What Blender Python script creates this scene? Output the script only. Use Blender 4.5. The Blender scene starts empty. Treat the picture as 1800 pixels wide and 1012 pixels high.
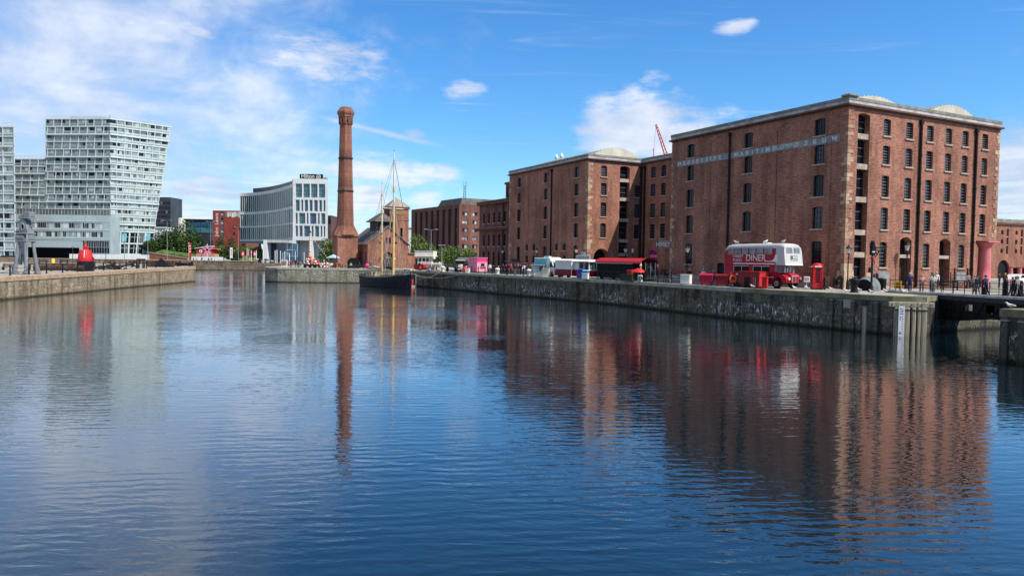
import bpy, math, random
from mathutils import Vector, Matrix
random.seed(7)
S = bpy.context.scene
COL = S.collection
R_ = math.radians
# ---------------------------------------------------------------- camera
F, PIT, ROLL = 1287.0, R_(-2.2585), R_(.81)      # focal length in pixels of the 1800 px photograph
HC, ZQ, TH = 5.6, 3.1, R_(27.25)                 # camera height, quay height, bearing of the warehouse grid
cp, sp, cr, sr = math.cos(PIT), math.sin(PIT), math.cos(ROLL), math.sin(ROLL)
RC = Matrix(((cr, -sr, 0), (sr, cr, 0), (0, 0, 1))) @ Matrix(((1, 0, 0), (0, sp, -cp), (0, cp, sp)))
cam = bpy.data.cameras.new('camera'); cam.sensor_width = 36; cam.lens = F / 1800 * 36
cam.clip_start = .3; cam.clip_end = 6000
co = bpy.data.objects.new('camera', cam); COL.objects.link(co); S.camera = co
mw = Matrix((RC[0], -Vector(RC[1]), -Vector(RC[2]))).transposed().to_4x4(); mw.translation = (0, 0, HC)
co.matrix_world = mw
S.view_settings.view_transform = 'Standard'; S.view_settings.look = 'None'
S.view_settings.exposure = .64; S.view_settings.gamma = 1
S.cycles.max_bounces = 6; S.cycles.caustics_reflective = False; S.cycles.caustics_refractive = False
# ---------------------------------------------------------------- sun
SUN = Vector((.694, -.43, 1)).normalized()
sl = bpy.data.lights.new('sun', 'SUN'); sl.energy = 4.0; sl.angle = R_(.5); sl.color = (1, .93, .83)
so = bpy.data.objects.new('sun', sl); COL.objects.link(so); so.location = (60, -40, 90)
so.rotation_euler = (-SUN).to_track_quat('-Z', 'Y').to_euler()
EL_SUN = math.asin(SUN.z); AZ_SUN = math.atan2(SUN.x, SUN.y)
# ---------------------------------------------------------------- node helpers
class NT:
    def __init__(s, tree):
        s.t = tree; s.n = tree.nodes; s.l = tree.links
    def add(s, ty, **k):
        n = s.n.new(ty)
        for a, b in k.items():
            if a == 'ins':
                for i, v in b.items():
                    if isinstance(v, bpy.types.NodeSocket): s.l.new(v, n.inputs[i])
                    else: n.inputs[i].default_value = v
            else: setattr(n, a, b)
        return n
    def m(s, op, a, b=0.0, c=None, clamp=False):
        n = s.add('ShaderNodeMath', operation=op, use_clamp=clamp)
        for i, v in enumerate((a, b, c)):
            if v is None: continue
            if isinstance(v, bpy.types.NodeSocket): s.l.new(v, n.inputs[i])
            else: n.inputs[i].default_value = v
        return n.outputs[0]
    def vm(s, op, a, b=None):
        n = s.add('ShaderNodeVectorMath', operation=op)
        for i, v in enumerate((a, b)):
            if v is None: continue
            if isinstance(v, bpy.types.NodeSocket): s.l.new(v, n.inputs[i])
            else: n.inputs[i].default_value = v
        return n
    def mix(s, f, a, b, blend='MIX'):
        n = s.add('ShaderNodeMix', data_type='RGBA', blend_type=blend)
        for i, v in ((0, f), (6, a), (7, b)):
            if isinstance(v, bpy.types.NodeSocket): s.l.new(v, n.inputs[i])
            elif i == 0: n.inputs[0].default_value = v
            else: n.inputs[i].default_value = (*v[:3], 1)
        return n.outputs[2]
    def noise(s, vec, scale, detail=4, rough=.55, dist=0.0):
        n = s.add('ShaderNodeTexNoise', ins={'Vector': vec, 'Scale': scale, 'Detail': detail, 'Roughness': rough, 'Distortion': dist})
        return n.outputs[0]
    def ramp(s, f, lo, hi):
        n = s.add('ShaderNodeMapRange', interpolation_type='SMOOTHSTEP', ins={0: f, 1: lo, 2: hi, 3: 0.0, 4: 1.0})
        return n.outputs[0]
    def scale(s, vec, sc):
        return s.add('ShaderNodeMapping', ins={'Vector': vec, 'Scale': sc}).outputs[0]
# ---------------------------------------------------------------- sky
W = bpy.data.worlds.new('World'); S.world = W; W.use_nodes = True
w = NT(W.node_tree); w.n.clear()
sky = w.add('ShaderNodeTexSky', sky_type='NISHITA', sun_disc=False, sun_elevation=EL_SUN, sun_rotation=AZ_SUN,
            altitude=0, air_density=1.0, dust_density=.6, ozone_density=2.2)
tc = w.add('ShaderNodeTexCoord')
sep = w.add('ShaderNodeSeparateXYZ', ins={0: tc.outputs['Generated']})
X, Y, Z = sep.outputs
az = w.m('ARCTAN2', X, Y)                                    # bearing, 0 = straight ahead
zc = w.m('MAXIMUM', Z, .035)
pl = w.add('ShaderNodeCombineXYZ', ins={0: w.m('DIVIDE', X, zc), 1: w.m('DIVIDE', Y, zc), 2: 0.0}).outputs[0]   # flat cloud deck
d3 = tc.outputs['Generated']
n_deck = w.noise(w.scale(pl, (.8, .62, 1)), 1.0, 8, .58, .35)
n_puff = w.noise(w.scale(d3, (1, 1, 1.55)), 6.5, 9, .6, .25)
n_fine = w.noise(w.scale(d3, (1, 1, 3.2)), 20, 6, .6)
n_wisp = w.noise(w.scale(pl, (.32, 1.5, 1)), 1.6, 8, .65, 1.2)
ele = w.m('ARCSINE', Z)
# cloud bank over the left half, thinning to the right and towards the zenith
left = w.m('SUBTRACT', 1.0, w.ramp(az, -.55, .12))
nearh = w.m('SUBTRACT', 1.0, w.ramp(ele, .12, .55))
bank = w.m('MULTIPLY', left, w.m('ADD', .62, w.m('MULTIPLY', nearh, .38)))
cover = w.m('ADD', w.m('MULTIPLY', n_deck, .22), w.m('MULTIPLY', n_puff, .78))
c_bank = w.ramp(w.m('ADD', cover, w.m('MULTIPLY', w.m('SUBTRACT', bank, .5), .50)), .37, .80)
def blob(a0, e0, ra, re, thr=.42, soft=.28):
    da = w.m('DIVIDE', w.m('SUBTRACT', az, a0), ra); de = w.m('DIVIDE', w.m('SUBTRACT', ele, e0), re)
    r2 = w.m('ADD', w.m('MULTIPLY', da, da), w.m('MULTIPLY', de, de))
    base = w.m('SUBTRACT', 1.0, w.m('MULTIPLY', r2, .5))
    v = w.m('ADD', w.m('MULTIPLY', base, .55), w.m('MULTIPLY', w.m('SUBTRACT', w.m('ADD', w.m('MULTIPLY', n_puff, .5), w.m('MULTIPLY', n_fine, .5)), .5), 1.5))
    return w.ramp(v, thr - .12, thr + soft)
def pix(u, v):                                                # bearing and elevation of a photograph pixel
    d = RC.transposed() @ Vector(((u - 900) / F, (v - 506) / F, 1))
    return math.atan2(d.x, d.y), math.atan2(d.z, math.hypot(d.x, d.y))
puffs = [(1140, 225, 120, 58, .27), (1075, 236, 70, 34, .30), (1200, 250, 80, 40, .30), (1296, 48, 36, 14, .36), (1155, 140, 34, 22, .50), (812, 160, 48, 20, .46), (728, 237, 30, 15, .40),
         (540, 130, 110, 55, .50), (700, 300, 90, 34, .44), (780, 305, 60, 26, .46), (640, 350, 60, 38, .38), (1790, 300, 70, 80, .24), (560, 105, 120, 60, .36), (300, 60, 160, 50, .42), (640, 300, 110, 34, .40), (360, 330, 130, 50, .34), (960, 205, 75, 14, .62), (420, 262, 150, 30, .50), (745, 360, 40, 30, .44), (430, 90, 60, 40, .55)]
cl = w.m('MULTIPLY', c_bank, .92)
for u_, v_, ru, rv, th_ in puffs:
    a_, e_ = pix(u_, v_)
    cl = w.m('MAXIMUM', cl, blob(a_, e_, ru / F, rv / F, th_))
wisp = w.m('MULTIPLY', w.ramp(n_wisp, .55, .85), w.ramp(ele, .08, .2))
cl = w.m('MAXIMUM', cl, w.m('MULTIPLY', wisp, .45))
# a straight contrail left of centre
a1, e1 = pix(560, 205); a2, e2 = pix(800, 262)
ln = math.hypot(a2 - a1, e2 - e1); ux, uy = (a2 - a1) / ln, (e2 - e1) / ln
qa = w.m('SUBTRACT', az, a1); qe = w.m('SUBTRACT', ele, e1)
along = w.m('ADD', w.m('MULTIPLY', qa, ux), w.m('MULTIPLY', qe, uy))
across = w.m('ABSOLUTE', w.m('SUBTRACT', w.m('MULTIPLY', qa, uy), w.m('MULTIPLY', qe, ux)))
trail = w.m('MULTIPLY', w.m('SUBTRACT', 1.0, w.ramp(w.m('ADD', across, w.m('MULTIPLY', n_fine, .004)), .002, .008)),
            w.m('MULTIPLY', w.ramp(along, -.02, .03), w.m('SUBTRACT', 1.0, w.ramp(along, ln * .55, ln))))
cl = w.m('MAXIMUM', cl, w.m('MULTIPLY', trail, .75))
cl = w.m('MULTIPLY', cl, w.ramp(Z, -.01, .01))
hs = w.add('ShaderNodeHueSaturation', ins={'Hue': .5, 'Saturation': 1.28, 'Value': 1.0, 'Color': sky.outputs[0]})
skyc = w.mix(1.0, hs.outputs[0], (.72, 1.02, 1.22), 'MULTIPLY')
shade = w.m('ADD', w.m('MULTIPLY', n_puff, .75), w.m('MULTIPLY', n_deck, .45))
ccol = w.mix(w.ramp(shade, .46, .76), (3.6, 4.2, 5.5), (6.1, 6.35, 6.9))
final = w.mix(w.m('MULTIPLY', cl, .90), skyc, ccol)
bg = w.add('ShaderNodeBackground', ins={'Color': final, 'Strength': .10})
w.l.new(bg.outputs[0], w.add('ShaderNodeOutputWorld').inputs[0])
# ---------------------------------------------------------------- materials
MATS = {}
def _new(name):
    m = bpy.data.materials.new(name); m.use_nodes = True; n = NT(m.node_tree); n.n.clear()
    b = n.add('ShaderNodeBsdfPrincipled'); o = n.add('ShaderNodeOutputMaterial'); n.l.new(b.outputs[0], o.inputs[0])
    MATS[name] = m
    return m, n, b
def M(name, c, rough=.6, var=.14, scale=1.5, st=(1, 1, 1), metal=0.0, spec=.25, bump=0.0, c2=None, lo=.35, hi=.65):
    if name in MATS: return name
    m, n, b = _new(name)
    t = n.add('ShaderNodeTexCoord')
    nz = n.noise(n.scale(t.outputs['Object'], st), scale, 6, .6)
    ca = c if c2 is None else c
    if c2 is None:
        ca = tuple(x * (1 - var) for x in c); cb = tuple(min(1, x * (1 + var)) for x in c)
    else: cb = c2
    n.l.new(n.mix(n.ramp(nz, lo, hi), ca, cb), b.inputs['Base Color'])
    b.inputs['Roughness'].default_value = rough; b.inputs['Metallic'].default_value = metal
    b.inputs['Specular IOR Level'].default_value = spec
    if bump:
        bp = n.add('ShaderNodeBump', ins={'Height': nz, 'Strength': .6, 'Distance': bump}); n.l.new(bp.outputs[0], b.inputs['Normal'])
    return name
def BRICK(name, c1, c2, mortar, bw=.46, bh=.155, patch=.25, var=.30, soot=None):
    m, n, b = _new(name)
    uv = n.add('ShaderNodeTexCoord').outputs['UV']
    br = n.add('ShaderNodeTexBrick', ins={'Vector': uv, 'Color1': (*c1, 1), 'Color2': (*c2, 1), 'Mortar': (*mortar, 1), 'Scale': 1.0,
               'Mortar Size': .014, 'Mortar Smooth': .3, 'Bias': -.1, 'Brick Width': bw, 'Row Height': bh})
    big = n.noise(uv, patch, 6, .62)
    mid = n.noise(n.scale(uv, (.45, 1.9, 1)), .8, 8, .68)
    fine = n.noise(n.scale(uv, (1.3, 5.5, 1)), 1.5, 4, .75)
    col = n.mix(1.0, br.outputs[0], n.mix(n.ramp(big, .3, .7), (1 - var,) * 3, (1 + var * .5,) * 3), 'MULTIPLY')
    col = n.mix(1.0, col, n.mix(n.ramp(fine, .3, .7), (.62,) * 3, (1.40,) * 3), 'MULTIPLY')
    col = n.mix(n.m('MULTIPLY', n.ramp(mid, .55, .74), .50), col, tuple(x * 1.5 + .05 for x in c2))       # pale weathered patches
    stain = n.noise(n.scale(uv, (.55, .055, 1)), 1.0, 6, .68)
    col = n.mix(1.0, col, n.mix(n.ramp(stain, .36, .60), (.78, .77, .77), (1.24, 1.22, 1.21)), 'MULTIPLY')
    if soot: col = n.mix(n.m('MULTIPLY', n.ramp(big, .48, .30), .6), col, soot)
    n.l.new(col, b.inputs['Base Color'])
    b.inputs['Roughness'].default_value = .85; b.inputs['Specular IOR Level'].default_value = .2
    bp = n.add('ShaderNodeBump', ins={'Height': br.outputs[1], 'Strength': .5, 'Distance': -.01}); n.l.new(bp.outputs[0], b.inputs['Normal'])
    return name
def STONEWALL(name, base, dark, pale, algae, bw=1.6, bh=.55, white=.0, top=3.1, mort=.02):
    m, n, b = _new(name)
    t = n.add('ShaderNodeTexCoord'); uv = t.outputs['UV']
    pz = n.add('ShaderNodeSeparateXYZ', ins={0: n.add('ShaderNodeNewGeometry').outputs['Position']}).outputs[2]
    br = n.add('ShaderNodeTexBrick', ins={'Vector': n.vm('ADD', uv, n.vm('SCALE', n.add('ShaderNodeTexNoise', ins={'Vector': uv, 'Scale': .8}).outputs[1]).outputs[0]).outputs[0],
               'Color1': (*base, 1), 'Color2': (*[x * .62 for x in base], 1), 'Mortar': (*[x * .35 for x in base], 1), 'Scale': 1.0,
               'Mortar Size': mort, 'Mortar Smooth': .4, 'Brick Width': bw, 'Row Height': bh})
    streak = n.noise(n.scale(uv, (1.15, .16, 1)), 1.0, 7, .68)
    mot = n.noise(uv, .55, 7, .65); fine = n.noise(n.scale(uv, (1.6, 1.0, 1)), 3.5, 6, .7)
    col = n.mix(n.ramp(streak, .44, .62), br.outputs[0], dark)
    col = n.mix(n.m('MULTIPLY', n.ramp(n.m('ADD', n.m('MULTIPLY', mot, .5), n.m('MULTIPLY', fine, .5)), .50, .66), .75), col, pale)
    col = n.mix(1.0, col, n.mix(n.ramp(fine, .3, .7), (.6,) * 3, (1.35,) * 3), 'MULTIPLY')
    if white:
        ws = n.noise(n.scale(uv, (2.2, .75, 1)), 2.1, 7, .72, .4)
        wp = n.noise(n.scale(uv, (.16, .05, 1)), 1.0, 3, .5)
        band = n.m('MULTIPLY', n.ramp(pz, .25, .6), n.m('SUBTRACT', 1.0, n.ramp(pz, 1.3, 2.0)))
        col = n.mix(n.m('MULTIPLY', n.m('MULTIPLY', n.ramp(ws, .54, .60), n.ramp(wp, .44, .56)), n.m('MULTIPLY', band, white)), col, (.80, .79, .74))
    col = n.mix(n.m('MULTIPLY', n.m('SUBTRACT', 1.0, n.ramp(n.m('ADD', pz, n.m('MULTIPLY', fine, .35)), .20, .62)), .93), col, algae)
    n.l.new(col, b.inputs['Base Color'])
    b.inputs['Roughness'].default_value = .85; b.inputs['Specular IOR Level'].default_value = .2
    bp = n.add('ShaderNodeBump', ins={'Height': n.m('ADD', n.m('MULTIPLY', br.outputs[1], -1.0), fine), 'Strength': .7, 'Distance': .04}); n.l.new(bp.outputs[0], b.inputs['Normal'])
    return name
def GLASS(name, c, rough=.06, spec=.6, var=.3, scale=.6):
    return M(name, c, rough, var, scale, spec=spec)
# water: dark body, clear grazing reflection, wind ripples of several sizes
m, n, b = _new('water')
pos = n.add('ShaderNodeNewGeometry').outputs['Position']
rt = n.add('ShaderNodeMapping', ins={'Vector': pos, 'Rotation': (0, 0, R_(-14)), 'Scale': (.42, 1.25, 1)}).outputs[0]
rt2 = n.add('ShaderNodeMapping', ins={'Vector': pos, 'Rotation': (0, 0, R_(17)), 'Scale': (.55, 1.2, 1)}).outputs[0]
r1 = n.noise(rt, 2.0, 2, .45, .5); r2 = n.noise(rt2, 3.2, 2, .5, .3); r3 = n.noise(n.scale(pos, (.8, 1.3, 1)), 7.5, 2, .5)
swell = n.noise(n.scale(pos, (.3, .6, 1)), .35, 2, .5)
wv = n.add('ShaderNodeTexWave', wave_type='BANDS', bands_direction='Y', wave_profile='SIN',
           ins={'Vector': n.add('ShaderNodeMapping', ins={'Vector': pos, 'Rotation': (0, 0, R_(-9))}).outputs[0], 'Scale': .66, 'Distortion': 6.0, 'Detail': 2.0, 'Detail Scale': .45}).outputs[1]
calm = n.ramp(n.noise(n.scale(pos, (.05, .09, 1)), 1.0, 3, .5), .38, .66)
amp = n.m('ADD', .42, n.m('MULTIPLY', calm, .75))
hgt = n.m('ADD', n.m('MULTIPLY', n.m('ADD', n.m('ADD', n.m('MULTIPLY', r1, .0175), n.m('MULTIPLY', r2, .0090)), n.m('ADD', n.m('MULTIPLY', r3, .0026), n.m('MULTIPLY', wv, .0034))), amp), n.m('MULTIPLY', swell, .014))
bp = n.add('ShaderNodeBump', ins={'Height': hgt, 'Strength': 1.0, 'Distance': 1.0}); n.l.new(bp.outputs[0], b.inputs['Normal'])
yy = n.add('ShaderNodeSeparateXYZ', ins={0: pos}).outputs[1]
wind = n.m('MULTIPLY', n.ramp(yy, 34.0, 120.0), n.ramp(n.noise(n.scale(pos, (.02, .05, 1)), 1.0, 3, .55), .25, .6))      # wind-ruffled water towards the far quays
n.l.new(n.m('ADD', .012, n.m('MULTIPLY', wind, .13)), b.inputs['Roughness'])
b.inputs['Base Color'].default_value = (.0022, .0095, .0125, 1); b.inputs['IOR'].default_value = 1.33
b.inputs['Coat Weight'].default_value = .9; b.inputs['Coat IOR'].default_value = 1.5; n.l.new(b.inputs['Roughness'].links[0].from_socket, b.inputs['Coat Roughness']); n.l.new(bp.outputs[0], b.inputs['Coat Normal'])

BRICK('brick', (.298, .118, .076), (.225, .081, .056), (.33, .24, .17))
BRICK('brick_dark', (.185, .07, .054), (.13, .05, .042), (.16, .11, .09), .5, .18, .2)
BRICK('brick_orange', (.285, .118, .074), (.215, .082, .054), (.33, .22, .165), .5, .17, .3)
BRICK('brick_brown', (.125, .062, .05), (.095, .05, .043), (.13, .09, .08), .6, .2, .2, .15)
BRICK('brick_chimney', (.235, .094, .060), (.16, .060, .041), (.25, .15, .11), .5, .17, .22, .3, soot=(.055, .03, .025))
STONEWALL('quay_stone', (.160, .140, .098), (.026, .026, .022), (.215, .20, .15), (.012, .014, .009), white=1.0)
STONEWALL('quay_timber', (.085, .075, .06), (.02, .018, .016), (.15, .14, .11), (.020, .024, .015), .6, 3.2)  # darkened so the wall carries the shade of recesses between the corner piles
STONEWALL('quay_tan', (.42, .33, .215), (.15, .11, .07), (.52, .45, .32), (.035, .032, .018), 1.4, .5)
STONEWALL('quay_far', (.27, .20, .14), (.11, .08, .055), (.36, .32, .25), (.05, .045, .03), 2.2, .8)
STONEWALL('quay_rubble', (.40, .37, .28), (.16, .14, .10), (.52, .49, .40), (.03, .03, .018), .8, .45, mort=.05)
M('paving', (.26, .235, .19), .9, .3, .5, c2=(.36, .33, .27))
M('granite_cap', (.42, .385, .30), .85, .3, 1.2, c2=(.30, .29, .22), bump=.01)
M('mossy_cap', (.25, .215, .15), .9, c2=(.13, .13, .065), scale=.7, bump=.02)
M('asphalt', (.10, .098, .095), .9, .2, .3)
M('grass', (.060, .10, .022), .95, .3, .8, c2=(.10, .14, .035), bump=.05)
M('sandstone', (.36, .225, .145), .85, .22, 1.8, bump=.01)
M('sandstone_pale', (.44, .31, .20), .85, .2, 1.8)
M('sandstone_red', (.29, .15, .10), .85, .22, 1.8)
M('sill_stone', (.36, .29, .23), .85, .2, 2)
M('coping', (.17, .155, .13), .9, .35, 1.2, c2=(.28, .26, .21))
M('lead', (.50, .49, .47), .7, .3, .9, c2=(.30, .30, .29))
M('cornice_brown', (.13, .06, .045), .85, .2, 1.5)
M('vault_cream', (.50, .46, .37), .6, .12, .8)
M('vault_rib', (.24, .21, .16), .6, .12, .8)
M('iron_black', (.012, .012, .014), .5, .2, 3, spec=.12)
M('iron_dark', (.03, .027, .026), .6, .25, 3)
M('pipe_black', (.022, .014, .013), .5, .2, 3, spec=.12)
M('rust', (.07, .035, .022), .85, .4, 2)
GLASS('pane_dark', (.010, .012, .018), .12, .25); GLASS('pane_blue', (.03, .10, .17), .08, .7); GLASS('pane_teal', (.06, .17, .19), .1, .6)
GLASS('pane_grey', (.10, .12, .12), .12, .5); GLASS('pane_pale', (.42, .47, .44), .3, .4, .15); GLASS('pane_mid', (.22, .27, .265), .2, .5, .2)
GLASS('pane_cabin', (.20, .205, .205), .2, .3, .45, .9); M('bus_cream', (.50, .485, .45), .4, .05, .6); GLASS('pane_blind', (.045, .048, .055), .2, .25); GLASS('pane_sky', (.022, .03, .045), .08, .4)
M('white_paint', (.78, .77, .73), .5, .05, .6); M('white_clad', (.66, .66, .63), .55, .06, .2); M('panel_pale', (.40, .47, .445), .4, .06, .2)
M('panel_blue', (.34, .415, .42), .4, .08, .2); M('grey_clad', (.27, .29, .29), .6, .10, .2); M('slab_white', (.52, .58, .55), .5, .05, .2)
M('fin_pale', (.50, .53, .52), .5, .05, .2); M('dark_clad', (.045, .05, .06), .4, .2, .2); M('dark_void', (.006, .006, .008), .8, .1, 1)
M('slate', (.10, .088, .078), .8, .25, .8); M('slate_pale', (.27, .23, .18), .8, .2, .8)
M('red_bus', (.36, .010, .024), .42, .08, .8, spec=.2); M('red_paint', (.50, .014, .018), .4, .08, 1); M('red_dark', (.23, .012, .018), .5, .15, 1)
M('red_pink', (.44, .018, .05), .5, .1, 1); M('red_bright', (.52, .024, .024), .55, .1, 1); M('maroon', (.16, .012, .02), .6, .25, 2, st=(3, 3, .5))
M('orange', (.72, .20, .04), .5, .1, 2); M('yellow', (.72, .50, .03), .5, .1, 2); M('gold', (.55, .40, .10), .4, .1, 2)
M('pink', (.72, .20, .32), .5, .06, 1); M('pink_hot', (.72, .045, .22), .5, .05, 1); M('pink_pale', (.78, .33, .42), .5, .06, 1); M('column_pink', (.56, .125, .135), .55, .15, .6, c2=(.62, .20, .19))
M('magenta', (.33, .01, .20), .5, .1, 1); M('cream', (.66, .60, .46), .6, .08, 1); M('cream_pale', (.72, .70, .60), .6, .08, 1)
M('blue_paint', (.02, .11, .40), .45, .1, 1); M('blue_pale', (.34, .50, .60), .5, .1, 1); M('teal', (.06, .32, .42), .4, .25, .8, c2=(.25, .55, .62))
M('green_dark', (.022, .045, .022), .6, .2, 1); M('green_lorry', (.035, .05, .04), .4, .2, 1)
M('grey_paint', (.19, .20, .21), .5, .12, .8); M('grey_mid', (.22, .225, .22), .7, .2, 1); M('grey_pale', (.46, .46, .43), .7, .15, 1); M('tarp_grey', (.16, .17, .17), .8, .2, 1)
M('plank_black', (.011, .0115, .013), .7, .3, 2, spec=.05, st=(.3, .3, 4)); M('plank_grey', (.30, .27, .22), .85, .25, 2); M('timber', (.33, .28, .20), .85, .35, 1.5, st=(4, 4, .3)); M('timber_dark', (.06, .05, .04), .9, .3, 1.5)
M('spar', (.62, .44, .16), .5, .10, 1.2); M('hull_black', (.014, .015, .022), .4, .2, 1, spec=.12); M('rope', (.30, .26, .19), .9, .1, 4); M('rope_pink', (.42, .33, .27), .9, .1, 4); M('canvas', (.50, .46, .36), .9, .15, 1.5)
M('tyre', (.015, .015, .016), .8, .1, 3, spec=.12); M('chrome', (.55, .55, .56), .3, .1, 3, metal=.8); M('silver_car', (.45, .46, .48), .3, .05, 1); M('black_car', (.015, .015, .018), .25, .05, 1, spec=.12)
M('lamp_glass', (.62, .62, .56), .25, .08, 3); M('trunk', (.075, .055, .038), .9, .25, 2)
M('leaf_dark', (.022, .046, .012), .7, .3, 1.5); M('leaf_mid', (.040, .080, .018), .7, .3, 1.5); M('leaf_light', (.085, .135, .025), .7, .25, 1.5); M('leaf_pale', (.16, .21, .045), .7, .25, 1.5)
M('brick_ramp', (.36, .15, .085), .85, .2, .8); M('john_red', (.27, .055, .042), .8, .12, .4)
M('skin', (.52, .30, .21), .6, .06, 4); M('shoe', (.02, .02, .02), .6, .1, 3); M('hair_dark', (.03, .02, .015), .7, .2, 6); M('hair_grey', (.42, .41, .39), .7, .1, 6); M('hair_fair', (.40, .27, .10), .7, .2, 6)
CLOTH = dict(black=(.015, .015, .018), navy=(.025, .035, .09), blue=(.03, .06, .30), denim=(.07, .10, .17), grey=(.22, .22, .23), white=(.74, .73, .70), cream=(.55, .48, .37), pink=(.62, .30, .30), hotpink=(.62, .02, .16), red=(.45, .03, .04), brown=(.12, .07, .04), green=(.06, .10, .06), olive=(.14, .13, .07))
for k, v in CLOTH.items(): M('cloth_' + k, v, .85, .12, 5)
# ---------------------------------------------------------------- geometry helpers
class MB:
    """collects shapes, then links them as ONE mesh object"""
    def __init__(s): s.v = []; s.f = []; s.m = []; s.s = []
    def face(s, pts, mat, smooth=False):
        i = len(s.v); s.v += [tuple(p) for p in pts]; s.f.append(tuple(range(i, i + len(pts)))); s.m.append(mat); s.s.append(smooth)
    def raw(s, vs, fs, mat, smooth=False):
        i = len(s.v); s.v += [tuple(p) for p in vs]
        for f in fs: s.f.append(tuple(i + k for k in f)); s.m.append(mat); s.s.append(smooth)
    def box(s, x0, x1, y0, y1, z0, z1, mat, bev=0.0, T=None):
        if bev <= 0:
            vs = [(x, y, z) for z in (z0, z1) for y in (y0, y1) for x in (x0, x1)]
            fs = [(0, 2, 3, 1), (4, 5, 7, 6), (0, 1, 5, 4), (2, 6, 7, 3), (0, 4, 6, 2), (1, 3, 7, 5)]
        else:
            b_ = min(bev, (x1 - x0) * .45, (y1 - y0) * .45, (z1 - z0) * .45); vs = []; fs = []
            pr = [(x0 + b_, y0), (x1 - b_, y0), (x1, y0 + b_), (x1, y1 - b_), (x1 - b_, y1), (x0 + b_, y1), (x0, y1 - b_), (x0, y0 + b_)]
            cx, cy = (x0 + x1) / 2, (y0 + y1) / 2; fx = 1 - 2 * b_ / (x1 - x0); fy = 1 - 2 * b_ / (y1 - y0)
            ins = [(cx + (x - cx) * fx, cy + (y - cy) * fy) for x, y in pr]
            for ring, z in ((ins, z0), (pr, z0 + b_), (pr, z1 - b_), (ins, z1)): vs += [(x, y, z) for x, y in ring]
            for k in range(3):
                for j in range(8): a = k * 8 + j; c = k * 8 + (j + 1) % 8; fs.append((a, c, c + 8, a + 8))
            fs += [tuple(range(7, -1, -1)), tuple(range(24, 32))]
        if T is not None: vs = [T @ Vector(p) for p in vs]
        s.raw(vs, fs, mat)
    def prism(s, poly, z0, z1, mat, cap=None, bottom=False):
        n_ = len(poly); zf = z1 if callable(z1) else (lambda x, y: z1)
        for i in range(n_):
            a, b_ = poly[i], poly[(i + 1) % n_]
            s.face([(a[0], a[1], z0), (b_[0], b_[1], z0), (b_[0], b_[1], zf(*b_)), (a[0], a[1], zf(*a))], mat)
        s.face([(p[0], p[1], zf(*p)) for p in poly], cap or mat)
        if bottom: s.face([(p[0], p[1], z0) for p in reversed(poly)], mat)
    def extr(s, poly, axis, a0, a1, mat, T=None):
        """polygon in the plane across an axis, extruded along it: axis 'x' -> poly (y,z), 'y' -> (x,z)"""
        f_ = (lambda p, a: (a, p[0], p[1])) if axis == 'x' else (lambda p, a: (p[0], a, p[1]))
        n_ = len(poly); vs = [f_(p, a0) for p in poly] + [f_(p, a1) for p in poly]
        fs = [(i, (i + 1) % n_, n_ + (i + 1) % n_, n_ + i) for i in range(n_)] + [tuple(range(n_))[::-1], tuple(range(n_, 2 * n_))]
        if T is not None: vs = [T @ Vector(p) for p in vs]
        s.raw(vs, fs, mat)
    def tube(s, pts, r, mat, seg=8, caps=True, smooth=True):
        pts = [Vector(p) for p in pts]; rs = r if isinstance(r, (list, tuple)) else [r] * len(pts)
        vs = []; up = None
        for i, p in enumerate(pts):
            d = (pts[min(i + 1, len(pts) - 1)] - pts[max(i - 1, 0)]).normalized()
            a = d.cross(Vector((0, 0, 1)) if abs(d.z) < .95 else Vector((1, 0, 0))).normalized()
            if up is not None and a.dot(up) < 0: a = -a
            up = a; b_ = d.cross(a)
            for k in range(seg):
                t = 2 * math.pi * k / seg; vs.append(p + (a * math.cos(t) + b_ * math.sin(t)) * rs[i])
        fs = [(i * seg + k, i * seg + (k + 1) % seg, (i + 1) * seg + (k + 1) % seg, (i + 1) * seg + k) for i in range(len(pts) - 1) for k in range(seg)]
        s.raw(vs, fs, mat, smooth)
        if caps:
            s.face(vs[:seg][::-1], mat); s.face(vs[-seg:], mat)
    def lathe(s, prof, mat, seg=16, c=(0, 0), smooth=True, rot=0.0):
        vs = [(c[0] + r * math.cos(rot + 2 * math.pi * k / seg), c[1] + r * math.sin(rot + 2 * math.pi * k / seg), z) for r, z in prof for k in range(seg)]
        fs = [(i * seg + k, i * seg + (k + 1) % seg, (i + 1) * seg + (k + 1) % seg, (i + 1) * seg + k) for i in range(len(prof) - 1) for k in range(seg)]
        s.raw(vs, fs, mat, smooth); s.face(vs[-seg:], mat); s.face(vs[:seg][::-1], mat)
    def disc(s, c, r, axis, h, mat, seg=16):
        c = Vector(c); ax = Vector({'x': (1, 0, 0), 'y': (0, 1, 0), 'z': (0, 0, 1)}[axis]); s.tube([c - ax * h / 2, c + ax * h / 2], r, mat, seg)
    def torus(s, c, R, r, axis, mat, seg=18, ms=8, T=None):
        vs = []
        for i in range(seg):
            a = 2 * math.pi * i / seg
            for k in range(ms):
                t = 2 * math.pi * k / ms; q = R + r * math.cos(t); p = (q * math.cos(a), q * math.sin(a), r * math.sin(t))
                if axis == 'x': p = (p[2], p[0], p[1])
                elif axis == 'y': p = (p[0], p[2], p[1])
                vs.append((c[0] + p[0], c[1] + p[1], c[2] + p[2]))
        s.raw(vs, [(i * ms + k, ((i + 1) % seg) * ms + k, ((i + 1) % seg) * ms + (k + 1) % ms, i * ms + (k + 1) % ms) for i in range(seg) for k in range(ms)], mat, True)
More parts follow.
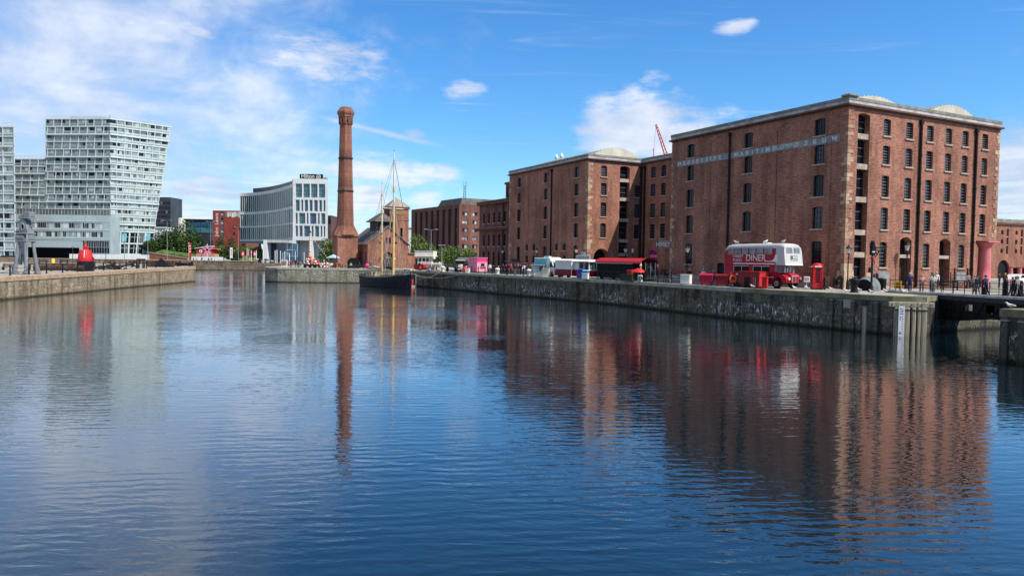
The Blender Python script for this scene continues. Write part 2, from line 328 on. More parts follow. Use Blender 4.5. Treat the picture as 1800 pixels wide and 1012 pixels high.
    def ball(s, c, r, mat, seg=12, rings=8, sc=(1, 1, 1)):
        vs = [(c[0] + sc[0] * r * math.sin(math.pi * i / rings) * math.cos(2 * math.pi * k / seg), c[1] + sc[1] * r * math.sin(math.pi * i / rings) * math.sin(2 * math.pi * k / seg), c[2] + sc[2] * r * math.cos(math.pi * i / rings)) for i in range(rings + 1) for k in range(seg)]
        s.raw(vs, [(i * seg + k, (i + 1) * seg + k, (i + 1) * seg + (k + 1) % seg, i * seg + (k + 1) % seg) for i in range(rings) for k in range(seg)], mat, True)
    def build(s, name, parent=None, loc=(0, 0, 0), rot=(0, 0, 0), label=None):
        me = bpy.data.meshes.new(name); me.from_pydata(s.v, [], s.f)
        names = list(dict.fromkeys(s.m))
        for k in names: me.materials.append(MATS[k])
        ix = {k: i for i, k in enumerate(names)}
        me.polygons.foreach_set('material_index', [ix[k] for k in s.m]); me.polygons.foreach_set('use_smooth', s.s)
        uvl = me.uv_layers.new(name='UVMap'); uv = []
        for p in me.polygons:
            nn = p.normal; hx, hy = abs(nn.x), abs(nn.y)
            for vi in p.vertices:
                q = me.vertices[vi].co
                if abs(nn.z) > .8: uv += (q.x, q.y)
                elif abs(hx - hy) < .55 and hx > .2 and hy > .2:
                    L_ = math.hypot(nn.x, nn.y); uv += ((-nn.y * q.x + nn.x * q.y) / L_, q.z)
                elif hx > hy: uv += (q.y, q.z)
                else: uv += (q.x, q.z)
        uvl.data.foreach_set('uv', uv)
        o = bpy.data.objects.new(name, me); COL.objects.link(o)
        o.location = loc; o.rotation_euler = rot
        if parent is not None: o.parent = parent
        if label: o['label'] = label
        return o
def tag(o, label, cat, group=None):
    o['label'] = label; o['category'] = cat
    if group: o['group'] = group
    return o
def thing(name, label, cat, loc=(0, 0, 0), rz=0.0, group=None):
    o = bpy.data.objects.new(name, None); COL.objects.link(o); o.location = loc; o.rotation_euler = (0, 0, rz); o.empty_display_size = .3
    return tag(o, label, cat, group)
def struct(o): o['kind'] = 'structure'; return o
def inst(src, parent, loc, rot=(0, 0, 0)):
    c = src.copy(); COL.objects.link(c); c.parent = parent; c.location = loc; c.rotation_euler = rot
    for k in src.children:
        d = k.copy(); COL.objects.link(d); d.parent = c
    return c
def dup(root, loc, rz, label, group=None, scale=None):
    c = root.copy(); COL.objects.link(c); c.location = loc; c.rotation_euler = (0, 0, rz); c['label'] = label
    if group: c['group'] = group
    if scale: c.scale = (scale,) * 3
    def kids(a, b_):
        for k in a.children:
            d = k.copy(); COL.objects.link(d); d.parent = b_; kids(k, d)
    kids(root, c)
    return c
def text(name, body, size, mat, parent, loc, rot, ext=.01, align='LEFT', sx=1.0):
    cu = bpy.data.curves.new(name, 'FONT'); cu.body = body; cu.size = size; cu.extrude = ext; cu.align_x = align; cu.align_y = 'BOTTOM_BASELINE' if False else 'BOTTOM'
    t = bpy.data.objects.new(name, cu); COL.objects.link(t)
    dg = bpy.context.evaluated_depsgraph_get(); me = bpy.data.meshes.new_from_object(t.evaluated_get(dg))
    bpy.data.objects.remove(t); me.materials.clear(); me.materials.append(MATS[mat])
    o = bpy.data.objects.new(name, me); COL.objects.link(o); o.parent = parent; o.location = loc; o.rotation_euler = rot; o.scale = (sx, 1, 1)
    return o
# pixel -> place helpers: rays from the photograph's viewpoint cut with real ground planes
def ray(u, v): return RC.transposed() @ Vector(((u - 900) / F, (v - 506) / F, 1))
def G(u, v, z=ZQ):
    d = ray(u, v); return Vector((0, 0, HC)) + d * ((z - HC) / d.z)
def D(u, v, y):
    d = ray(u, v); return Vector((0, 0, HC)) + d * (y / d.y)
C0 = Vector((32.99, 72.9, ZQ)); EL = Vector((-math.sin(TH), math.cos(TH), 0)); ER = Vector((math.cos(TH), math.sin(TH), 0))
def SW(s_, w_, z=0.0): return C0 + EL * s_ + ER * w_ + Vector((0, 0, z))
def QW(u, w_, v=490):
    d = ray(u, v); t = (w_ + C0.dot(ER)) / d.dot(ER); p = d * t; return Vector((p.x, p.y, ZQ))
def QY(u, y, z=ZQ, v=465):
    p = D(u, v, y); return Vector((p.x, p.y, z))
RQ = TH - math.pi / 2        # heading of things set out along the quay: local +x runs towards the viewer's right
# ================================================================= SETTING
mb = MB(); mb.face([(-420, -80, 0), (420, -80, 0), (420, 330, 0), (-420, 330, 0)], 'water'); struct(mb.build('water'))
mb = MB(); mb.face([(-450, -90, -3.5), (450, -90, -3.5), (450, 340, -3.5), (-450, 340, -3.5)], 'rust'); struct(mb.build('dock_bed'))
# far shore: one sheet out to the horizon, its dock wall towards us
far = [(-4500, 268), (-118, 268), (-96, 272), (-72, 272), (60, 250), (240, 250), (240, -80), (4500, -80), (4500, 4500), (-4500, 4500)]
mb = MB(); mb.prism(far, -3, 2.9, 'quay_far', 'asphalt'); struct(mb.build('ground'))
def cap_strip(mb, pts, wd, z, th, mat, over=.06, zf=None):
    """coping stones along a quay edge; land lies to the left of the direction of travel"""
    n_ = len(pts); nor = []
    for i in range(n_):
        a = Vector(pts[max(i - 1, 0)]); c = Vector(pts[min(i + 1, n_ - 1)]); d = (c - a).normalized(); nor.append(Vector((-d.y, d.x)))
    for i in range(n_ - 1):
        p, q = Vector(pts[i]), Vector(pts[i + 1]); L = (q - p).length; k = max(1, int(L / 1.9))
        for j in range(k):
            a, b_ = j / k, (j + 1) / k - .012 / L * 1.0
            pa, pb = p.lerp(q, a), p.lerp(q, b_); na, nb = nor[i].lerp(nor[i + 1], a), nor[i].lerp(nor[i + 1], b_)
            dz = random.uniform(-.012, .012); z0 = (zf(*pa) if zf else z) + dz; z1 = (zf(*pb) if zf else z) + dz
            o0, o1 = pa - na * over, pb - nb * over; i0, i1 = pa + na * wd, pb + nb * wd
            t = [(o0.x, o0.y, z0), (o1.x, o1.y, z1), (i1.x, i1.y, z1), (i0.x, i0.y, z0)]
            bt = [(x, y, zz - th) for x, y, zz in t]
            mb.face(t, mat); mb.face([bt[0], bt[1], t[1], t[0]], mat); mb.face([bt[2], bt[3], t[3], t[2]], mat); mb.face([bt[1], bt[2], t[2], t[1]], mat); mb.face([bt[3], bt[0], t[0], t[3]], mat)
# right-hand quay: promenade in front of the warehouse, running back to the pump house island
E0, E1, E2 = Vector((30.2, 57.9)), Vector((32.5, 57.4)), Vector((36.2, 61.6))
edge = [E0, Vector((22.3, 71)), Vector((14.1, 90.4)), Vector((0, 112.7)), Vector((-19.4, 143.5))]
e3 = E2 + Vector(ER.xy) * 46
quay = [E2, e3, Vector((240, 150)), Vector((240, 249)), Vector((60, 249)), Vector((-50, 266)), Vector((-71.5, 271.5)), Vector((-54.9, 165)), Vector((-54.4, 161.2)), Vector((-53.4, 158.2)), Vector((-51.8, 156)), Vector((-49.6, 154.9)), Vector((-46.5, 154.6)), Vector((-31.4, 155.4)), Vector((-21.5, 153.5))] + edge[::-1] + [E1]
mb = MB()
for i in range(len(quay)):
    a, b_ = quay[i], quay[(i + 1) % len(quay)]
    mat = 'quay_stone'
    if a.y > 150 and b_.y > 150 and a.x < -20: mat = 'quay_rubble'
    if (a - E0).length < .1 or (a - E1).length < .1: mat = 'quay_timber'
    mb.face([(a.x, a.y, -3), (b_.x, b_.y, -3), (b_.x, b_.y, ZQ - .02), (a.x, a.y, ZQ - .02)], mat)
mb.face([(p.x, p.y, ZQ - .02) for p in quay], 'paving'); q_ = mb.build('quay'); struct(q_)
mb = MB(); cap_strip(mb, [E2, E1] [::-1] , 1.3, ZQ, .42, 'mossy_cap'); 
cap_strip(mb, [edge[1], E0, E1][::1], 1.3, ZQ + .002, .42, 'mossy_cap')
cap_strip(mb, edge[::-1][:-1], 1.25, ZQ, .40, 'granite_cap')
cap_strip(mb, [Vector((-54.9, 165)), Vector((-54.4, 161.2)), Vector((-53.4, 158.2)), Vector((-51.8, 156)), Vector((-49.6, 154.9)), Vector((-46.5, 154.6)), Vector((-31.4, 155.4)), Vector((-21.5, 153.5)), Vector((-19.4, 143.5))], 1.2, ZQ, .4, 'granite_cap')
struct(mb.build('quay_kerb'))
# left-hand quay: rises gently to its far tip
def zl(x, y): return max(2.3, min(3.2, 2.62 + (y - 78) / 77 * .52))
LQ = [Vector((-50.5, 8)), Vector((-55, 45)), Vector((-59.2, 84)), Vector((-63.5, 125)), Vector((-66, 152.5)), Vector((-67.2, 155.2)), Vector((-69.4, 157))]
lpoly = LQ + [Vector((-117.5, 267.5)), Vector((-420, 267.5)), Vector((-420, 8))]
mb = MB(); mb.prism([tuple(p) for p in lpoly], -3, lambda x, y: zl(x, y) - .02, 'quay_tan', 'paving'); struct(mb.build('left_quay'))
mb = MB(); cap_strip(mb, LQ, 1.3, 0, .55, 'sandstone_pale', .07, zl); struct(mb.build('left_quay_kerb'))
# near quay at the right edge
nq0 = Vector((28.55, 42.7)); nq1 = nq0 - Vector(EL.xy) * 60; nq2 = nq0 + Vector(ER.xy) * 80
nq = [nq0, nq1 * 1, nq1 + Vector((80, 0)), nq2]
mb = MB(); mb.prism([tuple(p) for p in nq], -3, ZQ - .02, 'quay_stone', 'paving'); struct(mb.build('near_quay'))
mb = MB(); cap_strip(mb, [nq2, nq0], 1.2, ZQ, .45, 'mossy_cap'); cap_strip(mb, [nq0 - Vector(EL.xy) * .01, nq1], 1.2, ZQ + .004, .45, 'mossy_cap'); struct(mb.build('near_quay_kerb'))

# ================================================================= WAREHOUSE
def facade(mb, P, A0, A1, Z0, Z1, holes, mat, dep=.38, rev=None):
    rev = rev or mat; As = sorted({A0, A1, *[h[0] for h in holes], *[h[1] for h in holes]}); Zs = sorted({Z0, Z1, *[h[2] for h in holes], *[h[3] for h in holes]})
    As = [a for a in As if A0 - 1e-6 <= a <= A1 + 1e-6]; Zs = [z for z in Zs if Z0 - 1e-6 <= z <= Z1 + 1e-6]
    for i in range(len(As) - 1):
        j = 0
        while j < len(Zs) - 1:
            ca = (As[i] + As[i + 1]) / 2
            def inh(k): cz = (Zs[k] + Zs[k + 1]) / 2; return any(h[0] < ca < h[1] and h[2] < cz < h[3] for h in holes)
            if inh(j): j += 1; continue
            k = j
            while k + 1 < len(Zs) - 1 and not inh(k + 1): k += 1
            mb.face([P(As[i], Zs[j], 0), P(As[i + 1], Zs[j], 0), P(As[i + 1], Zs[k + 1], 0), P(As[i], Zs[k + 1], 0)], mat); j = k + 1
    for h in holes:
        a0, a1, z0, z1 = h[:4]; rise = h[4] if len(h) > 4 else 0; dd = h[5] if len(h) > 5 else dep
        zs_ = z1 - rise
        mb.face([P(a0, z0, 0), P(a0, z0, dd), P(a0, zs_, dd), P(a0, zs_, 0)], rev); mb.face([P(a1, z0, 0), P(a1, z0, dd), P(a1, zs_, dd), P(a1, zs_, 0)], rev)
        mb.face([P(a0, z0, 0), P(a1, z0, 0), P(a1, z0, dd), P(a0, z0, dd)], rev)
        if rise <= 0: mb.face([P(a0, z1, 0), P(a1, z1, 0), P(a1, z1, dd), P(a0, z1, dd)], rev)
        else:
            ar = arch_pts(a0, a1, zs_, rise)
            for k in range(len(ar) - 1):
                (x, z), (x2, z2) = ar[k], ar[k + 1]
                mb.face([P(x, z, 0), P(x2, z2, 0), P(x2, z2, dd), P(x, z, dd)], rev)
                mb.face([P(x, z, 0), P(x, z1, 0), P(x2, z1, 0), P(x2, z2, 0)], mat)
def arch_pts(a0, a1, zs_, rise, n_=10):
    wdt = (a1 - a0) / 2; cx = (a0 + a1) / 2; Rr = (wdt * wdt + rise * rise) / (2 * rise); cz = zs_ + rise - Rr; t = math.asin(min(1, wdt / Rr))
    if rise > wdt: t = math.pi - t
    return [(cx + Rr * math.sin(-t + 2 * t * k / n_), cz + Rr * math.cos(-t + 2 * t * k / n_)) for k in range(n_ + 1)]
def opening(w_, h_, rise, y):
    if rise <= 0: return [(0, y, 0), (w_, y, 0), (w_, y, h_), (0, y, h_)]
    return [(0, y, 0), (w_, y, 0)] + [(x, y, z) for x, z in arch_pts(0, w_, h_ - rise, rise)[::-1]]
M('iron_bar', (.20, .20, .20), .6, .1, 2)
def make_window(w_, h_, rise, bars=(2, 6), y=.26, glass='pane_dark', frame='iron_black', bar='iron_bar', bt=.026):
    """frame and glazing bars (part) with the glass behind (sub-part); local x along the wall, z up, y inward"""
    mb = MB(); f_ = .07
    mb.box(0, f_, y - .05, y + .02, 0, h_ - rise, frame); mb.box(w_ - f_, w_, y - .05, y + .02, 0, h_ - rise, frame); mb.box(f_, w_ - f_, y - .05, y + .02, 0, f_, frame)
    if rise > 0:
        ar = arch_pts(0, w_, h_ - rise, rise); ar2 = arch_pts(f_, w_ - f_, h_ - rise, rise - f_ * .8 if rise > f_ else rise * .5)
        for k in range(len(ar) - 1): mb.face([(ar[k][0], y - .05, ar[k][1]), (ar[k + 1][0], y - .05, ar[k + 1][1]), (ar2[k + 1][0], y - .05, ar2[k + 1][1]), (ar2[k][0], y - .05, ar2[k][1])], frame)
    else: mb.box(f_, w_ - f_, y - .05, y + .02, h_ - f_, h_, frame)
    nx, nz = bars; top = h_ - rise * .5
    for i in range(1, nx): x = w_ * i / nx; mb.box(x - bt / 2, x + bt / 2, y - .03, y - .004, f_, top - .02, frame)
    for j in range(1, nz): z = h_ * j / nz; mb.box(f_, w_ - f_, y - .035, y - .006, z - bt * .8, z + bt * .8, bar)
    o = mb.build('window'); g = MB(); g.face(opening(w_, h_, rise, y), glass); g.build('pane', o)
    return o
def place_win(root, key, mk, loc, rot, first={}):
    if key not in first: o = mk(); o.parent = root; o.location = loc; o.rotation_euler = rot; first[key] = o; return o
    return inst(first[key], root, loc, rot)
WH = thing('warehouse', 'huge red brick dockside warehouse with two wings, stone quoins and a long painted sign', 'warehouse', C0, TH)
YL, YG, YW, DR = 26.7, 46.65, 73.6, 10.3          # wing, gap, far wing, depth of the recess
XW = 25.5; ZT = 18.0
rows = [(15.62, 17.35), (12.72, 14.64), (9.38, 11.60), (6.08, 8.34), (2.2, 4.8)]
PL = lambda x0: (lambda a, z, d: (x0 + d, a, z))       # walls facing the water (outward -x)
PR = lambda y0: (lambda a, z, d: (a, y0 + d, z))       # walls facing the viewer's right (outward -y)
ROT_L = (0, 0, -math.pi / 2)
wall = MB()
VAR = random.Random(31)
def vglass(k):
    if 'glass' not in k: k['glass'] = VAR.choice(('pane_dark', 'pane_dark', 'pane_blind', 'pane_sky'))
    return k
def win_L(x0, a0, a1, z0, z1, rise=.10, **k):
    k = vglass(k)
    place_win(WH, ('L', round(a1 - a0, 2), round(z1 - z0, 2), rise, str(k)), lambda: make_window(a1 - a0, z1 - z0, rise, **k), (x0, a1, z0), ROT_L)
def win_R(y0, a0, a1, z0, z1, rise=.10, **k):
    k = vglass(k)
    place_win(WH, ('R', round(a1 - a0, 2), round(z1 - z0, 2), rise, str(k)), lambda: make_window(a1 - a0, z1 - z0, rise, **k), (a0, y0, z0), (0, 0, 0))
sills = []
def _sill(root, w_, loc, rot, first={}):
    k = (root.name, round(w_, 2))
    if k in first: return inst(first[k], root, loc, rot)
    m2 = MB(); m2.box(-.14, w_ + .14, -.13, .05, -.16, 0, 'sill_stone', .012); first[k] = m2.build('sill', root, loc, rot)
def sillR(root, y0, a0, a1, z): _sill(root, a1 - a0, (a0, y0, z), (0, 0, 0))
def sillL(root, x0, a0, a1, z): _sill(root, a1 - a0, (x0, a1, z), ROT_L)
class LB_:
    def box(s, *a): m2 = MB(); m2.box(*a); m2.build('lintel', s.root)
sill = WH
# -- facades towards the water
for base, end in ((0, YL), (YG, YW)):
    cols = [(2.74, 4.06), (12.62, 13.92), (22.4, 23.72)]
    holes = []
    for c0, c1 in cols:
        for z0, z1 in rows: holes.append((base + c0, base + c1, z0, z1, .10))
    if base:
        for c in (19.8, 17.2, 9.4, 6.9):
            for z0, z1 in ((4.05, 5.25), (1.9, 3.25)): holes.append((base + c - .48, base + c + .48, z0, z1, .42))
    else: holes.append((16.7, 17.9, .1, 2.4, .1))
    # tall blind panels, a shallow brick step, between the window columns
    pan = [(base + 8.95, base + 9.05), (base + 19.35, base + 19.45)]
    for a0, a1 in pan:
        holes.append((a0, a1, 5.4, 17.0, 0, .09))
    facade(wall, PL(0), base, end, 0, ZT, holes, 'brick', .36)
    for a0, a1 in pan: wall.face([(.09, a0, 5.4), (.09, a1, 5.4), (.09, a1, 17.0), (.09, a0, 17.0)], 'brick_dark')
    for h in holes:
        if h[1] - h[0] < .2: continue
        small = h[1] - h[0] < 1.1
        if small: win_L(0, *h[:4], rise=.42, bars=(2, 3))
        else: win_L(0, *h[:4], rise=.10, bars=(4, 4) if h[2] > 9 else (3, 4), bar='iron_dark', bt=.035)
        sillL(sill, 0, h[0], h[1], h[2])
    for a0, a1 in pan:                               # arched heads of the blind panels
        for k in range(8):
            t0, t1 = math.pi / 2 * k / 8, math.pi / 2 * (k + 1) / 8
            wall.box(-.03, .02, a0 - 1.7 * (1 - math.cos(t1)) if False else a0 - 1.7 * k / 8 - .22, a0 - 1.7 * k / 8, 17.0 + .55 * math.sin(math.pi / 2 * (k + .5) / 8), 17.0 + .55 * math.sin(math.pi / 2 * (k + .5) / 8) + .07, 'brick_dark')
# -- facade towards the viewer's right, main wing
colsR = [(5.3, 6.42), (8.9, 10.02), (12.32, 13.44), (15.55, 16.67), (18.52, 19.64), (22.2, 23.32)]
holes = []
bay = (1.42, 3.2)
for c0, c1 in colsR:
    for i, (z0, z1) in enumerate(rows):
        if i == 4 and c0 in (8.9, 15.55, 22.2): continue
        holes.append((c0, c1, z0, z1, .10))
nwin = list(holes)
doors = [(8.5, 10.4, 0.25, 5.4, .42, .9), (15.15, 17.1, 0.25, 5.4, .42, .9)]
holes += doors
bz = [(15.55, 17.45), (12.55, 15.05), (9.25, 12.05), (5.95, 8.75), (3.7, 5.45), (.2, 3.2)]
holes.append((bay[0], bay[1], .2, 17.55, .2, .75))
corner = (21.7, 25.5, .0, 5.3, 0, .004)
holes.append(corner)
facade(wall, PR(0), 0, XW, 0, ZT, holes, 'brick', .36)
for h in nwin: win_R(0, *h[:4], bars=(3, 7)); sillR(sill, 0, h[0], h[1], h[2])
lint = LB_(); lint.root = WH
def bay_fill(y0, b0, b1, zs_):
    for i, (z0, z1) in enumerate(zs_):
        k = ('bay', round(z1 - z0, 2))
        def mk():
            o = make_window(b1 - b0, z1 - z0, .28, bars=(2, 3), y=.12, glass='pane_dark', bar='iron_bar'); o.name = 'loading_door'; return o
        place_win(WH, k, mk, (b0, y0 + .55, z0), (0, 0, 0))
        if i < len(zs_) - 1:
            zb = zs_[i + 1][1]; lint.box(b0 + .004, b1 - .004, y0 + .10, y0 + .9, zb - .04, z0 - .004, 'sill_stone')
bay_fill(0, bay[0], bay[1], bz)
for d in doors:
    mb = MB(); mb.face([(x, y, z) for x, y, z in opening(d[1] - d[0], 2.95, 0, .8)], 'red_dark' if False else 'rust'); mb.box(0, d[1] - d[0], .74, .8, 1.0, 1.08, 'iron_dark')
    mb.build('door', WH, (d[0], 0, .25))
    mb = MB(); mb.face(opening(d[1] - d[0], 1.85, .42, .8), 'pane_dark'); mb.box(.9, .96, .72, .79, 0, 1.7, 'iron_dark'); mb.build('loading_door', WH, (d[0], 0, 3.55))
    lint.box(d[0] + .004, d[1] - .004, .1, .9, 3.2, 3.55, 'sill_stone')
# corner loggia with its pink iron column
wall.face([(21.7, 0, 0), (21.7, 3.2, 0), (21.7, 3.2, 5.3), (21.7, 0, 5.3)], 'brick')
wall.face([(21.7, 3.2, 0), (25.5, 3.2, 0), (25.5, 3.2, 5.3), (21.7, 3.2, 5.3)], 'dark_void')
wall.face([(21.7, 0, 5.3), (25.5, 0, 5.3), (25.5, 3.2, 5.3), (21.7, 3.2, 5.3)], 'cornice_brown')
mb = MB(); mb.lathe([(.78, 0), (.78, .12), (.70, .16), (.66, 2.6), (.62, 4.5), (.64, 4.6), (.70, 4.66), (.80, 4.9), (1.0, 5.14), (1.05, 5.16)], 'column_pink', 24); mb.box(-1.08, 1.08, -1.08, 1.08, 5.16, 5.297, 'column_pink', .03)
mb.build('column', WH, (24.85, .80, 0))
mb = MB()
for x in (22.2, 22.75, 23.2):
    mb.box(x - .04, x + .04, 1.9, 1.98, 0, 5.2, 'iron_black')
for z in (1.2, 2.4, 3.4, 4.4): mb.box(22.2, 23.2, 1.9, 1.96, z - .04, z + .04, 'iron_black')
for k in range(5): mb.tube([(22.2 + .2 * k, 1.94, 3.4), (22.4 + .2 * k, 1.94, 4.4)], .03, 'iron_black', 5)
mb.tube([(23.3, 1.2, 2.4), (23.3, 1.2, 4.5), (22.9, 1.2, 4.9)], .09, 'column_pink', 8)
mb.build('iron_screen', WH)
# -- recess: wall parallel to the water and the lit side wall of the far wing
holes = [(c0, c1, z0, z1, .08) for c0, c1 in ((40.62, 41.78), (43.15, 44.35)) for z0, z1 in rows[:4]]
holes += [(42.4, 44.6, .15, 4.3, 1.1), (36.9, 39.1, .15, 4.3, 1.1)]
for y in (30.5, 34.5): holes += [(y, y + 1.2, z0, z1, .08) for z0, z1 in rows[:4]]
facade(wall, PL(DR), YL, YG, 0, ZT, holes, 'brick', .36)
for h in holes:
    if h[4] < .5: win_L(DR, *h[:4], rise=.08, bars=(2, 5)); sillL(sill, DR, h[0], h[1], h[2])
    else:
        w_ = h[1] - h[0]
        mb = MB(); mb.face([(x, y, z) for x, y, z in opening(w_, 1.75, 1.1, .3)], 'magenta'); mb.box(.1, w_ / 2 - .05, .27, .295, .5, .95, 'pink'); mb.box(w_ / 2 + .05, w_ - .1, .27, .295, .5, .95, 'pink')
        mb.build('fanlight', WH, (DR, h[1], 2.55), ROT_L)
        mb = MB(); mb.face(opening(w_, 2.4, 0, .3), 'pane_dark'); mb.box(w_ / 2 - .04, w_ / 2 + .04, .24, .296, 0, 2.4, 'iron_black'); mb.build('entrance_door', WH, (DR, h[1], .15), ROT_L)
bay2 = (5.95, 7.85)
holes = [(2.38, 3.46, z0, z1, .10) for z0, z1 in rows[:4]] + [(8.9, 10.0, z0, z1, .10) for z0, z1 in rows[1:4]]
n2 = list(holes); holes += [(bay2[0], bay2[1], .2, 17.55, .2, .75), (1.2, 4.2, .1, 4.35, 1.5, 1.2)]
facade(wall, PR(YG), 0, DR, 0, ZT, holes, 'brick', .36)
for h in n2: win_R(YG, *h[:4], bars=(3, 7)); sillR(sill, YG, h[0], h[1], h[2])
bay_fill(YG, bay2[0], bay2[1], bz)
wall.face([(1.2, YG + 1.2, .1), (4.2, YG + 1.2, .1), (4.2, YG + 1.2, 4.35), (1.2, YG + 1.2, 4.35)], 'dark_void')
# closing walls the viewer cannot see
wall.face([(XW, 0, 5.3), (XW, 3.2, 5.3), (XW, 3.2, ZT), (XW, 0, ZT)], 'brick')
for a, b_ in (((XW, 3.2), (XW, YW)), ((0, YL), (DR, YL)), ((0, YW), (XW, YW))):
    wall.face([(*a, 0), (*b_, 0), (*b_, ZT), (*a, ZT)], 'brick')
wall.build('wall', WH)
# -- plinth, cornice, parapet, roof
foot = [(0, 0), (XW, 0), (XW, YW), (0, YW), (0, YG), (DR, YG), (DR, YL), (0, YL)]
def offset(poly, d):
    out = []; n_ = len(poly)
    for i in range(n_):
        p0, p1, p2 = Vector(poly[i - 1]), Vector(poly[i]), Vector(poly[(i + 1) % n_])
        a, b_ = (p1 - p0).normalized(), (p2 - p1).normalized()
        na, nb = Vector((a.y, -a.x)), Vector((b_.y, -b_.x)); out.append(tuple(p1 + (na + nb) * d / (1 + na.dot(nb)))) if na.dot(nb) > -.99 else out.append(tuple(p1))
    return out
mb = MB(); mb.prism(offset(foot, .10), ZT, ZT + .12, 'cornice_brown', bottom=True); mb.prism(offset(foot, .34), ZT + .12, ZT + .30, 'cornice_brown', bottom=True); mb.build('cornice', WH)
mb = MB(); mb.prism(offset(foot, .14), ZT + .30, ZT + .66, 'lead'); mb.prism(offset(foot, .18), ZT + .66, ZT + .98, 'coping', bottom=True); mb.build('parapet', WH)
mb = MB(); mb.box(-.35, 1.0, -.35, .7, ZT + .98, ZT + 1.22, 'coping', .05); mb.build('corner_block', WH)
def vault(cx, y0, y1, half, rise, zb):
    """corrugated barrel roof, ridges running along its length"""
    mb = MB(); n_ = 36; Rr = (half * half + rise * rise) / (2 * rise); t = math.asin(half / Rr)
    def P(i, y, dr): a = -t + 2 * t * i / n_; return (cx + (Rr + dr) * math.sin(a), y, zb + rise - Rr + (Rr + dr) * math.cos(a))
    for i in range(n_):
        d = .05 if i % 2 else 0; mt = 'vault_cream' if i % 2 else 'vault_rib'
        mb.face([P(i, y0, d), P(i + 1, y0, d), P(i + 1, y1, d), P(i, y1, d)], mt); mb.face([P(i, y0, 0), P(i, y1, 0), P(i, y1, .05), P(i, y0, .05)], 'vault_rib')
        for y in (y0, y1): mb.face([P(i, y, d), P(i + 1, y, d), (P(i + 1, y, 0)[0], y, zb), (P(i, y, 0)[0], y, zb)], 'vault_cream')
    mb.build('roof_vault', WH)
vault(6.8, 2.0, 24.0, 5.2, 1.35, ZT + .75); vault(19.2, 1.6, 24.0, 5.0, 1.7, ZT + .75)
vault(8.2, YG + 4, YW - 3, 5.6, 2.2, ZT + .8); vault(20.5, YL + 1, YW - 3, 4.6, 2.0, ZT + .8)
# -- sandstone quoins at the corners
def quoins(x, y, sx, sy, z1=17.9, z=0.0):
    k = 0; quo = MB()
    while z < z1:
        h_ = random.choice((.36, .42, .5)) if z > 5.2 else random.choice((.6, .75, .9))
        h_ = min(h_, z1 - z); la, lb = ((.80, .30) if k % 2 else (.40, .62)); la *= random.uniform(.85, 1.15); lb *= random.uniform(.85, 1.15)
        if z < 5.2: la *= 1.35; lb *= 1.35
        mat = random.choice(('sandstone', 'sandstone_red', 'sandstone_pale', 'sandstone_red')); e = random.uniform(.035, .06)
        xa, xb = (-e, la) if sx > 0 else (-la, e); ya, yb = (-e, lb) if sy > 0 else (-lb, e)
        quo.box(x + xa, x + xb, y + ya, y + yb, z + .012, z + h_ - .012, mat, .012); z += h_; k += 1
    quo.build('quoins', WH)
quoins(0, 0, 1, 1); quoins(XW, 0, -1, 1, z=5.3); quoins(0, YL, 1, -1); quoins(0, YG, 1, 1); quoins(0, YW, 1, -1)
mb = MB(); mb.box(-.06, 1.35, -.10, .0, 0, 1.9, 'sandstone_pale', .02); mb.box(3.3, 4.3, -.05, 0, 0, 1.6, 'sandstone_pale', .02); mb.box(-.05, 0, 1.6, 2.3, 0, 1.2, 'sandstone', .02); mb.box(-.14, 0, 2.4, YL, 0, .75, 'sill_stone', .02); mb.box(4.3, 8.4, -.10, 0, 0, .22, 'sill_stone', .02)
mb.build('plinth', WH)
for a0, a1 in ((4.9, 6.9), (18.3, 19.9)):
    mb = MB(); mb.box(a0, a1, -.05, .0, .55, 1.75, 'grey_mid'); mb.build('wall_panel', WH)
# -- downpipes
def pipe(P, a, z1=17.3, z0=0.1, r=.12):
    mb = MB(); x, y, _ = P(a, 0, -.16)
    mb.tube([(x, y, z0), (x, y, z1)], r, 'pipe_black', 10); (mb.box(x - .22, x + .22, y - .15, y + .15, z1, z1 + .45, 'pipe_black', .03) if r > .05 else None)
    for z in range(2, 17, 3): mb.tube([(x, y, z), (x, y, z + .14)], r * 1.35, 'pipe_black', 10)
    mb.build('downpipe', WH)
pipe(PR(0), 11.15, r=.13); pipe(PR(0), 20.9, r=.13); pipe(PL(0), 16.1, r=.12); pipe(PL(0), YG + 11.1, r=.12); pipe(PR(YG), DR - .35, r=.16); pipe(PL(DR), YG - .9, r=.16); pipe(PL(0), 1.75, 15.2, .1, .018)
